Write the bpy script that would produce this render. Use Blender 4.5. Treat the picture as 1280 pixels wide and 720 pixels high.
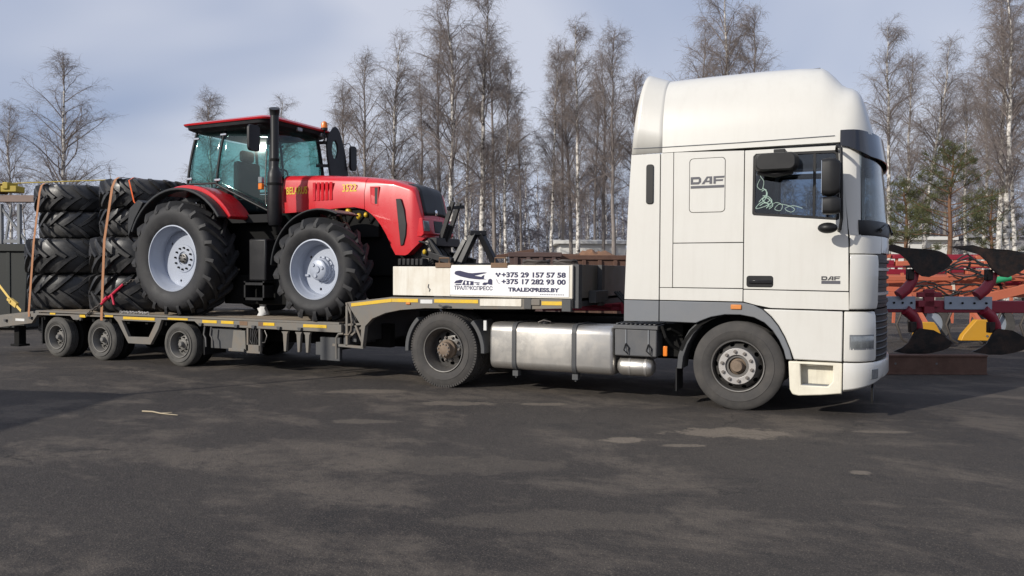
import bpy, bmesh, math, random
import numpy as np
from mathutils import Vector, Matrix
for o in list(bpy.data.objects):
    bpy.data.objects.remove(o)
scene = bpy.context.scene
COL = scene.collection
RAD = math.radians

# ------------------------------------------------------------------ camera
CAM = np.array([1.4515, -9.1121, 1.5806])
YAW, PITCH, ROLL, FPX = 0.4400, 0.02142, 0.00511, 974.0
V0 = np.array([-math.sin(YAW), math.cos(YAW), 0.0])
R0 = np.array([math.cos(YAW), math.sin(YAW), 0.0])
UP = np.array([0.0, 0.0, 1.0])
VIEW = V0 * math.cos(PITCH) - UP * math.sin(PITCH)
U1 = UP * math.cos(PITCH) + V0 * math.sin(PITCH)
RGT = R0 * math.cos(ROLL) + U1 * math.sin(ROLL)
UPV = U1 * math.cos(ROLL) - R0 * math.sin(ROLL)
cd = bpy.data.cameras.new('camera')
cd.sensor_width = 36.0
cd.lens = 36.0 * FPX / 1280.0
cd.clip_start = 0.1
cd.clip_end = 3000.0
cam = bpy.data.objects.new('camera', cd)
M = Matrix.Identity(4)
for i in range(3):
    M[i][0], M[i][1], M[i][2], M[i][3] = RGT[i], UPV[i], -VIEW[i], CAM[i]
cam.matrix_world = M
COL.objects.link(cam)
scene.camera = cam

# ------------------------------------------------------------------ sun and sky
SUN_AZ, SUN_EL = RAD(62.0), RAD(25.0)      # direction the light travels (from +X towards +Y), height of the sun
trav = Vector((math.cos(SUN_AZ) * math.cos(SUN_EL), math.sin(SUN_AZ) * math.cos(SUN_EL), -math.sin(SUN_EL)))
sd = bpy.data.lights.new('sun', 'SUN')
sd.energy = 4.2
sd.angle = RAD(0.55)
sd.color = (1.0, 0.945, 0.855)
sun = bpy.data.objects.new('sun', sd)
sun.rotation_euler = trav.to_track_quat('-Z', 'Y').to_euler()
sun.location = (-20, -40, 30)
COL.objects.link(sun)

world = bpy.data.worlds.new('World')
scene.world = world
world.use_nodes = True
wt = world.node_tree
wn, wl = wt.nodes, wt.links
wn.clear()
w_out = wn.new('ShaderNodeOutputWorld')
w_bg = wn.new('ShaderNodeBackground')
w_bg.inputs['Strength'].default_value = 0.084
sky = wn.new('ShaderNodeTexSky')
sky.sky_type = 'NISHITA'
sky.sun_disc = False
sky.sun_elevation = SUN_EL
to_sun = -trav
sky.sun_rotation = math.atan2(to_sun.x, to_sun.y)
sky.air_density = 1.0
sky.dust_density = 1.5
sky.ozone_density = 1.5
tc = wn.new('ShaderNodeTexCoord')
mp = wn.new('ShaderNodeMapping')
mp.inputs['Scale'].default_value = (1.0, 1.0, 2.3)
mp.inputs['Location'].default_value = (0.35, 0.1, 0.0)
nz = wn.new('ShaderNodeTexNoise')
nz.inputs['Scale'].default_value = 1.7
nz.inputs['Detail'].default_value = 3.0
nz.inputs['Roughness'].default_value = 0.45
nz.inputs['Distortion'].default_value = 0.35
rp = wn.new('ShaderNodeValToRGB')
rp.color_ramp.elements[0].position = 0.40
rp.color_ramp.elements[1].position = 0.62
mixc = wn.new('ShaderNodeMix')
mixc.data_type = 'RGBA'
mixc.inputs[0].default_value = 0.80                            # a veil of high cloud over most of the sky
veil = wn.new('ShaderNodeMix')
veil.data_type = 'RGBA'
veil.inputs[6].default_value = (4.5, 5.5, 8.0, 1.0)            # thin veil, same units as the sky
veil.inputs[7].default_value = (9.0, 9.4, 10.9, 1.0)           # bright cloud
wl.new(tc.outputs['Generated'], mp.inputs['Vector'])
wl.new(mp.outputs['Vector'], nz.inputs['Vector'])
wl.new(nz.outputs['Fac'], rp.inputs['Fac'])
wl.new(rp.outputs['Color'], veil.inputs[0])
wl.new(veil.outputs[2], mixc.inputs[7])
wl.new(sky.outputs['Color'], mixc.inputs[6])
wl.new(mixc.outputs[2], w_bg.inputs['Color'])
wl.new(w_bg.outputs['Background'], w_out.inputs['Surface'])

scene.view_settings.view_transform = 'Standard'
scene.view_settings.look = 'None'
scene.view_settings.exposure = -0.09
scene.view_settings.gamma = 1.0
scene.view_settings.use_curve_mapping = False
scene.cycles.use_denoising = True
scene.cycles.denoising_input_passes = 'RGB_ALBEDO_NORMAL'
scene.cycles.denoising_prefilter = 'ACCURATE'
scene.cycles.max_bounces = 8
scene.cycles.transparent_max_bounces = 24
scene.cycles.sample_clamp_indirect = 6.0


def at(u, depth, v=340.0):
    """point seen at pixel column u (of 1280) at a given depth from the camera"""
    d = RGT * (u - 640.0) / FPX + UPV * (360.0 - v) / FPX + VIEW
    return CAM + d * depth


# ------------------------------------------------------------------ mesh helpers
class MB:
    def __init__(self):
        self.v = []
        self.f = []

    def add(self, vs, fs):
        n = len(self.v)
        self.v.extend([tuple(p) for p in vs])
        self.f.extend([tuple(i + n for i in q) for q in fs])
        return self

    def box(self, x0, x1, y0, y1, z0, z1):
        vs = [(x, y, z) for x in (x0, x1) for y in (y0, y1) for z in (z0, z1)]
        return self.add(vs, [(0, 1, 3, 2), (4, 6, 7, 5), (0, 4, 5, 1), (2, 3, 7, 6), (0, 2, 6, 4), (1, 5, 7, 3)])

    def bar(self, p, q, w, h, up=(0, 0, 1)):
        """rectangular bar from p to q, w across, h along 'up'"""
        p, q, up = Vector(p), Vector(q), Vector(up)
        d = (q - p).normalized()
        s = d.cross(up)
        if s.length < 1e-5:
            s = d.cross(Vector((1, 0, 0)))
        s.normalize()
        t = s.cross(d)
        vs = []
        for c in (p, q):
            for a, b in ((-1, -1), (1, -1), (1, 1), (-1, 1)):
                vs.append(c + s * (a * w / 2) + t * (b * h / 2))
        return self.add(vs, [(0, 1, 2, 3), (7, 6, 5, 4), (0, 4, 5, 1), (1, 5, 6, 2), (2, 6, 7, 3), (3, 7, 4, 0)])

    @staticmethod
    def _to3(p, axis, a):
        if axis == 'y':
            return (p[0], a, p[1])
        if axis == 'x':
            return (a, p[0], p[1])
        return (p[0], p[1], a)

    def prism(self, outer, axis, a0, a1, holes=()):
        """flat outline (with holes) given thickness along an axis"""
        bm = bmesh.new()
        edges = []
        loops = []
        for lp in [outer] + list(holes):
            vs = [bm.verts.new(self._to3(p, axis, a0)) for p in lp]
            loops.append(vs)
            for i in range(len(vs)):
                edges.append(bm.edges.new((vs[i], vs[(i + 1) % len(vs)])))
        if holes:
            bmesh.ops.triangle_fill(bm, use_beauty=True, use_dissolve=False, edges=edges)
        else:
            bm.faces.new(loops[0])
        bm.verts.index_update()
        base = [tuple(v.co) for v in bm.verts]
        n = len(base)
        k = {'x': 0, 'y': 1, 'z': 2}[axis]
        vs = base + [tuple(a1 if j == k else c for j, c in enumerate(p)) for p in base]
        fs = []
        for f in bm.faces:
            ids = [v.index for v in f.verts]
            fs.append(tuple(ids))
            fs.append(tuple(i + n for i in reversed(ids)))
        for vl in loops:
            ids = [v.index for v in vl]
            for i in range(len(ids)):
                a, b = ids[i], ids[(i + 1) % len(ids)]
                fs.append((a, b, b + n, a + n))
        bm.free()
        return self.add(vs, fs)

    def tube(self, path, r, n=8, closed=False, flat=1.0):
        P = [Vector(p) for p in path]
        m = len(P)
        rs = r if isinstance(r, (list, tuple)) else [r] * m
        vs = []
        prev = None
        for i in range(m):
            if closed:
                d = (P[(i + 1) % m] - P[i - 1])
            else:
                d = P[min(i + 1, m - 1)] - P[max(i - 1, 0)]
            d.normalize()
            if prev is None:
                ref = Vector((0, 0, 1)) if abs(d.z) < 0.9 else Vector((1, 0, 0))
                s = d.cross(ref).normalized()
            else:
                s = (prev - d * prev.dot(d))
                if s.length < 1e-6:
                    s = d.orthogonal()
                s.normalize()
            prev = s
            t = d.cross(s)
            for k in range(n):
                a = 2 * math.pi * k / n
                vs.append(P[i] + s * (rs[i] * math.cos(a)) + t * (rs[i] * flat * math.sin(a)))
        fs = []
        for i in range(m if closed else m - 1):
            j = (i + 1) % m
            for k in range(n):
                k2 = (k + 1) % n
                fs.append((i * n + k, i * n + k2, j * n + k2, j * n + k))
        if not closed:
            fs.append(tuple(range(n - 1, -1, -1)))
            fs.append(tuple((m - 1) * n + k for k in range(n)))
        return self.add(vs, fs)

    def lathe(self, prof, c=(0, 0, 0), axis='y', n=48, closed=True):
        """prof: list of (radius, position along the axis)"""
        vs = []
        m = len(prof)
        for i in range(n):
            a = 2 * math.pi * i / n
            ca, sa = math.cos(a), math.sin(a)
            for r, h in prof:
                if axis == 'y':
                    vs.append((c[0] + r * ca, c[1] + h, c[2] + r * sa))
                elif axis == 'x':
                    vs.append((c[0] + h, c[1] + r * ca, c[2] + r * sa))
                else:
                    vs.append((c[0] + r * ca, c[1] + r * sa, c[2] + h))
        fs = []
        for i in range(n):
            j = (i + 1) % n
            for k in range(m if closed else m - 1):
                k2 = (k + 1) % m
                fs.append((i * m + k, i * m + k2, j * m + k2, j * m + k))
        return self.add(vs, fs)

    def cyl(self, c, r, h0, h1, axis='y', n=24):
        """closed cylinder"""
        return self.lathe([(1e-4, h0), (r, h0), (r, h1), (1e-4, h1)], c, axis, n, closed=False)

    def loft(self, rings, closed=True, cap=True):
        m = len(rings[0])
        vs = [p for rg in rings for p in rg]
        fs = []
        for i in range(len(rings) - 1):
            for k in range(m if closed else m - 1):
                k2 = (k + 1) % m
                fs.append((i * m + k, i * m + k2, (i + 1) * m + k2, (i + 1) * m + k))
        if cap and closed:
            fs.append(tuple(range(m - 1, -1, -1)))
            fs.append(tuple((len(rings) - 1) * m + k for k in range(m)))
        return self.add(vs, fs)

    def ball(self, c, rx, ry, rz, n=12, m=8):
        rings = []
        for i in range(m + 1):
            a = math.pi * i / m
            s = max(math.sin(a), 1e-3)
            rings.append([(c[0] + rx * s * math.cos(2 * math.pi * k / n), c[1] + ry * s * math.sin(2 * math.pi * k / n), c[2] + rz * math.cos(a)) for k in range(n)])
        return self.loft(rings)

    def mirror_y(self, yc=1.25):
        self.v = [(p[0], 2 * yc - p[1], p[2]) for p in self.v]
        self.f = [tuple(reversed(q)) for q in self.f]
        return self

    def xf(self, M):
        self.v = [tuple(M @ Vector(p)) for p in self.v]
        return self

    def mesh(self, name, mat, smooth=35):
        me = bpy.data.meshes.new(name)
        me.from_pydata([tuple(map(float, p)) for p in self.v], [], self.f)
        bm = bmesh.new()
        bm.from_mesh(me)
        bmesh.ops.recalc_face_normals(bm, faces=bm.faces)
        bm.to_mesh(me)
        bm.free()
        if smooth:
            me.shade_smooth()
            me.set_sharp_from_angle(angle=RAD(smooth))
        if mat is not None:
            me.materials.append(MAT[mat] if isinstance(mat, str) else mat)
        return me

    def build(self, name, mat, parent=None, bevel=0.0, smooth=35, seg=2, local=False):
        """one mesh object; vertices are given in world space unless local"""
        if parent is not None and not local:
            off = wloc(parent)
            self.v = [(p[0] - off.x, p[1] - off.y, p[2] - off.z) for p in self.v]
        me = self.mesh(name, mat, smooth)
        return link(name, me, parent, bevel, seg)


def wloc(o):
    l = Vector((0, 0, 0))
    while o is not None:
        l = l + Vector(o.location)
        o = o.parent
    return l


def link(name, me, parent=None, bevel=0.0, seg=2):
    o = bpy.data.objects.new(name, me)
    COL.objects.link(o)
    if parent is not None:
        o.parent = parent
    if bevel > 0:
        b = o.modifiers.new('bevel', 'BEVEL')
        b.width = bevel
        b.segments = seg
        b.limit_method = 'ANGLE'
        b.angle_limit = RAD(40)
        b.harden_normals = False
    return o


def thing(name, label, cat, loc=(0, 0, 0), group=None):
    o = bpy.data.objects.new(name, None)
    o.empty_display_size = 0.2
    COL.objects.link(o)
    o.location = loc
    return tag(o, label, cat, group)


def tag(o, label, cat, group=None, kind=None):
    o['label'] = label
    o['category'] = cat
    if group:
        o['group'] = group
    if kind:
        o['kind'] = kind
    return o


def copy_tree(o, parent=None):
    c = o.copy()
    COL.objects.link(c)
    c.parent = parent
    for ch in list(o.children):
        copy_tree(ch, c)
    return c


def rrect(x0, x1, z0, z1, r, n=4):
    """rounded rectangle outline"""
    out = []
    for cx, cz, a0 in ((x1 - r, z1 - r, 0), (x0 + r, z1 - r, 90), (x0 + r, z0 + r, 180), (x1 - r, z0 + r, 270)):
        for i in range(n + 1):
            a = RAD(a0 + 90.0 * i / n)
            out.append((cx + r * math.cos(a), cz + r * math.sin(a)))
    return out


def circ(cx, cz, r, n=16, rz=None):
    return [(cx + r * math.cos(2 * math.pi * i / n), cz + (rz or r) * math.sin(2 * math.pi * i / n)) for i in range(n)]


def text_mb(txt, size, bold=0.0, extrude=0.0015, spacing=1.0, sx=1.0):
    """lettering as mesh, lower left at the origin, standing in the XZ plane and facing -Y; returns (MB, width)"""
    cu = bpy.data.curves.new('t', 'FONT')
    cu.body = txt
    cu.size = size
    cu.extrude = extrude
    cu.offset = bold
    cu.space_character = spacing
    cu.resolution_u = 3
    ob = bpy.data.objects.new('t', cu)
    COL.objects.link(ob)
    bpy.context.view_layer.update()
    dg = bpy.context.evaluated_depsgraph_get()
    me = bpy.data.meshes.new_from_object(ob.evaluated_get(dg))
    mb = MB()
    vs = [(v.co.x * sx, -v.co.z, v.co.y) for v in me.vertices]
    x0 = min(p[0] for p in vs)
    mb.add([(p[0] - x0, p[1], p[2]) for p in vs], [tuple(p.vertices) for p in me.polygons])
    w = max(p[0] for p in mb.v)
    bpy.data.objects.remove(ob)
    bpy.data.curves.remove(cu)
    bpy.data.meshes.remove(me)
    return mb, w


def shift(mb, dx, dy, dz):
    mb.v = [(p[0] + dx, p[1] + dy, p[2] + dz) for p in mb.v]
    return mb


# ------------------------------------------------------------------ materials
MAT = {}


def pmat(key, col, rough=0.5, metal=0.0, var=0.10, scale=6.0, dirt=None, dirt_amt=0.0, dirt_scale=3.0, bump=0.0, bump_scale=60.0, coat=0.0, spec=0.5, emit=None):
    m = bpy.data.materials.new(key)
    m.use_nodes = True
    nt = m.node_tree
    n, l = nt.nodes, nt.links
    b = n['Principled BSDF']
    b.inputs['Roughness'].default_value = rough
    b.inputs['Metallic'].default_value = metal
    b.inputs['Coat Weight'].default_value = coat
    b.inputs['Coat Roughness'].default_value = 0.12
    b.inputs['Specular IOR Level'].default_value = spec
    t = n.new('ShaderNodeTexCoord')
    a = n.new('ShaderNodeTexNoise')
    a.inputs['Scale'].default_value = scale
    a.inputs['Detail'].default_value = 5
    a.inputs['Roughness'].default_value = 0.6
    l.new(t.outputs['Object'], a.inputs['Vector'])
    mx = n.new('ShaderNodeMix')
    mx.data_type = 'RGBA'
    mx.inputs[6].default_value = tuple(max(0, c * (1 - var)) for c in col) + (1,)
    mx.inputs[7].default_value = tuple(min(1, c * (1 + var)) for c in col) + (1,)
    l.new(a.outputs['Fac'], mx.inputs[0])
    src = mx.outputs[2]
    if dirt is not None and dirt_amt > 0:
        d = n.new('ShaderNodeTexNoise')
        d.inputs['Scale'].default_value = dirt_scale
        d.inputs['Detail'].default_value = 8
        d.inputs['Roughness'].default_value = 0.65
        l.new(t.outputs['Object'], d.inputs['Vector'])
        r = n.new('ShaderNodeValToRGB')
        r.color_ramp.elements[0].position = 0.42
        r.color_ramp.elements[1].position = 0.72
        l.new(d.outputs['Fac'], r.inputs['Fac'])
        k = n.new('ShaderNodeMath')
        k.operation = 'MULTIPLY'
        k.inputs[1].default_value = dirt_amt
        l.new(r.outputs['Color'], k.inputs[0])
        m2 = n.new('ShaderNodeMix')
        m2.data_type = 'RGBA'
        l.new(k.outputs['Value'], m2.inputs[0])
        l.new(src, m2.inputs[6])
        m2.inputs[7].default_value = tuple(dirt) + (1,)
        src = m2.outputs[2]
        rr = n.new('ShaderNodeMath')
        rr.operation = 'MULTIPLY_ADD'
        rr.inputs[1].default_value = 0.35
        rr.inputs[2].default_value = rough
        l.new(k.outputs['Value'], rr.inputs[0])
        l.new(rr.outputs['Value'], b.inputs['Roughness'])
    l.new(src, b.inputs['Base Color'])
    if bump > 0:
        bn = n.new('ShaderNodeTexNoise')
        bn.inputs['Scale'].default_value = bump_scale
        bn.inputs['Detail'].default_value = 4
        l.new(t.outputs['Object'], bn.inputs['Vector'])
        bp = n.new('ShaderNodeBump')
        bp.inputs['Strength'].default_value = bump
        bp.inputs['Distance'].default_value = 0.01
        l.new(bn.outputs['Fac'], bp.inputs['Height'])
        l.new(bp.outputs['Normal'], b.inputs['Normal'])
    MAT[key] = m
    return m


def gmat(key, tint, rough=0.02, refl=1.0):
    """pane of glass: tinted, with mirror reflection by angle"""
    m = bpy.data.materials.new(key)
    m.use_nodes = True
    nt = m.node_tree
    n, l = nt.nodes, nt.links
    n.clear()
    o = n.new('ShaderNodeOutputMaterial')
    tr = n.new('ShaderNodeBsdfTransparent')
    tr.inputs['Color'].default_value = tuple(tint) + (1,)
    gl = n.new('ShaderNodeBsdfGlossy')
    gl.inputs['Roughness'].default_value = rough
    gl.inputs['Color'].default_value = (refl, refl, refl, 1)
    lw = n.new('ShaderNodeLayerWeight')
    lw.inputs['Blend'].default_value = 0.5
    pw = n.new('ShaderNodeMath')
    pw.operation = 'POWER'
    pw.inputs[1].default_value = 5.0
    l.new(lw.outputs['Facing'], pw.inputs[0])
    fr = n.new('ShaderNodeMath')
    fr.operation = 'MULTIPLY_ADD'
    fr.inputs[1].default_value = 0.95
    fr.inputs[2].default_value = 0.045
    l.new(pw.outputs[0], fr.inputs[0])
    mx = n.new('ShaderNodeMixShader')
    l.new(fr.outputs[0], mx.inputs['Fac'])
    l.new(tr.outputs['BSDF'], mx.inputs[1])
    l.new(gl.outputs['BSDF'], mx.inputs[2])
    l.new(mx.outputs['Shader'], o.inputs['Surface'])
    MAT[key] = m
    return m


DUST = (0.20, 0.18, 0.155)
pmat('cab_white', (0.645, 0.632, 0.588), 0.32, var=0.02, scale=2, dirt=(0.53, 0.50, 0.45), dirt_amt=0.22, dirt_scale=1.6, coat=0.35)
pmat('step_cream', (0.74, 0.70, 0.58), 0.5, var=0.04, dirt=(0.40, 0.36, 0.28), dirt_amt=0.35, dirt_scale=4)
pmat('trim_grey', (0.155, 0.165, 0.18), 0.5, var=0.06, dirt=DUST, dirt_amt=0.25)
pmat('black_plastic', (0.010, 0.010, 0.011), 0.42, var=0.15, dirt=(0.03, 0.029, 0.028), dirt_amt=0.3, spec=0.35)
pmat('black_gloss', (0.012, 0.012, 0.014), 0.12, var=0.1)
pmat('visor_smoke', (0.012, 0.013, 0.02), 0.10, var=0.1, coat=0.5)
pmat('chassis_black', (0.008, 0.008, 0.008), 0.8, var=0.2, dirt=(0.022, 0.020, 0.018), dirt_amt=0.5, dirt_scale=5, spec=0.2)
pmat('seam_dark', (0.12, 0.12, 0.115), 0.8)
pmat('interior', (0.012, 0.012, 0.013), 0.8, var=0.2, spec=0.3)
pmat('seat_fabric', (0.02, 0.021, 0.026), 0.9, var=0.2, bump=0.3)
pmat('truck_rubber', (0.050, 0.047, 0.045), 0.85, var=0.15, scale=9, dirt=(0.115, 0.105, 0.095), dirt_amt=0.5, dirt_scale=5, bump=0.15, bump_scale=90)
pmat('trailer_rubber', (0.075, 0.072, 0.067), 0.9, var=0.15, scale=9, dirt=(0.16, 0.15, 0.135), dirt_amt=0.6, dirt_scale=5, bump=0.15, bump_scale=90)
pmat('agri_rubber', (0.020, 0.020, 0.022), 0.6, var=0.2, scale=7, spec=0.4, dirt=(0.058, 0.056, 0.055), dirt_amt=0.6, dirt_scale=4, bump=0.12, bump_scale=80)
pmat('new_rubber', (0.017, 0.017, 0.018), 0.36, var=0.3, scale=7, dirt=(0.085, 0.080, 0.074), dirt_amt=0.55, dirt_scale=4, bump=0.1, bump_scale=50)
pmat('rim_steel', (0.16, 0.155, 0.15), 0.45, 0.6, var=0.15, dirt=(0.10, 0.085, 0.07), dirt_amt=0.6, dirt_scale=9)
pmat('rim_bright', (0.52, 0.50, 0.48), 0.38, 0.7, var=0.1, dirt=(0.25, 0.22, 0.19), dirt_amt=0.4, dirt_scale=12)
pmat('hub_rust', (0.22, 0.165, 0.12), 0.75, 0.2, var=0.25, scale=20, dirt=(0.08, 0.06, 0.045), dirt_amt=0.5, dirt_scale=14)
pmat('nut_steel', (0.20, 0.18, 0.165), 0.5, 0.7, var=0.2, scale=30)
pmat('mudguard_grey', (0.06, 0.062, 0.066), 0.55, var=0.1, dirt=(0.10, 0.095, 0.085), dirt_amt=0.4)
pmat('trailer_hub', (0.17, 0.165, 0.155), 0.6, 0.1, var=0.2, dirt=(0.15, 0.13, 0.11), dirt_amt=0.5, dirt_scale=10)
pmat('aluminium', (0.62, 0.60, 0.565), 0.34, 0.85, var=0.08, scale=3, dirt=(0.36, 0.32, 0.27), dirt_amt=0.45, dirt_scale=5, bump=0.04, bump_scale=14)
pmat('battery_grey', (0.085, 0.088, 0.095), 0.6, var=0.1, dirt=DUST, dirt_amt=0.3)
pmat('amber', (0.75, 0.20, 0.02), 0.25, var=0.1)
pmat('amber_dull', (0.62, 0.22, 0.05), 0.4, var=0.1)
pmat('lamp_glass', (0.22, 0.235, 0.24), 0.14, 0.25, var=0.55, scale=22, coat=0.8)
pmat('chrome', (0.75, 0.75, 0.76), 0.12, 1.0, var=0.03)
pmat('letter_dark', (0.045, 0.045, 0.05), 0.4)
pmat('letter_navy', (0.012, 0.013, 0.062), 0.5)
pmat('letter_grey', (0.085, 0.085, 0.10), 0.5)
pmat('letter_yellow', (0.72, 0.52, 0.03), 0.45)
pmat('plate_white', (0.70, 0.70, 0.68), 0.4, var=0.04, dirt=DUST, dirt_amt=0.3)
pmat('banner_white', (0.83, 0.83, 0.85), 0.45, var=0.015, dirt=(0.6, 0.57, 0.5), dirt_amt=0.12)
pmat('board_cream', (0.74, 0.71, 0.63), 0.5, var=0.03, scale=2, dirt=(0.50, 0.40, 0.27), dirt_amt=0.35, dirt_scale=3)
pmat('trailer_grey', (0.15, 0.143, 0.130), 0.55, var=0.12, scale=5, dirt=(0.21, 0.175, 0.13), dirt_amt=0.6, dirt_scale=4)
pmat('trailer_dark', (0.060, 0.062, 0.066), 0.6, var=0.15, dirt=(0.11, 0.10, 0.085), dirt_amt=0.4)
pmat('stripe_yellow', (0.74, 0.47, 0.02), 0.4, var=0.08, scale=20, dirt=(0.33, 0.26, 0.13), dirt_amt=0.4, dirt_scale=9)
pmat('wood_deck', (0.26, 0.21, 0.155), 0.85, var=0.3, scale=12, dirt=(0.12, 0.10, 0.08), dirt_amt=0.5, dirt_scale=6, bump=0.3, bump_scale=30)
pmat('brown_steel', (0.18, 0.11, 0.065), 0.7, 0.2, var=0.25, scale=14)
pmat('belarus_red', (0.58, 0.014, 0.022), 0.27, var=0.04, scale=2, dirt=(0.40, 0.04, 0.04), dirt_amt=0.15, coat=0.5)
pmat('agri_rim', (0.39, 0.425, 0.50), 0.42, 0.15, var=0.04, scale=4, dirt=(0.29, 0.30, 0.32), dirt_amt=0.3)
pmat('tractor_black', (0.010, 0.010, 0.012), 0.40, var=0.15, dirt=(0.025, 0.024, 0.023), dirt_amt=0.35, spec=0.4)
pmat('fender_black', (0.020, 0.021, 0.023), 0.45, var=0.1, dirt=(0.045, 0.045, 0.045), dirt_amt=0.3, spec=0.4)
pmat('engine_dark', (0.006, 0.006, 0.006), 0.85, var=0.3, scale=10, spec=0.2)
pmat('brass_yellow', (0.65, 0.42, 0.03), 0.4, 0.2, var=0.2)
pmat('rust', (0.125, 0.068, 0.048), 0.85, 0.1, var=0.35, scale=6, dirt=(0.08, 0.045, 0.035), dirt_amt=0.6, dirt_scale=4, bump=0.25, bump_scale=40)
pmat('rust_mauve', (0.115, 0.075, 0.068), 0.85, 0.1, var=0.3, scale=6, dirt=(0.08, 0.05, 0.045), dirt_amt=0.5)
pmat('soil', (0.23, 0.12, 0.065), 0.95, var=0.4, scale=7, bump=0.7, bump_scale=18)
pmat('plough_red', (0.25, 0.010, 0.028), 0.42, var=0.12, dirt=(0.16, 0.03, 0.03), dirt_amt=0.35)
pmat('plough_black', (0.016, 0.015, 0.015), 0.30, 0.5, var=0.4, dirt=(0.075, 0.040, 0.026), dirt_amt=0.7, dirt_scale=5, bump=0.2, bump_scale=30)
pmat('plough_plate', (0.33, 0.37, 0.43), 0.5, 0.2, var=0.1, dirt=(0.2, 0.2, 0.2), dirt_amt=0.3)
pmat('machine_orange', (0.47, 0.125, 0.065), 0.6, var=0.1, dirt=(0.40, 0.12, 0.06), dirt_amt=0.4)
pmat('machine_green', (0.03, 0.30, 0.13), 0.45, var=0.1)
pmat('machine_yellow', (0.56, 0.28, 0.02), 0.45, var=0.1, dirt=(0.4, 0.22, 0.04), dirt_amt=0.4)
pmat('hose', (0.02, 0.02, 0.02), 0.6)
pmat('strap_brown', (0.36, 0.17, 0.085), 0.85, var=0.15, scale=30)
pmat('strap_orange', (0.75, 0.13, 0.035), 0.75, var=0.1, scale=30)
pmat('strap_yellow', (0.62, 0.44, 0.12), 0.8, var=0.15, scale=30)
pmat('binder_red', (0.55, 0.015, 0.05), 0.4, var=0.1)
pmat('chain_steel', (0.11, 0.095, 0.085), 0.6, 0.6, var=0.2)
pmat('bin_dark', (0.014, 0.017, 0.015), 0.6, var=0.15, dirt=(0.05, 0.05, 0.045), dirt_amt=0.5)
pmat('gantry_grey', (0.20, 0.21, 0.22), 0.6, var=0.15, dirt=(0.2, 0.15, 0.1), dirt_amt=0.3)
pmat('gantry_beam', (0.24, 0.17, 0.14), 0.7, var=0.2)
pmat('crane_yellow', (0.42, 0.31, 0.03), 0.5, var=0.12, dirt=(0.3, 0.2, 0.03), dirt_amt=0.3)
pmat('wall_white', (0.72, 0.71, 0.68), 0.8, var=0.05, scale=0.6)
pmat('wall_grey', (0.38, 0.37, 0.37), 0.85, var=0.15, scale=0.8)
pmat('roof_grey', (0.24, 0.24, 0.26), 0.8, var=0.15)
pmat('window_dark', (0.03, 0.035, 0.045), 0.15)
pmat('twig_wood', (0.42, 0.35, 0.24), 0.85, var=0.2, scale=20)
pmat('decal_mint', (0.48, 0.62, 0.55), 0.6, var=0.05)
pmat('light_cloth', (0.6, 0.6, 0.6), 0.9, var=0.1)
pmat('box_blue', (0.06, 0.12, 0.25), 0.45, var=0.05)
pmat('mirror_face', (0.8, 0.82, 0.84), 0.02, 1.0, var=0.0)
pmat('twig', (0.215, 0.18, 0.165), 0.9, var=0.35, scale=0.5)
pmat('twig_far', (0.20, 0.182, 0.20), 0.95, var=0.25, scale=0.2)
pmat('needles', (0.075, 0.082, 0.028), 0.8, var=0.45, scale=1.2)
pmat('pine_bark', (0.16, 0.085, 0.05), 0.9, var=0.35, scale=6)
gmat('truck_glass', (0.66, 0.72, 0.78))
gmat('tractor_glass', (0.66, 0.84, 0.82), rough=0.06)
gmat('windscreen', (0.62, 0.67, 0.70))


def birch_bark():
    m = bpy.data.materials.new('birch_bark')
    m.use_nodes = True
    n, l = m.node_tree.nodes, m.node_tree.links
    b = n['Principled BSDF']
    b.inputs['Roughness'].default_value = 0.85
    t = n.new('ShaderNodeTexCoord')
    mp = n.new('ShaderNodeMapping')
    mp.inputs['Scale'].default_value = (2.2, 2.2, 3.0)
    l.new(t.outputs['Object'], mp.inputs['Vector'])
    a = n.new('ShaderNodeTexNoise')
    a.inputs['Scale'].default_value = 1.3
    a.inputs['Detail'].default_value = 6
    a.inputs['Roughness'].default_value = 0.7
    l.new(mp.outputs['Vector'], a.inputs['Vector'])
    r = n.new('ShaderNodeValToRGB')
    r.color_ramp.elements[0].position = 0.40
    r.color_ramp.elements[0].color = (0.055, 0.045, 0.04, 1)
    r.color_ramp.elements[1].position = 0.56
    r.color_ramp.elements[1].color = (0.72, 0.68, 0.62, 1)
    l.new(a.outputs['Fac'], r.inputs['Fac'])
    l.new(r.outputs['Color'], b.inputs['Base Color'])
    MAT['birch_bark'] = m


def streaked(key, col, amt, sc=(5.0, 5.0, 0.55)):
    """add faint rain-wash streaks that run down the panels"""
    m = MAT[key]
    n, l = m.node_tree.nodes, m.node_tree.links
    b = n['Principled BSDF']
    src = b.inputs['Base Color'].links[0].from_socket
    t = n.new('ShaderNodeTexCoord')
    mp_ = n.new('ShaderNodeMapping')
    mp_.inputs['Scale'].default_value = sc
    l.new(t.outputs['Object'], mp_.inputs['Vector'])
    a = n.new('ShaderNodeTexNoise')
    a.inputs['Scale'].default_value = 2.2
    a.inputs['Detail'].default_value = 9
    a.inputs['Roughness'].default_value = 0.7
    l.new(mp_.outputs['Vector'], a.inputs['Vector'])
    r = n.new('ShaderNodeValToRGB')
    r.color_ramp.elements[0].position = 0.48
    r.color_ramp.elements[1].position = 0.75
    l.new(a.outputs['Fac'], r.inputs['Fac'])
    k = n.new('ShaderNodeMath')
    k.operation = 'MULTIPLY'
    k.inputs[1].default_value = amt
    l.new(r.outputs['Color'], k.inputs[0])
    x = n.new('ShaderNodeMix')
    x.data_type = 'RGBA'
    l.new(k.outputs[0], x.inputs[0])
    l.new(src, x.inputs[6])
    x.inputs[7].default_value = tuple(col) + (1,)
    l.new(x.outputs[2], b.inputs['Base Color'])


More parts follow.
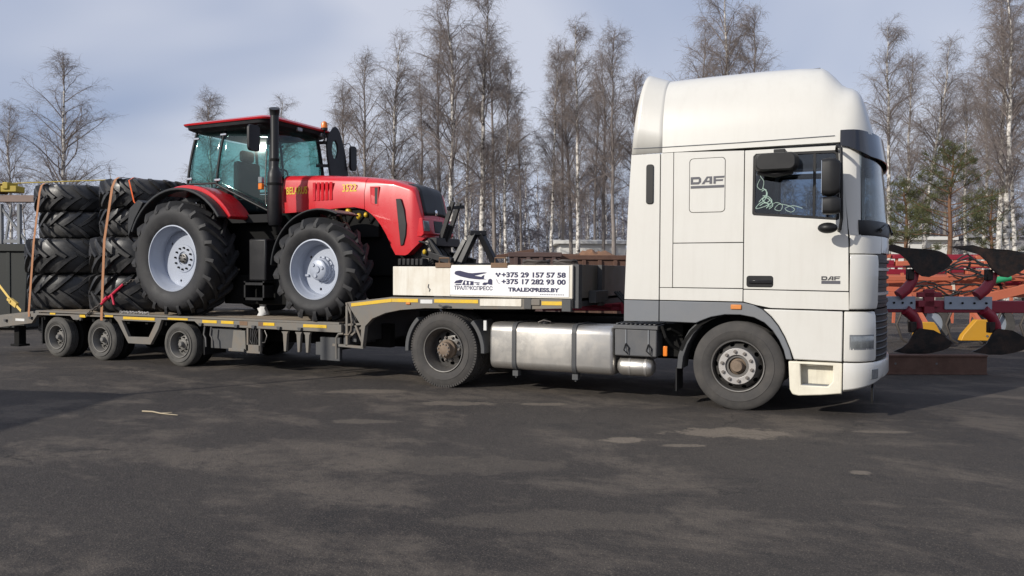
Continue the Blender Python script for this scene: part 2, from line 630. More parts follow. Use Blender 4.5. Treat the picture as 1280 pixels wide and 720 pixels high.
streaked('cab_white', (0.45, 0.42, 0.37), 0.15)
streaked('board_cream', (0.36, 0.27, 0.17), 0.45)
streaked('trailer_grey', (0.20, 0.135, 0.085), 0.55, (3.0, 3.0, 1.2))
streaked('aluminium', (0.34, 0.30, 0.25), 0.25, (6.0, 6.0, 0.8))
streaked('step_cream', (0.33, 0.28, 0.20), 0.4)
MAT['cab_white'].node_tree.nodes['Principled BSDF'].inputs['Coat Weight'].default_value = 0.6
MAT['cab_white'].node_tree.nodes['Principled BSDF'].inputs['Coat Roughness'].default_value = 0.05
MAT['belarus_red'].node_tree.nodes['Principled BSDF'].inputs['Coat Roughness'].default_value = 0.05

birch_bark()
pmat('birch_bark_dark', (0.23, 0.20, 0.18), 0.9, var=0.5, scale=3)


def asphalt():
    m = bpy.data.materials.new('asphalt')
    m.use_nodes = True
    n, l = m.node_tree.nodes, m.node_tree.links
    b = n['Principled BSDF']
    t = n.new('ShaderNodeTexCoord')

    def noise(s, d, r, dist=0.0, vec=None):
        a = n.new('ShaderNodeTexNoise')
        a.inputs['Scale'].default_value = s
        a.inputs['Detail'].default_value = d
        a.inputs['Roughness'].default_value = r
        a.inputs['Distortion'].default_value = dist
        l.new(vec or t.outputs['Object'], a.inputs['Vector'])
        return a.outputs['Fac']

    def ramp(src, p0, p1, c0=(0, 0, 0, 1), c1=(1, 1, 1, 1)):
        r = n.new('ShaderNodeValToRGB')
        r.color_ramp.elements[0].position = p0
        r.color_ramp.elements[0].color = c0
        r.color_ramp.elements[1].position = p1
        r.color_ramp.elements[1].color = c1
        l.new(src, r.inputs['Fac'])
        return r.outputs['Color']

    def mix(fac, a, bcol, k=1.0):
        mu = n.new('ShaderNodeMath')
        mu.operation = 'MULTIPLY'
        mu.inputs[1].default_value = k
        l.new(fac, mu.inputs[0])
        x = n.new('ShaderNodeMix')
        x.data_type = 'RGBA'
        l.new(mu.outputs[0], x.inputs[0])
        l.new(a, x.inputs[6])
        x.inputs[7].default_value = bcol
        return x.outputs[2]

    base = ramp(noise(0.22, 5, 0.6), 0.35, 0.68, (0.032, 0.0275, 0.026, 1), (0.062, 0.053, 0.046, 1))
    # streaks along the driving direction
    mp = n.new('ShaderNodeMapping')
    mp.inputs['Scale'].default_value = (0.75, 1.15, 1)
    mp.inputs['Rotation'].default_value = (0, 0, RAD(-24))
    l.new(t.outputs['Object'], mp.inputs['Vector'])
    st = ramp(noise(0.75, 12, 0.72, 0.3, mp.outputs['Vector']), 0.495, 0.60)
    c = mix(st, base, (0.128, 0.106, 0.086, 1), 0.75)
    st2 = ramp(noise(1.9, 12, 0.75, 0.4, mp.outputs['Vector']), 0.54, 0.63)
    c = mix(st2, c, (0.024, 0.022, 0.022, 1), 0.70)
    # worn pale patches that lie where the yard's surface has scuffed
    for (cx, cy, rx, ry, k) in ((-0.69, -2.05, 0.36, 0.20, 0.9), (0.2, -1.25, 1.0, 0.42, 0.85), (1.33, -2.38, 0.17, 0.14, 0.8), (-0.15, -2.05, 0.38, 0.12, 0.7),
                                (-4.6, -0.75, 0.9, 0.30, 0.6), (-3.1, -1.0, 0.8, 0.25, 0.55), (-2.1, -0.55, 0.5, 0.16, 0.6), (1.5, -0.55, 0.5, 0.12, 0.6), (-1.7, -3.6, 1.5, 0.5, 0.22), (-0.3, -4.5, 1.3, 0.35, 0.22), (-3.4, -2.4, 0.6, 0.2, 0.4)):
        pre = n.new('ShaderNodeVectorMath')
        pre.operation = 'SUBTRACT'
        pre.inputs[1].default_value = (cx, cy, 0)
        l.new(t.outputs['Object'], pre.inputs[0])
        rot = n.new('ShaderNodeVectorRotate')
        rot.rotation_type = 'Z_AXIS'
        rot.inputs['Angle'].default_value = RAD(-25)
        l.new(pre.outputs[0], rot.inputs['Vector'])
        sc = n.new('ShaderNodeVectorMath')
        sc.operation = 'MULTIPLY'
        sc.inputs[1].default_value = (1 / rx, 1 / ry, 1)
        l.new(rot.outputs[0], sc.inputs[0])
        ln = n.new('ShaderNodeVectorMath')
        ln.operation = 'LENGTH'
        l.new(sc.outputs[0], ln.inputs[0])
        ad = n.new('ShaderNodeMath')
        ad.operation = 'MULTIPLY_ADD'
        ad.inputs[1].default_value = 1.7
        l.new(noise(2.6, 12, 0.76), ad.inputs[0])
        l.new(ln.outputs['Value'], ad.inputs[2])
        inv = n.new('ShaderNodeMath')
        inv.operation = 'MULTIPLY_ADD'
        inv.inputs[1].default_value = 1 / 1.2
        inv.inputs[2].default_value = -0.75
        l.new(ad.outputs[0], inv.inputs[0])
        msk = ramp(inv.outputs[0], 0.36, 0.50, (1, 1, 1, 1), (0, 0, 0, 1))
        c = mix(msk, c, (0.19, 0.158, 0.124, 1), min(1.0, k * 1.15))
    # cracks, only here and there
    vo = n.new('ShaderNodeTexVoronoi')
    vo.feature = 'DISTANCE_TO_EDGE'
    vo.inputs['Scale'].default_value = 0.42
    dv = n.new('ShaderNodeVectorMath')
    dv.operation = 'MULTIPLY_ADD'
    dn = n.new('ShaderNodeTexNoise')
    dn.inputs['Scale'].default_value = 2.2
    dn.inputs['Detail'].default_value = 8
    l.new(t.outputs['Object'], dn.inputs['Vector'])
    l.new(dn.outputs['Color'], dv.inputs[0])
    dv.inputs[1].default_value = (0.9, 0.9, 0.0)
    l.new(t.outputs['Object'], dv.inputs[2])
    l.new(dv.outputs[0], vo.inputs['Vector'])
    ck = ramp(vo.outputs['Distance'], 0.0025, 0.008, (1, 1, 1, 1), (0, 0, 0, 1))
    mk = ramp(noise(0.55, 4, 0.6), 0.55, 0.62)
    mu_ = n.new('ShaderNodeMath')
    mu_.operation = 'MULTIPLY'
    l.new(ck, mu_.inputs[0])
    l.new(mk, mu_.inputs[1])
    c = mix(mu_.outputs[0], c, (0.012, 0.011, 0.011, 1), 0.8)
    # aggregate
    c = mix(ramp(noise(14, 6, 0.8), 0.52, 0.70), c, (0.135, 0.113, 0.092, 1), 0.42)
    c = mix(ramp(noise(9, 8, 0.8), 0.55, 0.66), c, (0.020, 0.018, 0.018, 1), 0.55)
    sp = noise(75, 3, 0.85)
    c = mix(ramp(sp, 0.54, 0.66), c, (0.27, 0.23, 0.18, 1), 0.55)
    c = mix(ramp(noise(42, 4, 0.85), 0.55, 0.66), c, (0.010, 0.009, 0.009, 1), 0.70)
    l.new(c, b.inputs['Base Color'])
    b.inputs['Roughness'].default_value = 0.88
    b.inputs['Specular IOR Level'].default_value = 0.35
    bp = n.new('ShaderNodeBump')
    bp.inputs['Strength'].default_value = 0.8
    bp.inputs['Distance'].default_value = 0.014
    hs = n.new('ShaderNodeMath')
    hs.operation = 'ADD'
    l.new(noise(70, 4, 0.75), hs.inputs[0])
    h2 = n.new('ShaderNodeMath')
    h2.operation = 'MULTIPLY'
    h2.inputs[1].default_value = 3.0
    l.new(noise(3.5, 5, 0.6), h2.inputs[0])
    l.new(h2.outputs[0], hs.inputs[1])
    l.new(hs.outputs[0], bp.inputs['Height'])
    l.new(bp.outputs['Normal'], b.inputs['Normal'])
    MAT['asphalt'] = m


asphalt()
pmat('field', (0.15, 0.12, 0.08), 0.95, var=0.4, scale=0.15, dirt=(0.08, 0.075, 0.035), dirt_amt=0.6, dirt_scale=0.3)

# ------------------------------------------------------------------ ground
mb = MB()
mb.add([(-900, -900, -0.05), (900, -900, -0.05), (900, 900, -0.05), (-900, 900, -0.05)], [(0, 1, 2, 3)])
g = mb.build('field', 'field', smooth=0)
g['kind'] = 'structure'
mb = MB()
mb.box(-70, 60, -40, 48, -0.30, 0.0)
g = mb.build('asphalt_yard', 'asphalt', smooth=0)
g['kind'] = 'structure'


# ------------------------------------------------------------------ wheels of the lorry and the low loader
def tyre_profile(R, W, rim, tread=True):
    p = [(rim, 0.035), (rim + 0.025, 0.008), (rim + 0.07, -0.002), ((rim + R) / 2, -0.008), (R - 0.10, -0.002), (R - 0.045, 0.010), (R - 0.012, 0.028)]
    y0, y1 = 0.028, W - 0.028
    if tread:
        k = 4
        seg = (y1 - y0) / (k + 1)
        p.append((R, y0 + 0.015))
        for i in range(1, k + 1):
            c = y0 + seg * i
            p += [(R, c - 0.008), (R - 0.014, c - 0.006), (R - 0.014, c + 0.006), (R, c + 0.008)]
        p.append((R, y1 - 0.015))
    p += [(R - 0.012, y1), (R - 0.045, W - 0.010), (R - 0.10, W + 0.002), ((rim + R) / 2, W + 0.008), (rim + 0.07, W + 0.002), (rim, W - 0.035)]
    return p


def nut(c, r, h, n=6):
    m = MB()
    m.cyl(c, r, 0, -h, 'y', n)
    m.cyl((c[0], c[1] - h, c[2]), r * 0.55, 0, -h * 0.5, 'y', 8)
    return m


def wheel_disc(r0, r1, y0, y1, nh, rc, rh, rz, y_thick=0.012):
    """conical disc with hand holes: flat ring with holes that is then coned"""
    holes = []
    for i in range(nh):
        a = 2 * math.pi * (i + 0.5) / nh
        hole = []
        for k in range(10):
            b = 2 * math.pi * k / 10
            dr, dt = rh * math.cos(b), rz * math.sin(b)
            hole.append(((rc + dr) * math.cos(a) - dt * math.sin(a), (rc + dr) * math.sin(a) + dt * math.cos(a)))
        holes.append(hole)
    m = MB()
    m.prism(circ(0, 0, r1, 48), 'y', 0.0, y_thick, holes=[circ(0, 0, r0, 24)] + holes)
    out = []
    for x, y, z in m.v:
        r = math.hypot(x, z)
        k = min(1, max(0, (r - r0) / (r1 - r0)))
        out.append((x, y + y0 + (y1 - y0) * k, z))
    m.v = out
    return m


def front_wheel():
    R, W, rim = 0.510, 0.315, 0.300
    m = MB()
    m.lathe([(0.306, 0.030), (0.298, 0.010), (0.286, 0.012), (0.280, 0.05), (0.272, 0.14), (0.272, 0.25), (0.300, 0.29), (0.306, 0.28)], n=48)
    d = wheel_disc(0.205, 0.276, 0.005, 0.115, 10, 0.244, 0.020, 0.030)
    m.add(d.v, d.f)
    m.lathe([(0.205, 0.004), (0.10, 0.004), (0.10, 0.02), (0.205, 0.02)], n=32)
    root = m.build('wheel', 'rim_steel', local=True)
    t = MB()
    t.lathe(tyre_profile(R, W, rim), n=72)
    t.build('tyre', 'truck_rubber', root, local=True)
    r = MB()
    r.prism(circ(0, 0, 0.208, 40), 'y', -0.022, 0.004, holes=[circ(0, 0, 0.130, 32)])
    r.build('nut_ring', 'rim_bright', root, bevel=0.004, local=True)
    h = MB()
    h.lathe([(1e-4, -0.050), (0.058, -0.048), (0.066, -0.036), (0.070, 0.02), (0.105, 0.045), (0.126, 0.03), (0.126, 0.10), (1e-4, 0.10)], n=28, closed=False)
    h.build('hub', 'hub_rust', root, local=True)
    nm = None
    for i in range(10):
        a = 2 * math.pi * (i + 0.25) / 10
        if nm is None:
            nm = nut((0, 0, 0), 0.021, 0.022).mesh('nut', 'nut_steel', 30)
        o = link('nut', nm, root)
        o.location = (0.168 * math.cos(a), -0.022, 0.168 * math.sin(a))
    bk = MB()
    bk.cyl((0, 0, 0), 0.27, 0.13, 0.25, 'y', 32)
    bk.build('brake_drum', 'chassis_black', root, local=True)
    return root


def drive_wheel():
    R, W, rim = 0.510, 0.315, 0.305
    m = MB()
    m.lathe([(0.312, 0.030), (0.304, 0.008), (0.292, 0.010), (0.284, 0.05), (0.262, 0.10), (0.258, 0.24), (0.258, 0.27), (0.306, 0.29), (0.312, 0.28)], n=48)
    d = wheel_disc(0.125, 0.260, 0.175, 0.235, 8, 0.200, 0.028, 0.036)
    m.add(d.v, d.f)
    root = m.build('wheel', 'rim_steel', local=True)
    t = MB()
    t.lathe(tyre_profile(R, W, rim), n=72)
    for i in range(84):
        a = 2 * math.pi * i / 84
        for y0, y1 in ((0.018, 0.075), (W - 0.075, W - 0.018)):
            ca, sa = math.cos(a), math.sin(a)
            vs = []
            for rr in (R - 0.03, R + 0.006):
                for yy in (y0, y1):
                    for k in (-0.012, 0.012):
                        vs.append((rr * ca - k * sa, yy, rr * sa + k * ca))
            t.add(vs, [(0, 1, 3, 2), (4, 6, 7, 5), (0, 4, 5, 1), (2, 3, 7, 6), (0, 2, 6, 4), (1, 5, 7, 3)])
    t.build('tyre', 'truck_rubber', root, local=True)
    h = MB()
    h.lathe([(1e-4, 0.020), (0.085, 0.022), (0.098, 0.030), (0.104, 0.060), (0.104, 0.10), (0.128, 0.12), (0.130, 0.20), (1e-4, 0.20)], n=28, closed=False)
    h.build('hub', 'hub_rust', root, local=True)
    nm = nut((0, 0, 0), 0.012, 0.010).mesh('nut', 'nut_steel', 30)
    for i in range(10):
        a = 2 * math.pi * i / 10
        o = link('nut', nm, root)
        o.location = (0.080 * math.cos(a), 0.021, 0.080 * math.sin(a))
    n2 = nut((0, 0, 0), 0.020, 0.030).mesh('nut', 'nut_steel', 30)
    for i in range(10):
        a = 2 * math.pi * (i + 0.3) / 10
        o = link('nut', n2, root)
        o.location = (0.160 * math.cos(a), 0.178 + 0.0156, 0.160 * math.sin(a))
    bk = MB()
    bk.cyl((0, 0, 0), 0.25, 0.262, 0.31, 'y', 32)
    bk.build('brake_drum', 'chassis_black', root, local=True)
    return root


def low_wheel():
    R, W, rim = 0.362, 0.22, 0.215
    m = MB()
    m.lathe([(0.222, 0.026), (0.216, 0.006), (0.205, 0.008), (0.198, 0.04), (0.188, 0.09), (0.188, 0.18), (0.214, 0.20), (0.222, 0.19)], n=40)
    d = wheel_disc(0.085, 0.190, 0.095, 0.135, 8, 0.148, 0.016, 0.022)
    m.add(d.v, d.f)
    root = m.build('wheel', 'trailer_hub', local=True)
    t = MB()
    t.lathe(tyre_profile(R, W, rim), n=64)
    t.build('tyre', 'trailer_rubber', root, local=True)
    h = MB()
    h.lathe([(1e-4, 0.018), (0.034, 0.020), (0.042, 0.030), (0.046, 0.075), (0.086, 0.085), (0.090, 0.13), (1e-4, 0.13)], n=24, closed=False)
    h.build('hub', 'trailer_hub', root, local=True)
    nm = nut((0, 0, 0), 0.013, 0.022).mesh('nut', 'chassis_black', 30)
    for i in range(8):
        a = 2 * math.pi * i / 8
        o = link('nut', nm, root)
        o.location = (0.112 * math.cos(a), 0.102, 0.112 * math.sin(a))
    bk = MB()
    bk.cyl((0, 0, 0), 0.185, 0.15, 0.24, 'y', 28)
    bk.build('brake_drum', 'chassis_black', root, local=True)
    return root


def place_part(proto, parent, loc, rz=0.0, ry=0.0, first=False):
    o = proto if first else copy_tree(proto)
    o.parent = parent
    o.location = Vector(loc) - wloc(parent)
    o.rotation_euler = (0, ry, rz)
    return o


# ------------------------------------------------------------------ the lorry
truck = thing('articulated_lorry', 'white high-roof lorry cab with grey skirt coupled to the low loader', 'lorry', (0, 1.25, 0))

fw = front_wheel()
place_part(fw, truck, (0, 0.03, 0.510), ry=0.35, first=True)
place_part(fw, truck, (0, 2.47, 0.510), rz=math.pi, ry=0.2)
dw = drive_wheel()
place_part(dw, truck, (-3.89, 0.03, 0.510), ry=0.2, first=True)
place_part(dw, truck, (-3.89, 2.47, 0.510), rz=math.pi)
# inner twins
for yy in (0.37, 2.13):
    t = MB()
    prof = tyre_profile(0.51, 0.30, 0.30)
    t.lathe(prof, c=(-3.89, yy if yy < 1 else yy - 0.30, 0.51), n=48)
    t.build('inner_tyre', 'truck_rubber', truck)

# outline of the cab front, seen from above
_pts = [(0.60, 0.0), (0.75, 0.0), (0.90, 0.0), (1.00, 0.0), (1.06, 0.0), (1.11, 0.0)]
NN = 2.3
for i in range(0, 33):
    a = RAD(90.0 * i / 32)
    yy = 1.25 * (1 - max(0.0, math.cos(a)) ** (2 / NN))
    xx = 1.13 + 0.425 * max(0.0, math.sin(a)) ** (2 / NN)
    _pts.append((xx, yy))
_pts = _pts + [(x, 2.5 - y) for x, y in reversed(_pts[:-1])]
# resample evenly
OUT = []
_s = [0.0]
for i in range(1, len(_pts)):
    _s.append(_s[-1] + math.hypot(_pts[i][0] - _pts[i - 1][0], _pts[i][1] - _pts[i - 1][1]))
S_TOT = _s[-1]


def out_at(s):
    s = min(max(s, 0), S_TOT)
    for i in range(1, len(_s)):
        if _s[i] >= s:
            k = (s - _s[i - 1]) / max(_s[i] - _s[i - 1], 1e-9)
            return (_pts[i - 1][0] + k * (_pts[i][0] - _pts[i - 1][0]), _pts[i - 1][1] + k * (_pts[i][1] - _pts[i - 1][1]))
    return _pts[-1]


def out_n(s):
    a, b = out_at(s - 0.03), out_at(s + 0.03)
    dx, dy = b[0] - a[0], b[1] - a[1]
    q = math.hypot(dx, dy)
    return (dy / q, -dx / q)


def s_of_x(x):
    return x - 0.60


def s_of_y(y):
    best = min((abs(out_at(k * S_TOT / 2000)[1] - y), k * S_TOT / 2000) for k in range(300, 1001))
    return best[1]


def lean(x, z):
    w = max(0.0, (x - 1.0) / 0.5)
    return -0.085 * max(0.0, z - 1.95) * w


def wrap(m, s0, s1, rows, thick, n=14):
    """shell that follows the cab outline from s0 to s1; rows = [(z, outward offset)]; z may be a function of s"""
    rings = []
    for i in range(n + 1):
        s = s0 + (s1 - s0) * i / n
        x, y = out_at(s)
        nx, ny = out_n(s)
        outer, inner = [], []
        for z, off in rows:
            zz = z(i / n) if callable(z) else z
            lx = lean(x, zz)
            outer.append((x + nx * off + lx, y + ny * off, zz))
            inner.append((x + nx * (off - thick) + lx, y + ny * (off - thick), zz))
        rings.append(outer + inner[::-1])
    m.loft(rings)
    return m


SIDES = (0, 1)


def both(fn):
    """build a part on the near side and mirrored on the far side"""
    for sd_ in SIDES:
        fn(sd_)


def plate(name, mat, outer, y0=0.0, y1=0.035, holes=(), bevel=0.0035, parent=None, seg=2):
    res = []
    for sd_ in SIDES:
        m = MB()
        m.prism(outer, 'y', y0, y1, holes=holes)
        if sd_:
            m.mirror_y()
        res.append(m.build(name, mat, truck if parent is None else parent[sd_], bevel=bevel, seg=seg))
    return res


# dark body behind the panel gaps
m = MB()
m.box(-0.89, -0.70, 0.05, 2.45, 1.02, 2.98)
m.build('rear_wall', 'interior', truck)
for yy in (0.045, 2.44):
    m = MB()
    m.box(-1.25, -0.905, yy, yy + 0.015, 1.0, 2.97)
    m.build('deflector_backing', 'seam_dark', truck)
m = MB()
m.box(-0.72, 1.20, 0.06, 2.44, 1.14, 1.42)
m.build('cab_floor', 'interior', truck)
for yy in (0.04, 2.445):
    m = MB()
    m.box(-0.70, 0.10, yy, yy + 0.015, 1.42, 2.96)
    m.build('side_lining', 'seam_dark', truck)
m = MB()
m.box(-0.70, 1.16, 0.35, 2.15, 0.62, 1.14)
m.build('engine_tunnel', 'chassis_black', truck)
# wheel housing liner
for yy0, yy1 in ((0.035, 0.36), (2.14, 2.465)):
    m = MB()
    arc = [(0.70 * math.cos(RAD(a)), 0.48 + 0.66 * math.sin(RAD(a))) for a in range(8, 176, 12)]
    arc2 = [(0.66 * math.cos(RAD(a)), 0.48 + 0.62 * math.sin(RAD(a))) for a in range(8, 176, 12)]
    m.prism(arc + arc2[::-1], 'y', yy0 + 0.01, yy1)
    m.build('wheel_housing', 'chassis_black', truck)

# rear side deflectors
fin = plate('side_deflector', 'cab_white', [(-1.335, 1.25), (-0.912, 1.25), (-0.912, 2.985), (-1.262, 2.985), (-1.30, 2.3)], 0.004, 0.04)
plate('side_deflector_skirt', 'trim_grey', [(-1.338, 0.985), (-0.912, 0.995), (-0.912, 1.24), (-1.336, 1.24)], 0.002, 0.035)
plate('deflector_vent', 'black_plastic', rrect(-1.075, -0.985, 2.39, 2.86, 0.03), -0.012, 0.006, bevel=0.006, parent=fin)
plate('rear_side_panel', 'cab_white', [(-0.900, 1.40), (-0.752, 1.40), (-0.752, 2.985), (-0.900, 2.985)], 0.002, 0.035)
hp = plate('side_panel', 'cab_white', [(-0.744, 1.925), (0.054, 1.925), (0.054, 2.96), (-0.744, 2.985)], 0.0, 0.035, holes=[rrect(-0.562, -0.150, 2.27, 2.90, 0.045)])
plate('storage_hatch', 'cab_white', [(-0.744, 1.402), (0.054, 1.402), (0.054, 1.916), (-0.744, 1.916)], 0.0, 0.035)
plate('sill_panel', 'cab_white', [(-0.900, 1.25), (0.054, 1.25), (0.054, 1.393), (-0.900, 1.393)], 0.003, 0.035)
em = plate('badge_panel', 'cab_white', rrect(-0.557, -0.155, 2.275, 2.895, 0.042), -0.002, 0.03, bevel=0.006, parent=hp)

# door with its window
win = [(0.150, 2.245), (0.165, 2.225), (0.60, 2.190), (1.035, 2.150), (1.055, 2.165), (1.055, 2.60), (1.040, 2.885), (1.02, 2.905), (0.60, 2.910), (0.185, 2.915), (0.155, 2.885)]
dr = plate('door', 'cab_white', [(0.064, 1.395), (1.158, 1.385), (1.150, 1.90), (1.125, 2.25), (1.095, 2.60), (1.075, 2.955), (0.064, 2.958)], 0.0, 0.045, holes=[win])


def inset(pts, k):
    cx = sum(p[0] for p in pts) / len(pts)
    cz = sum(p[1] for p in pts) / len(pts)
    return [(p[0] + (k if p[0] < cx else -k), p[1] + (k if p[1] < cz else -k)) for p in pts]


plate('window_frame', 'black_plastic', inset(win, 0.001), 0.004, 0.05, holes=[inset(win, 0.028)], bevel=0.004, parent=dr)
plate('window_divider', 'black_plastic', [(0.785, 2.19), (0.815, 2.19), (0.815, 2.89), (0.785, 2.89)], 0.006, 0.03, bevel=0.003, parent=dr)
plate('window_pane', 'truck_glass', inset(win, 0.020), 0.018, 0.023, bevel=0, parent=dr)
hd = plate('door_handle', 'black_plastic', rrect(0.095, 0.385, 1.415, 1.545, 0.03), -0.006, 0.01, bevel=0.006, parent=dr)
for sd_ in SIDES:
    m = MB()
    m.box(0.125, 0.375, -0.024, -0.004, 1.455, 1.495)
    if sd_:
        m.mirror_y()
    m.build('door_grip', 'black_gloss', dr[sd_], bevel=0.008)
plate('lower_panel', 'cab_white', [(0.064, 1.25), (0.20, 1.215), (0.36, 1.185), (1.165, 1.180), (1.160, 1.375), (0.064, 1.385)], 0.002, 0.045)

arc_o = [(0.06, 1.238), (0.17, 1.215), (0.27, 1.165), (0.36, 1.085), (0.44, 0.985), (0.51, 0.86), (0.565, 0.73), (0.595, 0.618)]
arc_i = [(0.530, 0.618), (0.505, 0.72), (0.455, 0.83), (0.385, 0.935), (0.295, 1.02), (0.18, 1.075), (0.03, 1.10), (-0.14, 1.098), (-0.30, 1.065), (-0.42, 1.015), (-0.47, 0.99)]
plate('wheel_arch', 'trim_grey', [(-0.902, 1.24)] + arc_o + arc_i + [(-0.902, 0.995)], 0.001, 0.05, bevel=0.008)
fp = [(x + 0.010, z + 0.006) for x, z in arc_o[2:]]
plate('front_side_panel', 'cab_white', [(1.105, 0.62)] + [(0.612, 0.622)] + fp[::-1][1:] + [(0.36, 1.170), (1.105, 1.165)], -0.004, 0.05, bevel=0.012)
# steps
st_out = [(0.555, 0.600), (1.106, 0.606), (1.106, 0.275), (0.90, 0.245), (0.66, 0.222), (0.60, 0.235), (0.572, 0.29)]
sp = plate('step_panel', 'step_cream', st_out, 0.0, 0.05, holes=[[(0.69, 0.34), (0.965, 0.345), (1.01, 0.40), (1.015, 0.575), (0.68, 0.575)]], bevel=0.012)
for sd_ in SIDES:
    m = MB()
    m.box(0.60, 1.10, 0.14, 0.16, 0.25, 0.60)
    m.box(0.60, 0.68, 0.04, 0.15, 0.28, 0.60)
    m.box(1.02, 1.10, 0.04, 0.15, 0.28, 0.60)
    m.box(0.62, 1.09, 0.03, 0.15, 0.29, 0.335)
    if sd_:
        m.mirror_y()
    m.build('step_well', 'step_cream', sp[sd_])
    m = MB()
    m.box(0.70, 0.98, 0.02, 0.13, 0.336, 0.352)
    if sd_:
        m.mirror_y()
    m.build('step_tread', 'trim_grey', sp[sd_], bevel=0.004)

# front corner panels, pillars, grille, lamps, bumper
for sd_ in SIDES:
    def bld(mm, name, mat, parent=truck, bevel=0.006):
        if sd_:
            mm.mirror_y()
        return mm.build(name, mat, parent, bevel=bevel)
    bld(wrap(MB(), s_of_x(1.168), s_of_y(0.27), [(1.185, -0.02), (1.195, 0.012), (1.26, 0.024), (1.70, 0.026), (1.77, 0.018), (1.785, -0.02)], 0.03), 'corner_deflector', 'cab_white', bevel=0.008)
    bld(wrap(MB(), s_of_x(1.165), s_of_y(0.42), [(1.790, -0.004), (1.95, 0.0), (1.985, 0.0)], 0.03), 'corner_upper_panel', 'cab_white')
    cp = bld(wrap(MB(), s_of_x(1.118), s_of_y(0.27), [(0.625, 0.004), (0.66, 0.014), (0.95, 0.012), (1.12, 0.004), (1.165, -0.01)], 0.03), 'lamp_panel', 'cab_white', bevel=0.010)
    hl = bld(wrap(MB(), s_of_x(1.185), s_of_y(0.205), [(0.765, 0.012), (0.785, 0.020), (0.885, 0.020), (0.905, 0.012)], 0.012), 'headlamp', 'lamp_glass', cp, bevel=0.004)
    bld(wrap(MB(), s_of_x(1.172), s_of_y(0.218), [(0.752, 0.0135), (0.918, 0.0135)], 0.01), 'headlamp_surround', 'trim_grey', cp, bevel=0.003)
    pil = MB()
    rows_t = [1.985, 2.3, 2.6, 2.955]
    rings = []
    for z, xs, ye in ((1.985, 1.158, 0.030), (2.3, 1.130, 0.036), (2.6, 1.103, 0.046), (2.955, 1.084, 0.070)):
        s0, s1 = s_of_x(xs) if xs < 1.13 else s_of_x(xs), s_of_y(ye) + 0.03
        rg, ri = [], []
        for i in range(6):
            s = s0 + (s1 - s0) * i / 5
            x, y = out_at(s)
            nx, ny = out_n(s)
            rg.append((x + lean(x, z), y, z))
            ri.append((x - nx * 0.05 + lean(x, z), y - ny * 0.05, z))
        rings.append(rg + ri[::-1])
    pil.loft(rings)
    bld(pil, 'windscreen_pillar', 'cab_white', bevel=0.004)
    # bumper corner
    bld(wrap(MB(), s_of_x(1.116), s_of_y(0.55), [(lambda k: 0.295 + 0.11 * k, -0.03), (lambda k: 0.32 + 0.11 * k, 0.006), (lambda k: 0.44 + 0.04 * k, 0.022), (0.58, 0.020), (0.612, 0.010)], 0.04), 'bumper_corner', 'cab_white', bevel=0.008)
    bld(wrap(MB(), s_of_y(0.16), s_of_y(0.30), [(0.43, 0.026), (0.54, 0.026)], 0.01), 'fog_lamp', 'lamp_glass', bevel=0.004)

m = wrap(MB(), s_of_y(0.058), S_TOT - s_of_y(0.058), [(2.07, 0.002), (2.5, 0.006), (2.93, 0.002)], 0.008, n=40)
m.build('windscreen', 'windscreen', truck)
m = wrap(MB(), s_of_y(0.030), S_TOT - s_of_y(0.030), [(1.990, 0.002), (2.08, 0.022), (2.15, 0.008)], 0.03, n=40)
m.build('wiper_cowl', 'black_plastic', truck, bevel=0.004)
m = wrap(MB(), s_of_y(0.045), S_TOT - s_of_y(0.045), [(2.90, 0.004), (2.97, 0.004)], 0.03, n=40)
m.build('windscreen_header', 'black_plastic', truck)
m = wrap(MB(), s_of_y(0.43), S_TOT - s_of_y(0.43), [(1.80, 0.0), (1.985, 0.0)], 0.03, n=30)
m.build('front_panel', 'cab_white', truck, bevel=0.005)
gr = wrap(MB(), s_of_y(0.27), S_TOT - s_of_y(0.27), [(1.20, -0.02), (1.79, -0.02)], 0.02, n=30).build('upper_grille', 'black_plastic', truck)
for z in (1.24, 1.33, 1.42, 1.51, 1.60, 1.69):
    wrap(MB(), s_of_y(0.285), S_TOT - s_of_y(0.285), [(z, -0.012), (z + 0.008, 0.002), (z + 0.035, 0.002), (z + 0.04, -0.012)], 0.012, n=30).build('grille_bar', 'black_plastic' if z not in (1.33, 1.60) else 'rim_bright', gr)
gr = wrap(MB(), s_of_y(0.275), S_TOT - s_of_y(0.275), [(0.625, -0.01), (1.185, -0.01)], 0.02, n=30).build('lower_grille', 'black_plastic', truck)
for k in range(7):
    z = 0.65 + 0.075 * k
    wrap(MB(), s_of_y(0.285), S_TOT - s_of_y(0.285), [(z, -0.006), (z + 0.02, 0.001), (z + 0.03, -0.006)], 0.008, n=30).build('grille_bar', 'black_plastic', gr)
wrap(MB(), s_of_y(0.555), S_TOT - s_of_y(0.555), [(0.41, 0.0), (0.44, 0.018), (0.60, 0.016), (0.612, 0.008)], 0.04, n=26).build('bumper', 'cab_white', truck, bevel=0.006)
m = MB()
m.box(1.39, 1.41, 0.16, 0.75, 0.17, 0.33)
lp = m.build('plate_holder', 'chassis_black', truck)
m = MB()
m.box(1.4105, 1.416, 0.24, 0.74, 0.19, 0.30)
m.build('number_plate', 'trim_grey', lp)

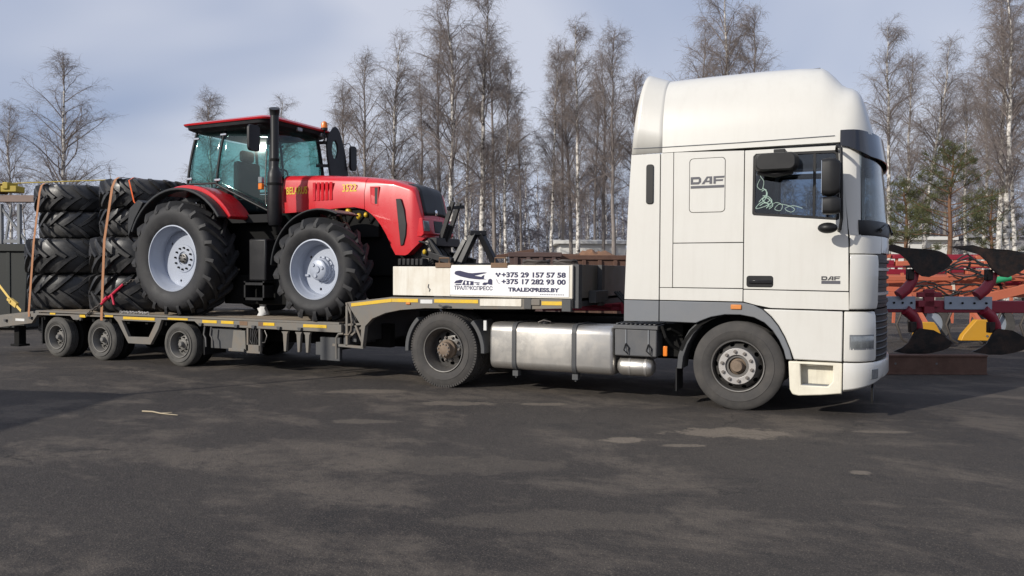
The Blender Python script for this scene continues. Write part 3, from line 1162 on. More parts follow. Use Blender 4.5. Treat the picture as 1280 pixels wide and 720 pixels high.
# wipers
for y0, y1 in ((0.30, 1.05), (1.15, 1.95)):
    m = MB()
    pa = []
    for i in range(8):
        y = y0 + (y1 - y0) * i / 7
        s = s_of_y(y) if y <= 1.25 else S_TOT - s_of_y(2.5 - y)
        x, yy = out_at(s)
        nx, ny = out_n(s)
        z = 2.03 + 0.10 * math.sin(math.pi * i / 7)
        pa.append((x + nx * 0.03 + lean(x, z), yy + ny * 0.03, z))
    m.tube(pa, 0.009, 6)
    m.tube([pa[0], (pa[0][0] + 0.01, pa[0][1] - 0.02, pa[0][2] + 0.02), pa[3]], 0.012, 6)
    m.build('wiper', 'black_plastic', truck)

# sun visor
m = MB()
rings = []
n = 36
s0, s1 = s_of_x(1.055), S_TOT - s_of_x(1.055)
for i in range(n + 1):
    s = s0 + (s1 - s0) * i / n
    x, y = out_at(s)
    nx, ny = out_n(s)
    fr = min(1.0, max(0.0, (x - 1.10) / 0.30))
    zt, zb = 3.115, 2.945 - 0.115 * fr
    ot, ob = 0.03 + 0.01 * fr, 0.035 + 0.055 * fr
    lx = -0.115 * fr
    rings.append([(x + nx * ot + lx, y + ny * ot, zt), (x + nx * ob + lx, y + ny * ob, zb), (x + nx * (ob - 0.012) + lx, y + ny * (ob - 0.012), zb), (x + nx * (ot - 0.02) + lx, y + ny * (ot - 0.02), zt - 0.012)])
m.loft(rings)
m.build('sun_visor', 'visor_smoke', truck, bevel=0.004)


# high roof
def roof_ring(X, zt, zb, ysd, tum, n=30, m1=8.0, k1=4.2):
    half = []
    for i in range(n + 1):
        a = RAD(90.0 * i / n)
        y = ysd + (1.25 - ysd) * (1 - math.cos(a) ** (2 / m1) if a < RAD(89.99) else 1.0)
        z = zb + (zt - zb) * math.sin(a) ** (2 / k1)
        y += tum * ((z - zb) / max(zt - zb, 1e-6)) ** 2 * (1 - (y - ysd) / (1.25 - ysd))
        half.append((X, y, z))
    return half + [(p[0], 2.5 - p[1], p[2]) for p in reversed(half[:-1])]


def y_front(x):
    """y where the outline reaches x"""
    if x <= 1.13:
        return 0.0
    k = (x - 1.13) / 0.425
    a = math.asin(min(1, k ** (NN / 2)))
    return 1.25 * (1 - math.cos(a) ** (2 / NN))


rings = []
for X, zt, tum in ((-0.885, 3.945, 0.15), (-0.6, 3.950, 0.15), (-0.2, 3.955, 0.16), (0.2, 3.955, 0.16), (0.6, 3.945, 0.16), (0.84, 3.925, 0.17), (0.90, 3.885, 0.17), (0.98, 3.80, 0.17), (1.05, 3.71, 0.16), (1.10, 3.675, 0.15), (1.16, 3.655, 0.14), (1.21, 3.62, 0.12), (1.25, 3.56, 0.11), (1.29, 3.46, 0.09), (1.33, 3.32, 0.07), (1.37, 3.17, 0.05), (1.40, 3.08, 0.03)):
    rings.append(roof_ring(X, zt, 2.990, 0.002 + (y_front(X + 0.06) if X > 1.0 else 0.0), tum))
m = MB()
m.loft(rings)
rf = m.build('high_roof', 'cab_white', truck, smooth=55)
for sd_ in SIDES:
    m = MB()
    m.tube([(-1.235, 0.002, 3.060), (-0.86, -0.001, 3.055), (0.0, -0.002, 3.052), (0.6, -0.002, 3.058), (1.0, -0.001, 3.062)], 0.0045, 6)
    if sd_:
        m.mirror_y()
    m.build('roof_moulding', 'trim_grey', rf)
m = MB()
m.box(0.40, 0.80, 0.75, 1.35, 3.945, 3.99)
m.build('roof_hatch', 'black_plastic', rf, bevel=0.01)
for yy in (0.42, 2.08):
    m = MB()
    m.ball((1.245, yy, 3.42), 0.012, 0.06, 0.02)
    m.build('roof_marker_lamp', 'black_gloss', rf)
# roof deflector collar behind the roof: leans forward with height
rings = []
for i in range(7):
    k = i / 6
    rg_ = roof_ring(0.0, 4.02 - 0.078 * k, 2.992, 0.003 + 0.002 * k, 0.09 + 0.062 * k, n=30, m1=9.0 - 1.0 * k, k1=5.2 - 1.0 * k)
    rings.append([((-1.258 + 0.13 * ((p[2] - 2.992) / 0.99) ** 1.4) * (1 - k) + (-0.870) * k, p[1], p[2]) for p in rg_])
m = MB()
m.loft(rings, closed=False, cap=False)
o = m.build('roof_deflector', 'cab_white', truck, smooth=55)
so = o.modifiers.new('thick', 'SOLIDIFY')
so.thickness = 0.02
so.offset = -1

# mirrors
for sd_ in SIDES:
    def bld2(mm, name, mat, parent=truck, bevel=0.006):
        if sd_:
            mm.mirror_y()
        return mm.build(name, mat, parent, bevel=bevel, seg=3)
    m = MB()
    m.tube([(1.02, 0.01, 2.90), (1.03, -0.12, 2.925), (1.045, -0.24, 2.92), (1.075, -0.27, 2.88), (1.085, -0.27, 2.5), (1.09, -0.27, 2.15), (1.075, -0.25, 2.04), (1.06, -0.12, 2.03), (1.05, 0.01, 2.05)], 0.018, 8)
    arm = bld2(m, 'mirror_arm', 'black_plastic')

    def shell(x0, x1, y0, y1, z0, z1, r):
        q = MB()
        rings = []
        for k, sc in ((0.0, 0.80), (0.25, 0.97), (0.6, 1.0), (1.0, 0.96)):
            xx = x1 + (x0 - x1) * k            # from the front nose back to the glass
            cy, cz = (y0 + y1) / 2, (z0 + z1) / 2
            rg = rrect(cy - (cy - y0) * sc, cy + (y1 - cy) * sc, cz - (cz - z0) * sc, cz + (z1 - cz) * sc, r, 3)
            rings.append([(xx, a, b) for a, b in rg])
        q.loft(rings)
        return q
    mm_ = bld2(shell(0.90, 1.075, -0.42, -0.20, 2.385, 2.775, 0.05), 'main_mirror', 'black_plastic')
    q = MB()
    q.box(0.895, 0.899, -0.40, -0.22, 2.41, 2.75)
    bld2(q, 'mirror_glass', 'mirror_face', mm_, 0)
    mm_ = bld2(shell(0.91, 1.08, -0.42, -0.20, 2.195, 2.375, 0.04), 'wide_angle_mirror', 'black_plastic')
    q = MB()
    q.box(0.905, 0.909, -0.40, -0.22, 2.215, 2.355)
    bld2(q, 'mirror_glass', 'mirror_face', mm_, 0)
    q = MB()
    q.ball((0.955, -0.25, 2.055), 0.10, 0.075, 0.058, 14, 10)
    bld2(q, 'lower_mirror', 'black_plastic', truck, 0)
    # kerb mirror above the side window, passenger side only
    if sd_:
        continue
    q = MB()
    rg = []
    for y, sc in ((-0.34, 0.86), (-0.30, 0.97), (-0.18, 1.0), (-0.09, 0.9)):
        rg.append([(0.44 + (x - 0.44) * sc, y, 2.775 + (z - 2.775) * sc) for x, z in rrect(0.20, 0.66, 2.675, 2.875, 0.07, 4)])
    q.loft(rg)
    km = bld2(q, 'kerb_mirror', 'black_plastic')
    q = MB()
    q.box(0.39, 0.51, -0.16, 0.004, 2.86, 2.93)
    bld2(q, 'mirror_bracket', 'black_plastic', km)
    q = MB()
    q.tube([(0.24, -0.22, 2.68), (0.42, -0.24, 2.645), (0.60, -0.22, 2.68)], 0.035, 8)
    bld2(q, 'mirror_lower_lip', 'black_plastic', km, 0)


# lettering and badges on the side
def daf_letters(x, z, h, w, y, parent, mat):
    """wide squared letters D, A, F"""
    out = MB()
    lw = w / 3.25
    st_ = h * 0.30

    sw = st_ / lw
    sh = st_ / h
    # D
    out.prism([(x + a * lw, z + b * h) for a, b in [(0, 0), (0.78, 0), (1, 0.30), (1, 0.78), (0.85, 1), (0, 1)]], 'y', y, y + 0.004,
              holes=[[(x + a * lw, z + b * h) for a, b in [(sw, sh), (0.72, sh), (1 - sw, 0.36), (1 - sw, 0.70), (0.78, 1 - sh), (sw, 1 - sh)]]])
    out.build('letter', mat, parent)
    out = MB()
    # A
    ox = lw * 1.06
    out.prism([(x + ox + a * lw, z + b * h) for a, b in [(0, 0), (sw * 1.15, 0), (0.36, 0.24), (0.76, 0.24), (0.76, 0), (1.0, 0), (1.0, 1), (0.50, 1)]], 'y', y, y + 0.004,
              holes=[[(x + ox + a * lw, z + b * h) for a, b in [(0.47, 0.44), (0.76, 0.44), (0.76, 0.80), (0.60, 0.80)]]])
    out.build('letter', mat, parent)
    out = MB()
    # F
    ox = lw * 2.20
    out.prism([(x + ox + a * lw, z + b * h) for a, b in [(0, 0), (sw, 0), (sw, 0.34), (0.86, 0.34), (0.92, 0.56), (sw, 0.56), (sw, 0.76), (0.98, 0.76), (1.05, 1), (0, 1)]], 'y', y, y + 0.004)
    out.build('letter', mat, parent)


daf_letters(-0.545, 2.600, 0.085, 0.385, -0.0075, em[0], 'letter_grey')
m = MB()
m.box(-0.545, -0.165, -0.0065, -0.002, 2.553, 2.582)
m.build('badge_bar', 'letter_grey', em[0])
daf_letters(0.885, 1.502, 0.042, 0.19, -0.0045, dr[0], 'letter_dark')
m = MB()
m.box(0.885, 1.075, -0.0035, 0.0, 1.462, 1.496)
bg = m.build('model_badge', 'letter_grey', dr[0])
# pale ornamental sticker behind the side glass
m = MB()


def curl(pts, r=0.008):
    P = [Vector((a, 0.0125, b)) for a, b in pts]
    out = []
    for i in range(len(P) - 1):
        p0, p1, p2, p3 = P[max(i - 1, 0)], P[i], P[i + 1], P[min(i + 2, len(P) - 1)]
        for k in range(5):
            t_ = k / 5
            out.append(0.5 * ((2 * p1) + (p2 - p0) * t_ + (2 * p0 - 5 * p1 + 4 * p2 - p3) * t_ * t_ + (3 * p1 - p0 - 3 * p2 + p3) * t_ ** 3))
    out.append(P[-1])
    m.tube(out, r, 5, flat=0.5)


ox, oz = 0.20, 2.27
curl([(ox + .03, oz + .36), (ox + .0, oz + .28), (ox + .05, oz + .24), (ox + .07, oz + .33), (ox + .03, oz + .40), (ox + .02, oz + .50)])
curl([(ox + .06, oz + .26), (ox + .11, oz + .20), (ox + .08, oz + .12), (ox + .02, oz + .08), (ox - .01, oz + .03), (ox + .08, oz + .05), (ox + .16, oz + .10), (ox + .12, oz + .16), (ox + .06, oz + .17)], 0.010)
curl([(ox + .02, oz + .10), (ox + .07, oz + .15), (ox + .13, oz + .13), (ox + .17, oz + .06), (ox + .13, oz + .02)], 0.010)
curl([(ox + .13, oz + .04), (ox + .20, oz + .09), (ox + .27, oz + .06), (ox + .25, oz + .0), (ox + .19, oz + .02), (ox + .24, oz + .07), (ox + .34, oz + .05), (ox + .40, oz + .01), (ox + .36, oz - .02), (ox + .30, oz + .02), (ox + .38, oz + .05), (ox + .48, oz + .02)], 0.007)
curl([(ox + .05, oz + .22), (ox + .09, oz + .24), (ox + .10, oz + .18), (ox + .06, oz + .13), (ox + .10, oz + .09), (ox + .14, oz + .12)], 0.012)
curl([(ox + .03, oz + .06), (ox + .08, oz + .09), (ox + .13, oz + .07), (ox + .10, oz + .03)], 0.012)
m.build('window_sticker', 'decal_mint', dr[0])

# cab interior
m = MB()
m.box(0.95, 1.28, 0.14, 2.36, 1.42, 2.06)
m.build('dashboard', 'interior', truck, bevel=0.05)
for yy in (0.35, 1.62):
    m = MB()
    m.box(0.02, 0.55, yy, yy + 0.52, 1.45, 1.85)
    m.box(-0.10, 0.08, yy + 0.02, yy + 0.50, 1.80, 2.32)
    m.build('driver_seat' if yy > 1 else 'passenger_seat', 'seat_fabric', truck, bevel=0.05)
m = MB()
m.tube([(0.78 + 0.13 * math.sin(a), 1.88 + 0.23 * math.cos(a), 2.10 + 0.19 * math.sin(a)) for a in [2 * math.pi * i / 24 for i in range(24)]], 0.016, 6, closed=True)
m.tube([(0.78, 1.88, 2.10), (0.98, 1.88, 1.9)], 0.03, 8)
m.build('steering_wheel', 'black_plastic', truck)

# chassis, tank, battery box, air tank, mudguards
m = MB()
for yy in (0.82, 1.60):
    m.box(-4.75, 0.9, yy, yy + 0.08, 0.72, 0.98)
for x in (-4.7, -3.2, -2.0, -1.0):
    m.box(x, x + 0.1, 0.90, 1.60, 0.76, 0.94)
m.box(-3.92, -3.68, 0.40, 2.10, 0.40, 0.62)
m.build('chassis_frame', 'chassis_black', truck)
m = MB()
m.cyl((-3.55, 1.25, 0), 0.46, 1.0, 1.07, 'z', 28)
m.build('fifth_wheel', 'chassis_black', truck)
m = MB()
tk = []
for x, sc in ((-3.195, 0.90), (-3.180, 0.97), (-3.155, 1.0), (-1.535, 1.0), (-1.510, 0.97), (-1.495, 0.90)):
    tk.append([(x, 0.385 + (a - 0.385) * sc, 0.60 + (b - 0.60) * sc) for a, b in rrect(0.06, 0.71, 0.295, 0.905, 0.11, 6)])
m.loft(tk)
tank = m.build('fuel_tank', 'aluminium', truck, smooth=50)
for x in (-2.86, -2.03):
    m = MB()
    o1 = rrect(0.046, 0.724, 0.281, 0.919, 0.115, 6)
    i1 = rrect(0.058, 0.712, 0.293, 0.907, 0.110, 6)
    m.prism(o1, 'x', x, x + 0.055, holes=[i1])
    st_ = m.build('tank_strap', 'mudguard_grey', tank)
    m = MB()
    m.box(x - 0.01, x + 0.065, 0.10, 0.20, 0.215, 0.285)
    m.cyl((x + 0.0275, 0.13, 0), 0.012, 0.19, 0.30, 'z', 8)
    m.build('strap_bracket', 'mudguard_grey', tank)
m = MB()
m.cyl((-2.45, 0.20, 0), 0.055, 0.895, 0.945, 'z', 20)
m.cyl((-2.45, 0.20, 0), 0.03, 0.94, 0.965, 'z', 16)
m.build('filler_cap', 'black_plastic', tank)
m = MB()
m.tube([(-2.52, 0.12, 0.925), (-2.45, 0.13, 0.955), (-2.36, 0.16, 0.935)], 0.006, 6)
m.build('cap_chain', 'nut_steel', tank)
m = MB()
m.loft([[(p[0], 2.5 - p[1], p[2]) for p in r_] for r_ in tk])
m.build('fuel_tank', 'aluminium', truck, smooth=50)  # unseen far-side twin, added to keep light from under the lorry
m = MB()
m.box(-1.45, -0.80, 1.85, 2.42, 0.35, 0.93)
m.build('far_light_block', 'chassis_black', truck, bevel=0.03)  # unseen block on the far side, added to darken the ground beneath
m = MB()
m.box(-1.475, -0.95, 0.07, 0.62, 0.555, 0.885)
bb = m.build('battery_box', 'battery_grey', truck, bevel=0.015)
m = MB()
m.box(-1.49, -0.935, 0.055, 0.64, 0.885, 0.935)
for i in range(9):
    m.box(-1.46 + i * 0.058, -1.43 + i * 0.058, 0.07, 0.62, 0.935, 0.955)
m.build('battery_lid', 'battery_grey', bb, bevel=0.008)
for x in (-1.33, -1.05):
    m = MB()
    m.tube([(x, 0.055, 0.70), (x - 0.02, 0.045, 0.63), (x + 0.03, 0.045, 0.58), (x + 0.04, 0.055, 0.66), (x, 0.05, 0.71)], 0.008, 6)
    m.build('lid_clasp', 'black_plastic', bb)
    m = MB()
    m.box(x - 0.008, x + 0.008, 0.058, 0.075, 0.60, 0.88)
    m.build('box_rib', 'trim_grey', bb)
m = MB()
m.lathe([(1e-4, -1.475), (0.06, -1.47), (0.10, -1.44), (0.118, -1.40), (0.118, -1.08), (0.10, -1.04), (0.06, -1.01), (1e-4, -1.005)], c=(0, 0.22, 0.418), axis='x', n=28, closed=False)
at_ = m.build('air_tank', 'aluminium', truck)
for x in (-1.32, -1.12):
    m = MB()
    m.lathe([(0.121, x), (0.123, x), (0.123, x + 0.03), (0.121, x + 0.03)], c=(0, 0.22, 0.418), axis='x', n=24)
    m.build('tank_band', 'rim_bright', at_)
m = MB()
m.box(-0.93, -0.60, 0.35, 0.85, 0.55, 0.95)
m.tube([(-0.90, 0.12, 0.93), (-0.85, 0.10, 0.80), (-0.80, 0.2, 0.7), (-0.7, 0.3, 0.62)], 0.02, 8)
m.tube([(-0.93, 0.2, 0.86), (-0.8, 0.15, 0.90), (-0.72, 0.25, 0.84)], 0.015, 8)
m.build('air_dryer', 'chassis_black', truck)
m = MB()
m.box(-0.86, -0.81, 0.02, 0.05, 0.58, 0.70)
m.build('side_marker_lamp', 'amber', truck, bevel=0.008)
m = MB()
m.box(-0.075, 0.045, -0.016, 0.002, 1.160, 1.215)
m.build('side_marker_lamp', 'amber_dull', truck, bevel=0.008)
for yy0, yy1 in ((0.05, 0.38), (2.12, 2.45)):
    m = MB()
    ao = [(-0.475, 0.985), (-0.56, 0.90), (-0.635, 0.76), (-0.685, 0.60), (-0.70, 0.44)]
    ai = [(-0.64, 0.44), (-0.625, 0.58), (-0.575, 0.73), (-0.505, 0.86), (-0.43, 0.945)]
    m.prism(ao + ai, 'y', yy0, yy1)
    m.build('front_mudguard', 'mudguard_grey', truck, bevel=0.006)
    m = MB()
    m.box(-0.715, -0.700, yy0 + 0.01, yy1, 0.17, 0.46)
    m.build('mud_flap', 'black_plastic', truck)
    for c0, c1, flip in ((22, 68, 1), (118, 168, 1)):
        m = MB()
        n = 8
        oo = [(-3.87 + 0.620 * math.cos(RAD(c0 + (c1 - c0) * i / n - 24 if c0 < 90 else c0 + (c1 - c0) * i / n + 16)), 0.51 + 0.600 * math.sin(RAD(c0 + (c1 - c0) * i / n - 24 if c0 < 90 else c0 + (c1 - c0) * i / n + 16))) for i in range(n + 1)]
        ii = [(-3.87 + 0.565 * math.cos(RAD(c0 + (c1 - c0) * i / n - 24 if c0 < 90 else c0 + (c1 - c0) * i / n + 16)), 0.51 + 0.545 * math.sin(RAD(c0 + (c1 - c0) * i / n - 24 if c0 < 90 else c0 + (c1 - c0) * i / n + 16))) for i in range(n + 1)]
        m.prism(oo + ii[::-1], 'y', yy0 - 0.02, yy1 + 0.2 if yy0 < 1 else yy1 + 0.02)
        m.build('rear_mudguard', 'mudguard_grey', truck, bevel=0.006)
m = MB()
m.box(-3.26, -3.22, 0.02, 0.04, 0.80, 0.93)
m.build('reflector', 'plate_white', truck)
m = MB()
for i in range(3):
    y0 = 1.3 + 0.1 * i
    m.tube([(-0.98, y0, 1.6), (-1.25, y0 - 0.1, 1.15), (-1.6, y0, 1.0), (-1.9, y0 + 0.1, 1.3)], 0.018, 6)
m.build('air_lines', 'hose', truck)
m = MB()
m.box(-1.42, -1.30, 0.30, 2.2, 0.90, 0.97)
m.build('rear_step_plate', 'chassis_black', truck)

# ------------------------------------------------------------------ the low loader
trailer = thing('low_loader_trailer', 'grey three-axle low loader trailer with white headboard and yellow side stripes', 'trailer', (-8.0, 1.25, 0))
lw_ = low_wheel()
_first = True
for x in (-8.84, -10.72, -11.89):
    for yy, rz in ((0.03, 0.0), (2.47, math.pi)):
        place_part(lw_, trailer, (x, yy, 0.362), rz=rz, ry=random.Random(x * 7 + yy).uniform(0, 2), first=_first)
        _first = False
    m = MB()
    m.cyl((x, 0, 0.36), 0.07, 0.28, 2.22, 'y', 14)
    m.build('axle', 'chassis_black', trailer)
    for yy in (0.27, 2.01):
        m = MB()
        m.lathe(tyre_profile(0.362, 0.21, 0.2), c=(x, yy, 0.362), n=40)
        m.build('inner_tyre', 'chassis_black', trailer)  # blacker than the outer tyre: shade behind the wheel put into the colour

# side beams with cut-outs for the wheels
low = [(-13.70, 0.455), (-12.52, 0.590), (-12.36, 0.745), (-11.46, 0.755), (-11.38, 0.690), (-11.24, 0.690), (-11.16, 0.755), (-10.34, 0.760), (-10.24, 0.680), (-9.985, 0.335), (-9.460, 0.335), (-9.27, 0.60),
       (-9.20, 0.755), (-8.46, 0.755), (-8.36, 0.690), (-5.56, 0.680)]
top = [(-5.56, 0.798), (-12.40, 0.780), (-13.70, 0.655)]
hole = [(-10.15, 0.715), (-9.985, 0.445), (-9.50, 0.455), (-9.33, 0.715)]
for sd_ in SIDES:
    m = MB()
    m.prism(low + top, 'y', 0.0, 0.06, holes=[hole])
    if sd_:
        m.mirror_y()
    sb = m.build('side_beam', 'trailer_grey', trailer, bevel=0.004)
    if sd_ == 0:
        side_beam = sb
for x0, x1, z0 in ((-10.10, -9.35, 0.735), (-9.05, -8.60, 0.762), (-8.28, -7.97, 0.735), (-7.88, -7.62, 0.735), (-7.02, -6.80, 0.735), (-6.25, -5.82, 0.735), (-12.0, -11.85, 0.762), (-11.2, -11.05, 0.735), (-10.55, -10.35, 0.762)):
    m = MB()
    m.box(x0, x1, -0.006, 0.002, z0 + 0.003, min(z0 + 0.045, 0.795) if z0 > 0.75 else z0 + 0.048)
    m.build('reflective_stripe', 'stripe_yellow', side_beam)
m = MB()
for x in (-12.9, -12.45, -11.15, -8.30, -7.55, -7.20, -6.68, -6.32, -5.70):
    pass
for x in (-13.25, -12.52, -11.15, -8.30, -7.55, -7.20, -6.70, -6.30):
    m = MB()
    zt = 0.76 if x > -12.3 else (0.74 if x > -13 else 0.67)
    m.prism([(x - 0.035, zt - 0.03), (x + 0.035, zt - 0.03), (x + 0.02, zt - 0.075), (x - 0.02, zt - 0.075)], 'y', -0.035, 0.0)
    m.build('lashing_ring', 'trailer_dark', side_beam)
for x0, x1 in ((-7.50, -7.34), (-7.12, -6.99)):
    m = MB()
    m.box(x0, x1, -0.004, 0.003, 0.725, 0.788)
    m.build('rust_patch_plate', 'brown_steel', side_beam)
m = MB()
m.box(-12.98, -12.72, -0.004, 0.002, 0.62, 0.665)
m.build('marker_plate', 'plate_white', side_beam)

# deck planks
pw = (2.5 - 0.14) / 10
for i in range(10):
    y0 = 0.07 + i * pw
    m = MB()
    m.box(-12.40, -5.60, y0 + 0.006, y0 + pw - 0.006, 0.780, 0.826 + 0.003 * ((i * 7) % 3))
    m.build('deck_plank', 'wood_deck', trailer, bevel=0.004)
m = MB()
m.box(-12.40, -5.60, 0.002, 0.07, 0.800, 0.828)
m.build('deck_edge', 'trailer_grey', trailer)
m = MB()
m.box(-12.40, -5.60, 2.43, 2.498, 0.800, 0.828)
m.build('deck_edge', 'trailer_grey', trailer)
# tail ramp
m = MB()
m.prism([(-13.72, 0.60), (-12.41, 0.74), (-12.41, 0.822), (-13.72, 0.690)], 'y', 0.065, 2.435)
m.build('tail_ramp', 'trailer_grey', trailer, bevel=0.004)
m = MB()
m.box(-13.35, -13.20, 0.20, 0.34, 0.14, 0.50)
m.box(-13.40, -13.15, 0.16, 0.38, 0.12, 0.16)
m.build('tail_support', 'chassis_black', trailer, bevel=0.01)
m = MB()
m.lathe([(1e-4, -12.75), (0.09, -12.74), (0.11, -12.70), (0.11, -12.45), (0.09, -12.41), (1e-4, -12.40)], c=(0, 0.35, 0.48), axis='x', n=18, closed=False)
m.build('air_tank', 'trailer_dark', trailer)
# longitudinal beams, cross members
m = MB()
for yy in (0.72, 1.66):
    m.box(-13.4, -5.2, yy, yy + 0.12, 0.42, 0.775)
for i in range(16):
    x = -12.3 + i * 0.44
    m.box(x, x + 0.06, 0.07, 2.43, 0.66, 0.775)
m.build('chassis_beams', 'chassis_black', trailer)
for x in (-12.30, -8.30):
    m = MB()
    m.box(x - 0.012, x + 0.012, 0.05, 0.50, 0.22, 0.70)
    m.build('mud_flap', 'black_plastic', trailer)
# under-deck gear
m = MB()
m.box(-8.20, -7.55, 0.09, 0.6, 0.33, 0.66)
m.build('storage_box', 'trailer_dark', trailer, bevel=0.01)
for x0, x1 in ((-8.20, -7.0), (-6.9, -5.7)):
    m = MB()
    m.box(x0, x1, 1.95, 2.42, 0.30, 0.67)
    m.build('storage_box', 'chassis_black', trailer, bevel=0.01)  # unseen far-side boxes, added to shut out light below the deck
for x in (-8.22, -8.08):
    m = MB()
    m.tube([(x, -0.01, 0.68), (x - 0.02, -0.015, 0.55), (x + 0.02, -0.015, 0.50), (x + 0.03, -0.015, 0.36)], 0.014, 6)
    m.build('hanging_pin', 'rim_steel', trailer)
m = MB()
m.prism([(-7.66, 0.64), (-7.42, 0.64), (-7.40, 0.34), (-7.70, 0.34)], 'y', 0.03, 0.30)
m.box(-7.74, -7.42, 0.005, 0.05, 0.31, 0.36)
m.build('ratchet_box', 'trailer_grey', trailer, bevel=0.008)
m = MB()
for x in (-7.36, -7.12):
    m.box(x, x + 0.035, 0.0, 0.05, 0.33, 0.70)
m.box(-7.36, -7.09, 0.0, 0.05, 0.30, 0.43)
m.build('support_bracket', 'trailer_grey', trailer, bevel=0.004)
m = MB()
for k in range(4):
    m.tube([(-7.30 + 0.05 * k, 0.03, 0.68), (-7.28 + 0.03 * k, 0.01, 0.58), (-7.31 + 0.05 * k, 0.02, 0.50), (-7.27 + 0.03 * k, 0.02, 0.44)], 0.006, 5)
m.tube([(-7.02, 0.03, 0.66), (-6.95, 0.0, 0.58), (-6.99, 0.0, 0.48), (-7.06, 0.02, 0.47)], 0.008, 6)
m.build('lashing_chain', 'rim_steel', trailer)
for x in (-6.62, -6.36, -6.20):
    m = MB()
    m.prism([(x - 0.06, 0.66), (x + 0.07, 0.66), (x + 0.05, 0.62), (x + 0.03, 0.36), (x - 0.01, 0.36), (x - 0.03, 0.62)], 'y', 0.01, 0.06)
    m.build('stake_pocket', 'trailer_grey', trailer, bevel=0.004)
m = MB()
m.box(-5.98, -5.62, 0.05, 0.11, 0.26, 0.60)
m.box(-6.08, -5.98, 0.07, 0.15, 0.33, 0.52)
m.build('landing_leg_plate', 'trailer_dark', trailer, bevel=0.006)
m = MB()
m.box(-5.95, -5.75, 0.2, 0.5, 0.40, 0.70)
m.build('hydraulic_block', 'chassis_black', trailer, bevel=0.01)

# gooseneck
neck = [(-5.455, 1.125), (-4.69, 1.215), (-2.01, 1.235), (-2.01, 1.120), (-2.6, 1.095), (-3.3, 1.080), (-4.15, 1.070), (-4.55, 1.035), (-4.80, 0.985), (-5.02, 0.90), (-5.14, 0.79), (-5.185, 0.48), (-5.215, 0.48), (-5.215, 0.80), (-5.40, 1.03)]
for sd_ in SIDES:
    m = MB()
    m.prism(neck, 'y', 0.0, 0.08)
    if sd_:
        m.mirror_y()
    o = m.build('gooseneck_side', 'trailer_grey', trailer, bevel=0.005)
    if sd_ == 0:
        neck_o = o
    # open lattice at the back of the neck
    m = MB()
    m.bar((-5.47, 0.03, 0.50), (-5.47, 0.03, 1.12), 0.05, 0.035, (1, 0, 0))
    m.bar((-5.72, 0.03, 0.50), (-5.18, 0.03, 0.485), 0.05, 0.035)
    m.bar((-5.46, 0.03, 1.08), (-5.20, 0.03, 0.55), 0.04, 0.03, (1, 0, 0))
    m.bar((-5.46, 0.03, 0.80), (-5.20, 0.03, 0.82), 0.04, 0.03)
    m.bar((-5.46, 0.06, 0.62), (-5.22, 0.06, 0.78), 0.03, 0.03)
    m.tube([(-5.40, 0.0, 1.02), (-5.36, -0.02, 0.85), (-5.37, -0.02, 0.72), (-5.42, -0.01, 0.66), (-5.50, 0.0, 0.66)], 0.012, 6)
    m.tube([(-5.64, -0.005, 0.30), (-5.64, -0.01, 0.60), (-5.60, -0.01, 0.66), (-5.52, 0.0, 0.67)], 0.016, 6)
    if sd_:
        m.mirror_y()
    m.build('neck_lattice', 'trailer_grey', trailer)
m = MB()
m.box(-5.56, -5.47, 0.06, 2.44, 0.50, 0.80)
m.box(-5.44, -5.36, 0.09, 2.41, 0.55, 1.10)
m.build('neck_cross_wall', 'trailer_dark', trailer)
m = MB()
m.prism([(-5.40, 1.085), (-4.69, 1.18), (-2.02, 1.20), (-2.02, 1.13), (-4.6, 1.11), (-5.3, 1.0)], 'y', 0.085, 2.415)
m.build('gooseneck_deck', 'trailer_dark', trailer)
m = MB()
m.box(-3.3, -3.0, 0.3, 2.2, 1.075, 1.13)
m.box(-4.6, -2.7, 0.85, 1.65, 1.08, 1.14)
m.build('coupling_plate', 'chassis_black', trailer)


def neck_top(x):
    if x < -4.69:
        return 1.125 + (x + 5.455) / (5.455 - 4.69) * 0.09
    return 1.215 + (x + 4.69) / 2.68 * 0.02


for x0, x1 in ((-5.38, -4.69), (-4.685, -4.26), (-4.00, -3.33), (-2.42, -2.10)):
    m = MB()
    a, b = neck_top(x0), neck_top(x1)
    k = 0.03 if x0 > -2.5 else 0.022
    m.prism([(x0, a - k - 0.048), (x1, b - k - 0.048), (x1, b - k), (x0, a - k)], 'y', -0.006, 0.002)
    m.build('reflective_stripe', 'stripe_yellow', neck_o)
m = MB()
m.prism([(-4.22, 1.135), (-4.03, 1.137), (-4.03, 1.19), (-4.22, 1.187)], 'y', -0.006, 0.002)
m.build('marker_plate', 'plate_white', neck_o)
m = MB()
m.prism([(-3.30, 1.125), (-2.70, 1.13), (-2.70, 1.225), (-3.30, 1.215)], 'y', -0.012, 0.002)
m.build('white_patch', 'board_cream', neck_o)
m = MB()
m.box(-4.45, -4.38, -0.018, 0.0, 1.115, 1.145)
m.build('side_marker_lamp', 'amber_dull', neck_o, bevel=0.006)
m = MB()
m.tube([(-3.92, -0.012, 1.12), (-3.87, -0.03, 1.10), (-3.80, -0.03, 1.115), (-3.74, -0.012, 1.10)], 0.012, 6)
m.build('lashing_ring', 'trailer_dark', neck_o)
for x0, x1, zb in ((-2.66, -2.56, 1.10), (-2.14, -2.02, 1.08)):
    m = MB()
    m.box(x0, x1, -0.02, 0.05, zb, 1.234)
    m.build('post_foot', 'trailer_dark', neck_o, bevel=0.004)
m = MB()
m.box(-2.56, -2.44, -0.018, 0.02, 1.15, 1.225)
m.build('post_clamp', 'trailer_grey', neck_o, bevel=0.004)

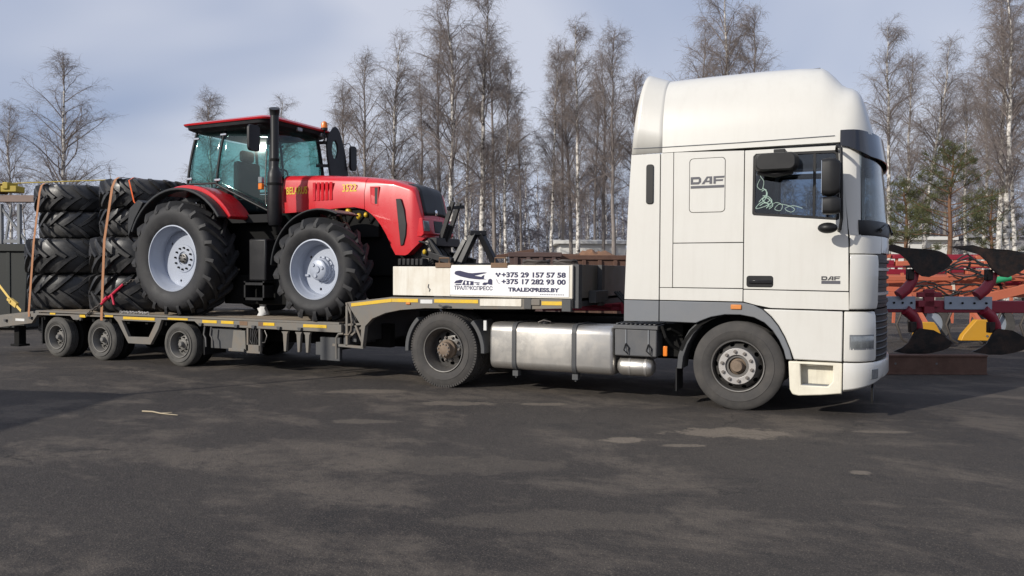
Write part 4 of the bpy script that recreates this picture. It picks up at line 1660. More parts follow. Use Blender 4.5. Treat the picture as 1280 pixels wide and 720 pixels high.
# headboard box on the neck
hb = MB()
hb.box(-4.672, -3.757, 0.0, 0.04, 1.240, 1.640)
hb.box(-3.755, -2.005, 0.0, 0.04, 1.240, 1.662)
head = hb.build('headboard', 'board_cream', trailer, bevel=0.006)
m = MB()
m.box(-4.672, -2.005, 2.46, 2.5, 1.240, 1.650)
m.build('headboard', 'board_cream', trailer, bevel=0.006)
m = MB()
m.box(-2.05, -2.005, 0.042, 2.458, 1.24, 1.67)
fwl = m.build('front_board', 'trailer_grey', trailer, bevel=0.004)
for yy in (0.05, 0.95):
    m = MB()
    m.box(-2.004, -1.94, yy, yy + 0.12, 1.12, 1.672)
    m.build('board_post', 'trailer_dark', fwl, bevel=0.004)
m = MB()
m.box(-2.004, -1.90, 0.60, 1.10, 1.17, 1.33)
m.build('coupling_box', 'trailer_dark', fwl, bevel=0.006)
m = MB()
m.box(-4.66, -2.06, 0.05, 2.45, 1.50, 1.54)
m.build('tool_deck', 'trailer_dark', trailer)
for x in (-3.86, -3.02):
    m = MB()
    m.box(x - 0.12, x + 0.12, -0.016, 0.06, 1.625, 1.69)
    m.build('hinge_clip', 'brown_steel', head, bevel=0.004)
    m = MB()
    m.tube([(x - 0.075, 0.02, 1.68), (x - 0.075, 0.02, 1.755), (x + 0.075, 0.02, 1.755), (x + 0.075, 0.02, 1.68)], 0.011, 6)
    m.build('hinge_loop', 'brown_steel', head)
m = MB()
m.tube([(-4.09, -0.004, 1.40), (-4.10, -0.006, 1.36), (-4.07, -0.006, 1.33), (-4.08, -0.004, 1.30)], 0.006, 5)
m.build('scuff_mark', 'letter_grey', head)
# printed banner
bn = MB()
bn.box(-3.752, -2.050, -0.008, 0.001, 1.262, 1.652)
banner = bn.build('banner', 'banner_white', trailer)


def put_text(txt, x0, z0, wid, h, mat, bold, yb=-0.0085):
    t, w = text_mb(txt, 1.0, bold / h, extrude=0.001)
    zs = [p[2] for p in t.v]
    hh = max(zs) - min(zs)
    t.v = [(x0 + p[0] / w * wid, yb - 0.0012 + (0.0008 if p[1] > 0 else -0.0008), z0 + (p[2] - min(zs)) / hh * h) for p in t.v]
    t.build('lettering', mat, banner, smooth=0)


put_text('+375 29 157 57 58', -2.985, 1.500, 0.895, 0.070, 'letter_navy', 0.0030)
put_text('+375 17 282 93 00', -2.985, 1.412, 0.895, 0.070, 'letter_navy', 0.0030)
put_text('TRALEXPRESS.BY', -2.89, 1.318, 0.715, 0.055, 'letter_navy', 0.0028)
put_text('ТРАЛЭКСПРЕСС', -3.690, 1.330, 0.575, 0.055, 'letter_navy', 0.0010)


def logo(pts, name='logo_mark', holes=()):
    W, Hh = 0.575, 0.19
    q = MB()
    f = lambda a, b: (-3.690 + a / 900.0 * W, 1.395 + (300 - b) / 300.0 * Hh)
    q.prism([f(a, b) for a, b in pts], 'y', -0.0105, -0.0085, holes=[[f(a, b) for a, b in h_] for h_ in holes])
    q.build(name, 'letter_navy', banner, smooth=0)


logo([(8, 50), (30, 12), (90, 0), (150, 0), (230, 20), (330, 42), (420, 50), (560, 40), (700, 30), (770, 36), (740, 50), (640, 70), (560, 88), (480, 100), (560, 112), (640, 125), (680, 95), (715, 85), (700, 150), (700, 165), (760, 176), (600, 180), (480, 172), (360, 160), (260, 142), (150, 120), (60, 92), (20, 75)])
logo([(0, 262), (40, 210), (150, 188), (215, 196), (170, 262)])
logo([(190, 300), (240, 200), (330, 212), (460, 220), (460, 300)], holes=[[(252, 250), (268, 215), (290, 215), (304, 250), (290, 290), (268, 290)], [(342, 250), (356, 222), (376, 222), (388, 250), (376, 292), (356, 292)]])
logo([(30, 278), (175, 278), (165, 300), (35, 300)])
logo([(455, 238), (600, 240), (600, 260), (505, 256)])
logo([(510, 285), (560, 262), (595, 280), (595, 295)])
logo([(660, 275), (700, 240), (790, 240), (800, 190), (830, 165), (870, 165), (895, 195), (895, 290), (830, 285), (790, 270), (740, 296), (690, 296)])
# small pictograms before the numbers
for (cx, cz, kind) in ((-3.035, 1.535, 0), (-3.035, 1.447, 1)):
    q = MB()
    if kind == 0:
        for dx, dz in ((-0.022, 0.012), (0.022, 0.012), (0.0, -0.012)):
            q.prism(circ(cx + dx, cz + dz, 0.016, 10), 'y', -0.0105, -0.0085)
    else:
        q.tube([(cx - 0.02, -0.0095, cz + 0.03), (cx - 0.012, -0.0095, cz), (cx + 0.008, -0.0095, cz - 0.022), (cx + 0.028, -0.0095, cz - 0.026)], 0.008, 6, flat=0.2)
    q.build('pictogram', 'letter_navy', banner, smooth=0)
m = MB()
for i in range(14):
    m.box(-2.44 + i * 0.024, -2.424 + i * 0.024, -0.0095, -0.0085, 1.283, 1.293)
m.build('small_print', 'letter_grey', banner, smooth=0)

# lashing gear lying on the headboard's tool deck
for k, (x, y, r, lab) in enumerate(((-2.65, 0.35, 0.10, 'black chain coil behind the phone numbers on the white headboard'), (-2.22, 0.30, 0.09, 'black chain coil by the front corner of the white headboard'))):
    m = MB()
    rr = random.Random(k)
    for j in range(5):
        pts = []
        for i in range(16):
            a = 2 * math.pi * i / 16
            pts.append((x + (r + 0.02 * rr.random()) * 1.5 * math.cos(a), y + 1.3 * r * math.sin(a), 1.565 + j * 0.034 + 0.02 * rr.random()))
        m.tube(pts, 0.024, 6, closed=True)
    o = m.build('chain_coil', 'chain_steel')
    tag(o, lab, 'chain', 'chain coils on the headboard')

# ------------------------------------------------------------------ farm tyres
def agri_tyre(R, W, rim, N=18, lug=0.065, n=72):
    """tyre about the Y axis, outer side at y = 0; chevron lugs"""
    Rc = R - lug
    prof = [(rim, 0.075), (rim + 0.03, 0.045), (rim + 0.08, 0.022), ((rim + Rc) * 0.5, -0.004), (Rc - 0.10, 0.004), (Rc - 0.045, 0.030), (Rc - 0.015, 0.075), (Rc, W * 0.30), (Rc + 0.006, W * 0.5)]
    prof = prof + [(r, W - y) for r, y in reversed(prof[:-1])]
    m = MB()
    m.lathe(prof, n=n)

    def carc(y):
        yy = min(y, W - y)
        pr = prof[:9]
        if yy <= pr[4][1]:
            return pr[4][0]
        for i in range(4, 8):
            if pr[i][1] <= yy <= pr[i + 1][1]:
                k = (yy - pr[i][1]) / (pr[i + 1][1] - pr[i][1])
                return pr[i][0] + k * (pr[i + 1][0] - pr[i][0])
        return Rc
    sweep = W * 0.62 / R
    for side in (0, 1):
        for i in range(N):
            th0 = 2 * math.pi * (i + 0.5 * side) / N
            secs = []
            for t in (0.0, 0.25, 0.5, 0.75, 0.93, 1.0):
                y = W * 0.53 + (0.012 - W * 0.53) * t
                th = th0 + sweep * (t ** 0.85)
                rt = R - 0.012 * t - (0.10 if t == 1.0 else (0.012 if t > 0.9 else 0))
                rb = carc(y) - 0.012
                hw = 0.030 + 0.014 * t
                # across direction lies mostly along the circumference
                ds, dy = hw * 0.92, hw * 0.75 * (1 - 0.6 * t)
                ring = []
                for k, rr in ((-1, rb), (-0.72, rt), (0.72, rt), (1, rb)):
                    aa = th + k * ds / R
                    yk = y + k * dy
                    if t == 1.0:
                        yk = -0.006
                    if side:
                        yk = W - yk
                    ring.append((rr * math.cos(aa), yk, rr * math.sin(aa)))
                secs.append(ring)
            m.loft(secs)
    return m


def agri_wheel(R, W, rim, N, disc_y, hub):
    """painted rim with tyre, disc, hub and bolts"""
    lip = 0.055
    m = MB()
    m.lathe([(rim + 0.020, lip + 0.015), (rim + 0.016, lip - 0.006), (rim - 0.002, lip - 0.008), (rim - 0.012, lip + 0.020), (rim - 0.035, lip + 0.06), (rim - 0.040, disc_y * 0.55), (rim - 0.058, disc_y * 0.62), (rim - 0.062, disc_y), (rim - 0.062, W - 0.16),
             (rim - 0.01, W - 0.08), (rim + 0.015, W - 0.06), (rim + 0.02, W - 0.09), (rim - 0.03, W - 0.18), (rim - 0.03, disc_y + 0.03), (rim - 0.01, lip + 0.06)], n=64)
    holes = [circ(0.80 * (rim - 0.06) * math.cos(2 * math.pi * (k + 0.2) / 3), 0.80 * (rim - 0.06) * math.sin(2 * math.pi * (k + 0.2) / 3), 0.022, 10) for k in range(3)]
    d = MB()
    d.prism(circ(0, 0, rim - 0.060, 56), 'y', 0, 0.02, holes=holes)
    m.add([(x, y + disc_y, z) for x, y, z in d.v], d.f)
    root = m.build('wheel', 'agri_rim', local=True, smooth=40)
    agri_tyre(R, W, rim, N).build('tyre', 'agri_rubber', root, local=True, smooth=40)
    h = MB()
    if hub == 'rear':
        h.lathe([(0.235, disc_y + 0.001), (0.225, disc_y - 0.014), (0.115, disc_y - 0.018), (0.105, disc_y + 0.035), (1e-4, disc_y + 0.035)], n=40, closed=False)
        h.build('hub', 'agri_rim', root, local=True)
        c = MB()
        c.lathe([(0.085, disc_y + 0.034), (0.080, disc_y - 0.03), (0.05, disc_y - 0.045), (1e-4, disc_y - 0.045)], n=24, closed=False)
        c.build('hub_cap', 'rim_steel', root, local=True)
        nm = nut((0, 0, 0), 0.017, 0.022).mesh('nut', 'chassis_black', 30)
        for i in range(12):
            a = 2 * math.pi * i / 12
            o = link('nut', nm, root)
            o.location = (0.178 * math.cos(a), disc_y - 0.015, 0.178 * math.sin(a))
        nm = nut((0, 0, 0), 0.012, 0.015).mesh('nut', 'chassis_black', 30)
        for i in range(6):
            a = 2 * math.pi * i / 6
            o = link('nut', nm, root)
            o.location = (0.055 * math.cos(a), disc_y - 0.042, 0.055 * math.sin(a))
    else:
        h.lathe([(0.205, disc_y + 0.001), (0.195, disc_y - 0.020), (0.175, disc_y - 0.022), (0.170, disc_y - 0.07), (0.150, disc_y - 0.085), (0.150, disc_y - 0.13), (0.13, disc_y - 0.145), (0.055, disc_y - 0.148), (0.05, disc_y - 0.165), (1e-4, disc_y - 0.165)], n=40, closed=False)
        h.build('hub', 'agri_rim', root, local=True)
        nm = nut((0, 0, 0), 0.014, 0.016).mesh('nut', 'agri_rim', 30)
        for i in range(14):
            a = 2 * math.pi * i / 14
            o = link('nut', nm, root)
            o.location = (0.186 * math.cos(a), disc_y - 0.021, 0.186 * math.sin(a))
        n2 = MB().cyl((0, 0, 0), 0.026, 0, -0.018, 'y', 12).mesh('hub_plug', 'agri_rim', 30)
        for i in range(3):
            a = 2 * math.pi * (i + 0.15) / 3
            o = link('hub_plug', n2, root)
            o.location = (0.095 * math.cos(a), disc_y - 0.146, 0.095 * math.sin(a))
        sc = MB()
        for a in (200, 325, 25):
            x, z = 0.30 * math.cos(RAD(a)), 0.30 * math.sin(RAD(a))
            sc.box(x - 0.03, x + 0.03, disc_y - 0.03, disc_y, z - 0.015, z + 0.015)
        sc.build('weight_lug', 'agri_rim', root, local=True)
    return root


DK = 0.828
tractor = thing('farm_tractor', 'red farm tractor with glass cab and grey rims lashed on the low loader', 'tractor', (-7.4, 1.25, DK))
YO = -0.06
rw = agri_wheel(0.945, 0.62, 0.525, 19, 0.30, 'rear')
place_part(rw, tractor, (-8.94, YO, DK + 0.935), ry=0.1, first=True)
place_part(rw, tractor, (-8.94, 2.5 - YO, DK + 0.935), rz=math.pi, ry=0.3)
fwl_ = agri_wheel(0.775, 0.52, 0.430, 17, 0.27, 'front')
place_part(fwl_, tractor, (-6.05, YO, DK + 0.765), ry=0.05, first=True)
place_part(fwl_, tractor, (-6.05, 2.5 - YO, DK + 0.765), rz=math.pi, ry=0.4)

# body under the bonnet and cab
m = MB()
m.box(-9.3, -7.4, 0.80, 1.70, 1.45, 2.45)
m.box(-7.5, -4.95, 0.93, 1.57, 1.50, 2.50)
m.box(-9.15, -8.55, 0.55, 1.95, 1.62, 1.90)
m.box(-6.18, -5.80, 0.45, 2.05, 1.42, 1.72)
m.box(-8.45, -6.65, 0.62, 1.88, 1.02, 1.50)  # added belly block, closes the gap that let light through underneath
m.box(-7.4, -5.1, 1.0, 1.5, 1.15, 1.5)
m.build('chassis', 'engine_dark', tractor, bevel=0.02)
m = MB()
m.box(-7.72, -7.36, 0.42, 0.80, 1.40, 2.08)
m.build('fuel_tank', 'tractor_black', tractor, bevel=0.03)
m = MB()
m.box(-7.76, -7.34, 0.36, 0.60, 1.10, 1.14)
m.box(-7.76, -7.34, 0.36, 0.60, 1.34, 1.38)
for x in (-7.76, -7.37):
    m.box(x, x + 0.03, 0.36, 0.58, 1.10, 1.40)
m.build('cab_step', 'tractor_black', tractor)
m = MB()
for k in range(6):
    r_ = random.Random(40 + k)
    x = -6.6 + 0.22 * k
    m.tube([(x, 0.86, 2.42), (x + 0.08, 0.82, 2.34 - 0.06 * r_.random()), (x + 0.2, 0.83, 2.46)], 0.02, 6)
m.box(-6.1, -5.5, 0.84, 0.93, 2.10, 2.55)
m.build('engine_pipes', 'chassis_black', tractor)
m = MB()
for x, z, r_ in ((-6.05, 2.50, 0.05), (-5.85, 2.42, 0.045), (-5.72, 2.44, 0.035), (-6.28, 2.52, 0.04)):
    m.ball((x, 0.82, z), r_, r_, r_ * 1.2, 10, 6)
m.build('filter_caps', 'brass_yellow', tractor)


# bonnet: rings along X; each ring runs from the near lower edge over the top to the far lower edge
def hood_ring(X, zl, zt, hw, hwt, n=8, rr=0.16):
    pts = [(X, 1.25 - hw, zl), (X, 1.25 - hw - 0.004, (zl + zt) / 2)]
    for i in range(n + 1):
        a = RAD(90.0 * i / n)
        pts.append((X, 1.25 - hwt + rr - rr * math.cos(a), zt - rr * 0.75 + rr * 0.75 * math.sin(a)))
    pts.append((X, 1.25, zt + 0.025))
    return pts + [(p[0], 2.5 - p[1], p[2]) for p in reversed(pts[:-1])]


def hood_top(X):
    k = [(-7.32, 3.13), (-6.6, 3.10), (-5.9, 3.05), (-5.5, 3.00), (-5.2, 2.945), (-5.0, 2.88), (-4.88, 2.84), (-4.83, 2.78), (-4.785, 2.62), (-4.745, 2.46), (-4.705, 2.30), (-4.68, 2.16)]
    for (a, za), (b, zb) in zip(k, k[1:]):
        if a <= X <= b:
            return za + (zb - za) * (X - a) / (b - a)
    return k[-1][1]


def hood_low(X):
    k = [(-7.40, 2.50), (-6.7, 2.52), (-6.1, 2.56), (-5.8, 2.56), (-5.65, 2.50), (-5.45, 2.34), (-5.30, 2.12), (-5.20, 1.92), (-5.14, 1.82), (-4.95, 1.81), (-4.83, 1.92), (-4.65, 2.10)]
    for (a, za), (b, zb) in zip(k, k[1:]):
        if a <= X <= b:
            return za + (zb - za) * (X - a) / (b - a)
    return k[-1][1]


HW = 0.49
rings = []
for X in (-7.32, -7.0, -6.6, -6.2, -5.9, -5.71):
    rings.append(hood_ring(X, hood_low(X), hood_top(X), HW, HW - 0.03))
m = MB()
m.loft(rings)
hood = m.build('bonnet', 'belarus_red', tractor, smooth=50)
rings = []
for X in (-5.700, -5.6, -5.5, -5.4, -5.3, -5.2, -5.14, -5.06, -4.98, -4.93, -4.88, -4.855, -4.83, -4.81, -4.785, -4.765, -4.745, -4.725, -4.705, -4.68):
    w_ = HW - 0.025 * max(0, (X + 5.2) / 0.4) - 0.05 * max(0, (X + 4.90) / 0.2) ** 2
    rings.append(hood_ring(X, hood_low(X), hood_top(X), w_, w_ - 0.03, rr=0.16 - 0.06 * min(1, (X + 5.7) / 0.6)))
m = MB()
m.loft(rings)
nose = m.build('bonnet_nose', 'belarus_red', tractor, smooth=50)

# black grille over the nose
m = MB()
for (d0, d1) in ((0.004, 0.012),):
    xs = [-5.06, -5.02, -4.98, -4.93, -4.88, -4.855, -4.83, -4.81, -4.785, -4.765, -4.745, -4.73]
    rings = []
    for X in xs:
        zt = hood_top(X) + 0.030
        ww = 0.27 + 0.06 * min(1, (X + 5.06) / 0.2)
        ring = []
        for j in range(9):
            q = -1 + 2 * j / 8
            ring.append((X + 0.010, 1.25 + q * ww, zt - 0.018 * abs(q)))
        rings.append(ring)
    m.loft(rings, closed=False, cap=False)
o = m.build('nose_grille', 'tractor_black', nose, smooth=60)
so = o.modifiers.new('thick', 'SOLIDIFY')
so.thickness = 0.02
so.offset = -1
m = MB()
m.lathe([(1e-4, -4.690), (0.03, -4.692), (0.045, -4.70), (0.045, -4.715)], c=(-0.02, 1.25, 2.47), axis='x', n=20, closed=False)
m.build('badge', 'chrome', nose)
for q in MB(), :
    q.prism([(-4.745, 2.37), (-4.697, 2.37), (-4.663, 2.13), (-4.705, 2.09), (-4.795, 2.09)], 'y', 0.80, 1.70)
    front = q.build('front_mask', 'belarus_red', nose, bevel=0.012)
for yy in (0.90, 1.60):
    m = MB()
    m.prism([(-4.705, 2.33), (-4.683, 2.33), (-4.661, 2.17), (-4.695, 2.17)], 'y', yy - 0.085, yy + 0.085)
    m.build('headlamp', 'lamp_glass', nose, bevel=0.012)
m = MB()
m.prism([(-4.705, 2.34), (-4.686, 2.34), (-4.661, 2.16), (-4.695, 2.16)], 'y', 1.12, 1.38)
m.build('nose_vent', 'tractor_black', nose, bevel=0.008)
# side grille: long curved panel, and small vents
for sd_ in SIDES:
    y0 = 1.25 - HW
    m = MB()
    m.prism([(-5.13, 2.66), (-5.045, 2.66), (-4.985, 2.50), (-4.945, 2.28), (-4.955, 2.12), (-4.995, 1.97), (-5.045, 1.955), (-5.075, 2.2)], 'y', y0 - 0.008, y0 + 0.02)
    if sd_:
        m.mirror_y()
    m.build('side_grille', 'brown_steel' if False else 'tractor_black', nose, bevel=0.006)
    m = MB()
    m.prism([(-5.585, 2.85), (-5.515, 2.848), (-5.515, 2.60), (-5.575, 2.62)], 'y', y0 - 0.002, y0 + 0.03)
    m.prism([(-5.60, 2.865), (-5.44, 2.860), (-5.45, 2.56), (-5.59, 2.605)], 'y', y0 - 0.006, y0 + 0.03, holes=[[(-5.585, 2.85), (-5.455, 2.845), (-5.465, 2.58), (-5.575, 2.62)]])
    if sd_:
        m.mirror_y()
    m.build('vent_frame', 'belarus_red', nose)
    m = MB()
    m.box(-5.513, -5.458, y0 - 0.0045, y0 + 0.02, 2.595, 2.843)
    if sd_:
        m.mirror_y()
    m.build('vent_slot', 'tractor_black', nose)
    for k in range(5):
        x = -6.70 + 0.082 * k
        m = MB()
        # louvre: wedge standing out of the bonnet side
        yb = 1.25 - HW - 0.003
        vs = [(x, yb, 2.68), (x + 0.062, yb, 2.68), (x + 0.062, yb, 2.97), (x, yb, 2.97), (x + 0.058, yb - 0.013, 2.69), (x + 0.058, yb - 0.013, 2.96), (x + 0.062, yb - 0.010, 2.69), (x + 0.062, yb - 0.010, 2.96)]
        m.add(vs, [(0, 4, 5, 3), (4, 6, 7, 5), (6, 1, 2, 7), (0, 1, 6, 4), (3, 5, 7, 2)])
        if sd_:
            m.mirror_y()
        m.build('louvre', 'belarus_red', hood)
for txt, x0, wid in (('BELARUS', -7.23, 0.42), ('3522', -6.12, 0.27)):
    for mat, bold, dy in (('letter_yellow', 0.012, 0.0),):
        t, w = text_mb(txt, 1.0, bold, extrude=0.001)
        zs = [p[2] for p in t.v]
        hh = max(zs) - min(zs)
        y0 = 1.25 - HW - 0.006 + dy
        ins = 0.0 if dy == 0 else 0.008
        t.v = [(x0 + ins + p[0] / w * (wid - 2 * ins), y0 + (0.0008 if p[1] > 0 else -0.0008), 2.80 + ins + (p[2] - min(zs)) / hh * (0.120 - 2 * ins)) for p in t.v]
        t.build('lettering', mat, hood, smooth=0)

# cab -----------------------------------------------------------------
# glasshouse corners (near side): rear, door pillar, front, seen from above with height
YR, YF = 0.45, 0.60


def cab_y(x, z):
    k = (x + 9.02) / (9.02 - 7.40)
    base = YR + (YF - YR) * max(0, k) ** 2
    return base - 0.01 + 0.135 * max(0.0, z - 2.90) ** 2


def pane(name, xz, mat, thick=0.006, parent=None, off=0.0, nx=10, nz=10):
    """curved side pane from a four-sided outline: bottom-left, bottom-right, top-right, top-left (each x, z)"""
    res = []
    for sd_ in SIDES:
        m = MB()
        (ax, az), (bx, bz), (cx, cz), (dx, dz) = xz
        rows = []
        for j in range(nz + 1):
            v = j / nz
            row = []
            for i in range(nx + 1):
                u = i / nx
                x = (ax * (1 - u) + bx * u) * (1 - v) + (dx * (1 - u) + cx * u) * v
                z = (az * (1 - u) + bz * u) * (1 - v) + (dz * (1 - u) + cz * u) * v
                row.append((x, cab_y(x, z) + off, z))
            rows.append(row)
        m.loft(rows, closed=False, cap=False)
        if sd_:
            m.mirror_y()
        o = m.build(name, mat, tractor if parent is None else parent, smooth=80)
        s_ = o.modifiers.new('thick', 'SOLIDIFY')
        s_.thickness = thick
        s_.offset = 0
        res.append(o)
    return res


def post(name, a, b, r=0.025, mat='tractor_black', both_sides=True, off=0.0):
    for sd_ in (SIDES if both_sides else (0,)):
        m = MB()
        pts = []
        for i in range(9):
            k = i / 8
            x = a[0] + (b[0] - a[0]) * k
            z = a[1] + (b[1] - a[1]) * k
            pts.append((x, cab_y(x, z) + off, z))
        m.tube(pts, r, 8)
        if sd_:
            m.mirror_y()
        m.build(name, mat, tractor)


pane('rear_side_window', ((-9.05, 3.03), (-8.46, 3.03), (-8.40, 3.88), (-8.97, 3.86)), 'tractor_glass')
# cab door: lower front corner follows the wing
pane('door_window', ((-8.43, 2.98), (-7.39, 2.50), (-7.47, 3.86), (-8.39, 3.88)), 'tractor_glass')
post('rear_pillar', (-9.08, 2.98), (-9.00, 3.90), 0.022)
post('door_pillar', (-8.445, 2.96), (-8.395, 3.90), 0.020)
post('front_pillar', (-7.38, 2.45), (-7.46, 3.90), 0.030)
post('door_sill', (-8.44, 2.99), (-7.36, 2.49), 0.018)
post('window_sill', (-9.08, 3.01), (-8.44, 3.01), 0.018)
post('grab_rail', (-7.47, 2.62), (-7.49, 3.50), 0.010, 'rim_steel', off=-0.03)
# door hinge fittings
for x, z in ((-8.42, 3.82), (-8.44, 3.06), (-9.06, 3.10), (-9.0, 3.78)):
    for sd_ in SIDES:
        m = MB()
        y = cab_y(x, z)
        m.box(x - 0.04, x + 0.09, y - 0.025, y + 0.005, z - 0.02, z + 0.02)
        if sd_:
            m.mirror_y()
        m.build('hinge', 'chrome', tractor, bevel=0.008)
# windscreen (bulging) and rear window
for nm_, X0, bul, z0, z1, mat in (('windscreen', -7.46, 0.08, 2.55, 3.86, 'tractor_glass'), ('rear_window', -9.04, -0.06, 2.95, 3.86, 'tractor_glass')):
    m = MB()
    rows = []
    for j in range(7):
        z = z0 + (z1 - z0) * j / 6
        ya = cab_y(X0, z) + 0.02
        row = []
        for i in range(13):
            q = -1 + 2 * i / 12
            row.append((X0 + bul * (1 - q * q) + (0.02 if X0 > -8 else 0.03) * (j / 6), 1.25 + q * (1.25 - ya), z))
        rows.append(row)
    m.loft(rows, closed=False, cap=False)
    o = m.build(nm_, mat, tractor, smooth=80)
    s_ = o.modifiers.new('thick', 'SOLIDIFY')
    s_.thickness = 0.006
# inner frame of a far pane seen through the windscreen, seat, wheel, console
m = MB()
m.box(-8.55, -8.05, 0.98, 1.52, 2.55, 2.80)
m.box(-8.62, -8.48, 0.98, 1.52, 2.75, 3.45)
m.box(-8.60, -8.50, 1.10, 1.40, 3.45, 3.65)
m.build('driver_seat', 'seat_fabric', tractor, bevel=0.05)
m = MB()
m.box(-7.72, -7.48, 1.02, 1.48, 2.45, 3.02)
m.tube([(-7.70, 1.25, 3.0), (-7.82, 1.25, 3.12)], 0.03, 8)
m.tube([(-7.84 + 0.10 * math.sin(a), 1.25 + 0.20 * math.cos(a), 3.14 + 0.15 * math.sin(a)) for a in [2 * math.pi * i / 20 for i in range(20)]], 0.016, 6, closed=True)
m.build('steering_console', 'interior', tractor)
m = MB()
m.box(-9.0, -7.42, 0.55, 1.95, 2.35, 2.48)
m.box(-9.05, -8.95, 0.60, 1.90, 2.48, 2.98)
m.build('cab_floor', 'interior', tractor)
for yy in (0.56, 1.80):
    m = MB()
    m.box(-8.95, -8.30, yy, yy + 0.14, 2.45, 2.95)
    m.build('wing_console', 'interior', tractor, bevel=0.03)

# roof
rings = []
for z, gx0, gx1, gy in ((3.885, -9.05, -7.44, 0.50), (3.93, -9.16, -7.36, 0.43), (3.985, -9.17, -7.34, 0.42)):
    rings.append([(x, y, z) for x, y in rrect(gx0, gx1, gy, 2.5 - gy, 0.18, 5)])
m = MB()
m.loft(rings)
m.build('roof_lining', 'tractor_black', tractor, smooth=40)
rings = []
for z, gx0, gx1, gy, tilt in ((3.986, -9.21, -7.31, 0.40, 0.0), (4.012, -9.23, -7.30, 0.39, 0.0), (4.035, -9.15, -7.34, 0.45, 0.015), (4.060, -8.90, -7.55, 0.62, 0.03), (4.070, -8.5, -7.85, 0.9, 0.03)):
    rings.append([(x, y, z + tilt * (x + 9.2) / 2.0) for x, y in rrect(gx0, gx1, gy, 2.5 - gy, 0.18 if z < 4.05 else 0.08, 5)])
m = MB()
m.loft(rings)
m.build('roof', 'belarus_red', tractor, smooth=50)
for yy in (0.62, 1.20, 1.80):
    m = MB()
    m.box(-7.37, -7.325, yy - 0.06, yy + 0.06, 3.90, 3.965)
    m.build('work_lamp', 'lamp_glass', tractor, bevel=0.01)
# beacon on the far front corner
m = MB()
m.tube([(-7.42, 1.72, 3.80), (-7.33, 1.76, 3.80), (-7.29, 1.78, 3.84), (-7.29, 1.78, 4.02)], 0.014, 8)
m.lathe([(1e-4, 4.01), (0.055, 4.01), (0.058, 4.05), (1e-4, 4.05)], c=(-7.29, 1.78, 0), axis='z', n=18, closed=False)
bc = m.build('beacon_stand', 'tractor_black', tractor)
m = MB()
m.lathe([(0.055, 4.05), (0.055, 4.10), (0.045, 4.145), (0.02, 4.165), (1e-4, 4.168)], c=(-7.29, 1.78, 0), axis='z', n=18, closed=False)
m.build('beacon', 'amber', bc)
# open far door seen from behind its edge, with mirror
m = MB()
prof = [(1.87, 3.20), (1.79, 3.55), (1.77, 3.75), (1.81, 3.92), (1.95, 4.08), (2.01, 4.11), (2.08, 4.08), (2.14, 4.02), (2.27, 3.72), (2.37, 3.30), (2.40, 2.95), (2.36, 2.70), (1.95, 2.70)]
m.prism(prof, 'x', -7.26, -7.22, holes=[[(1.92, 3.60), (1.90, 3.70), (1.93, 3.82), (1.99, 3.86), (2.05, 3.80), (2.07, 3.68), (2.03, 3.56), (1.97, 3.54)]])
od = m.build('open_door', 'tractor_black', tractor, bevel=0.012)
m = MB()
m.prism([(1.92, 3.60), (1.90, 3.70), (1.93, 3.82), (1.99, 3.86), (2.05, 3.80), (2.07, 3.68), (2.03, 3.56), (1.97, 3.54)], 'x', -7.245, -7.240)
m.build('door_pane', 'tractor_glass', od)
m = MB()
for z in (3.80, 3.40, 3.20):
    m.bar((-7.44, 1.74, z), (-7.24, 1.90, z + 0.01), 0.05, 0.05)
m.build('door_hinge', 'tractor_black', od)
for sd_, (my, mx_) in ((1, (2.50, -7.18)), (0, (0.30, -7.36))):
    m = MB()
    if sd_:
        m.tube([(-7.24, 2.20, 3.82), (-7.2, 2.36, 3.86), (-7.18, 2.42, 3.78)], 0.010, 6)
        rg = rrect(2.35, 2.52, 3.38, 3.82, 0.06, 4)
        m.loft([[(x, a, b) for a, b in rg] for x in (-7.20, -7.15)])
        m.build('mirror', 'tractor_black', tractor, bevel=0.012)
    else:
        rg = rrect(0.16, 0.40, 3.45, 3.86, 0.06, 4)
        m.loft([[(x, a, b) for a, b in rg] for x in (-7.50, -7.45)])
        m.tube([(-7.48, 0.55, 3.88), (-7.48, 0.42, 3.89), (-7.48, 0.30, 3.84)], 0.012, 6)
        m.build('mirror', 'tractor_black', tractor, bevel=0.012)
# turn lamp on the near front pillar
m = MB()
m.box(-7.50, -7.42, 0.40, 0.46, 2.86, 2.96)
m.build('turn_lamp', 'amber', tractor, bevel=0.01)
m = MB()
m.box(-7.50, -7.42, 0.40, 0.46, 2.965, 3.06)
m.tube([(-7.44, 0.44, 2.95), (-7.40, 0.50, 2.90)], 0.012, 6)
m.build('position_lamp', 'lamp_glass', tractor, bevel=0.01)
# exhaust stack
SX, SY = -7.12, 0.36
m = MB()
m.lathe([(1e-4, 2.28), (0.085, 2.28), (0.112, 2.36), (0.112, 3.02), (0.105, 3.10), (0.070, 3.16), (0.064, 3.20), (0.064, 4.00)], c=(SX, SY, 0), axis='z', n=24, closed=False)
m.tube([(SX, SY, 3.99), (SX, SY, 4.05), (SX + 0.015, SY - 0.02, 4.10)], [0.068, 0.078, 0.082], 20)
ex = m.build('exhaust_stack', 'tractor_black', tractor, smooth=40)
m = MB()
m.lathe([(0.066, 3.28), (0.072, 3.28), (0.072, 3.32), (0.066, 3.32)], c=(SX, SY, 0), axis='z', n=20)
m.lathe([(0.113, 2.90), (0.117, 2.90), (0.117, 2.94), (0.113, 2.94)], c=(SX, SY, 0), axis='z', n=20)
m.build('clamp_band', 'chassis_black', ex)
m = MB()
m.tube([(SX, SY, 2.35), (SX, SY + 0.05, 2.2), (SX + 0.05, 0.7, 2.15), (SX + 0.2, 0.95, 2.2)], 0.07, 12)
m.build('exhaust_pipe', 'chassis_black', tractor)


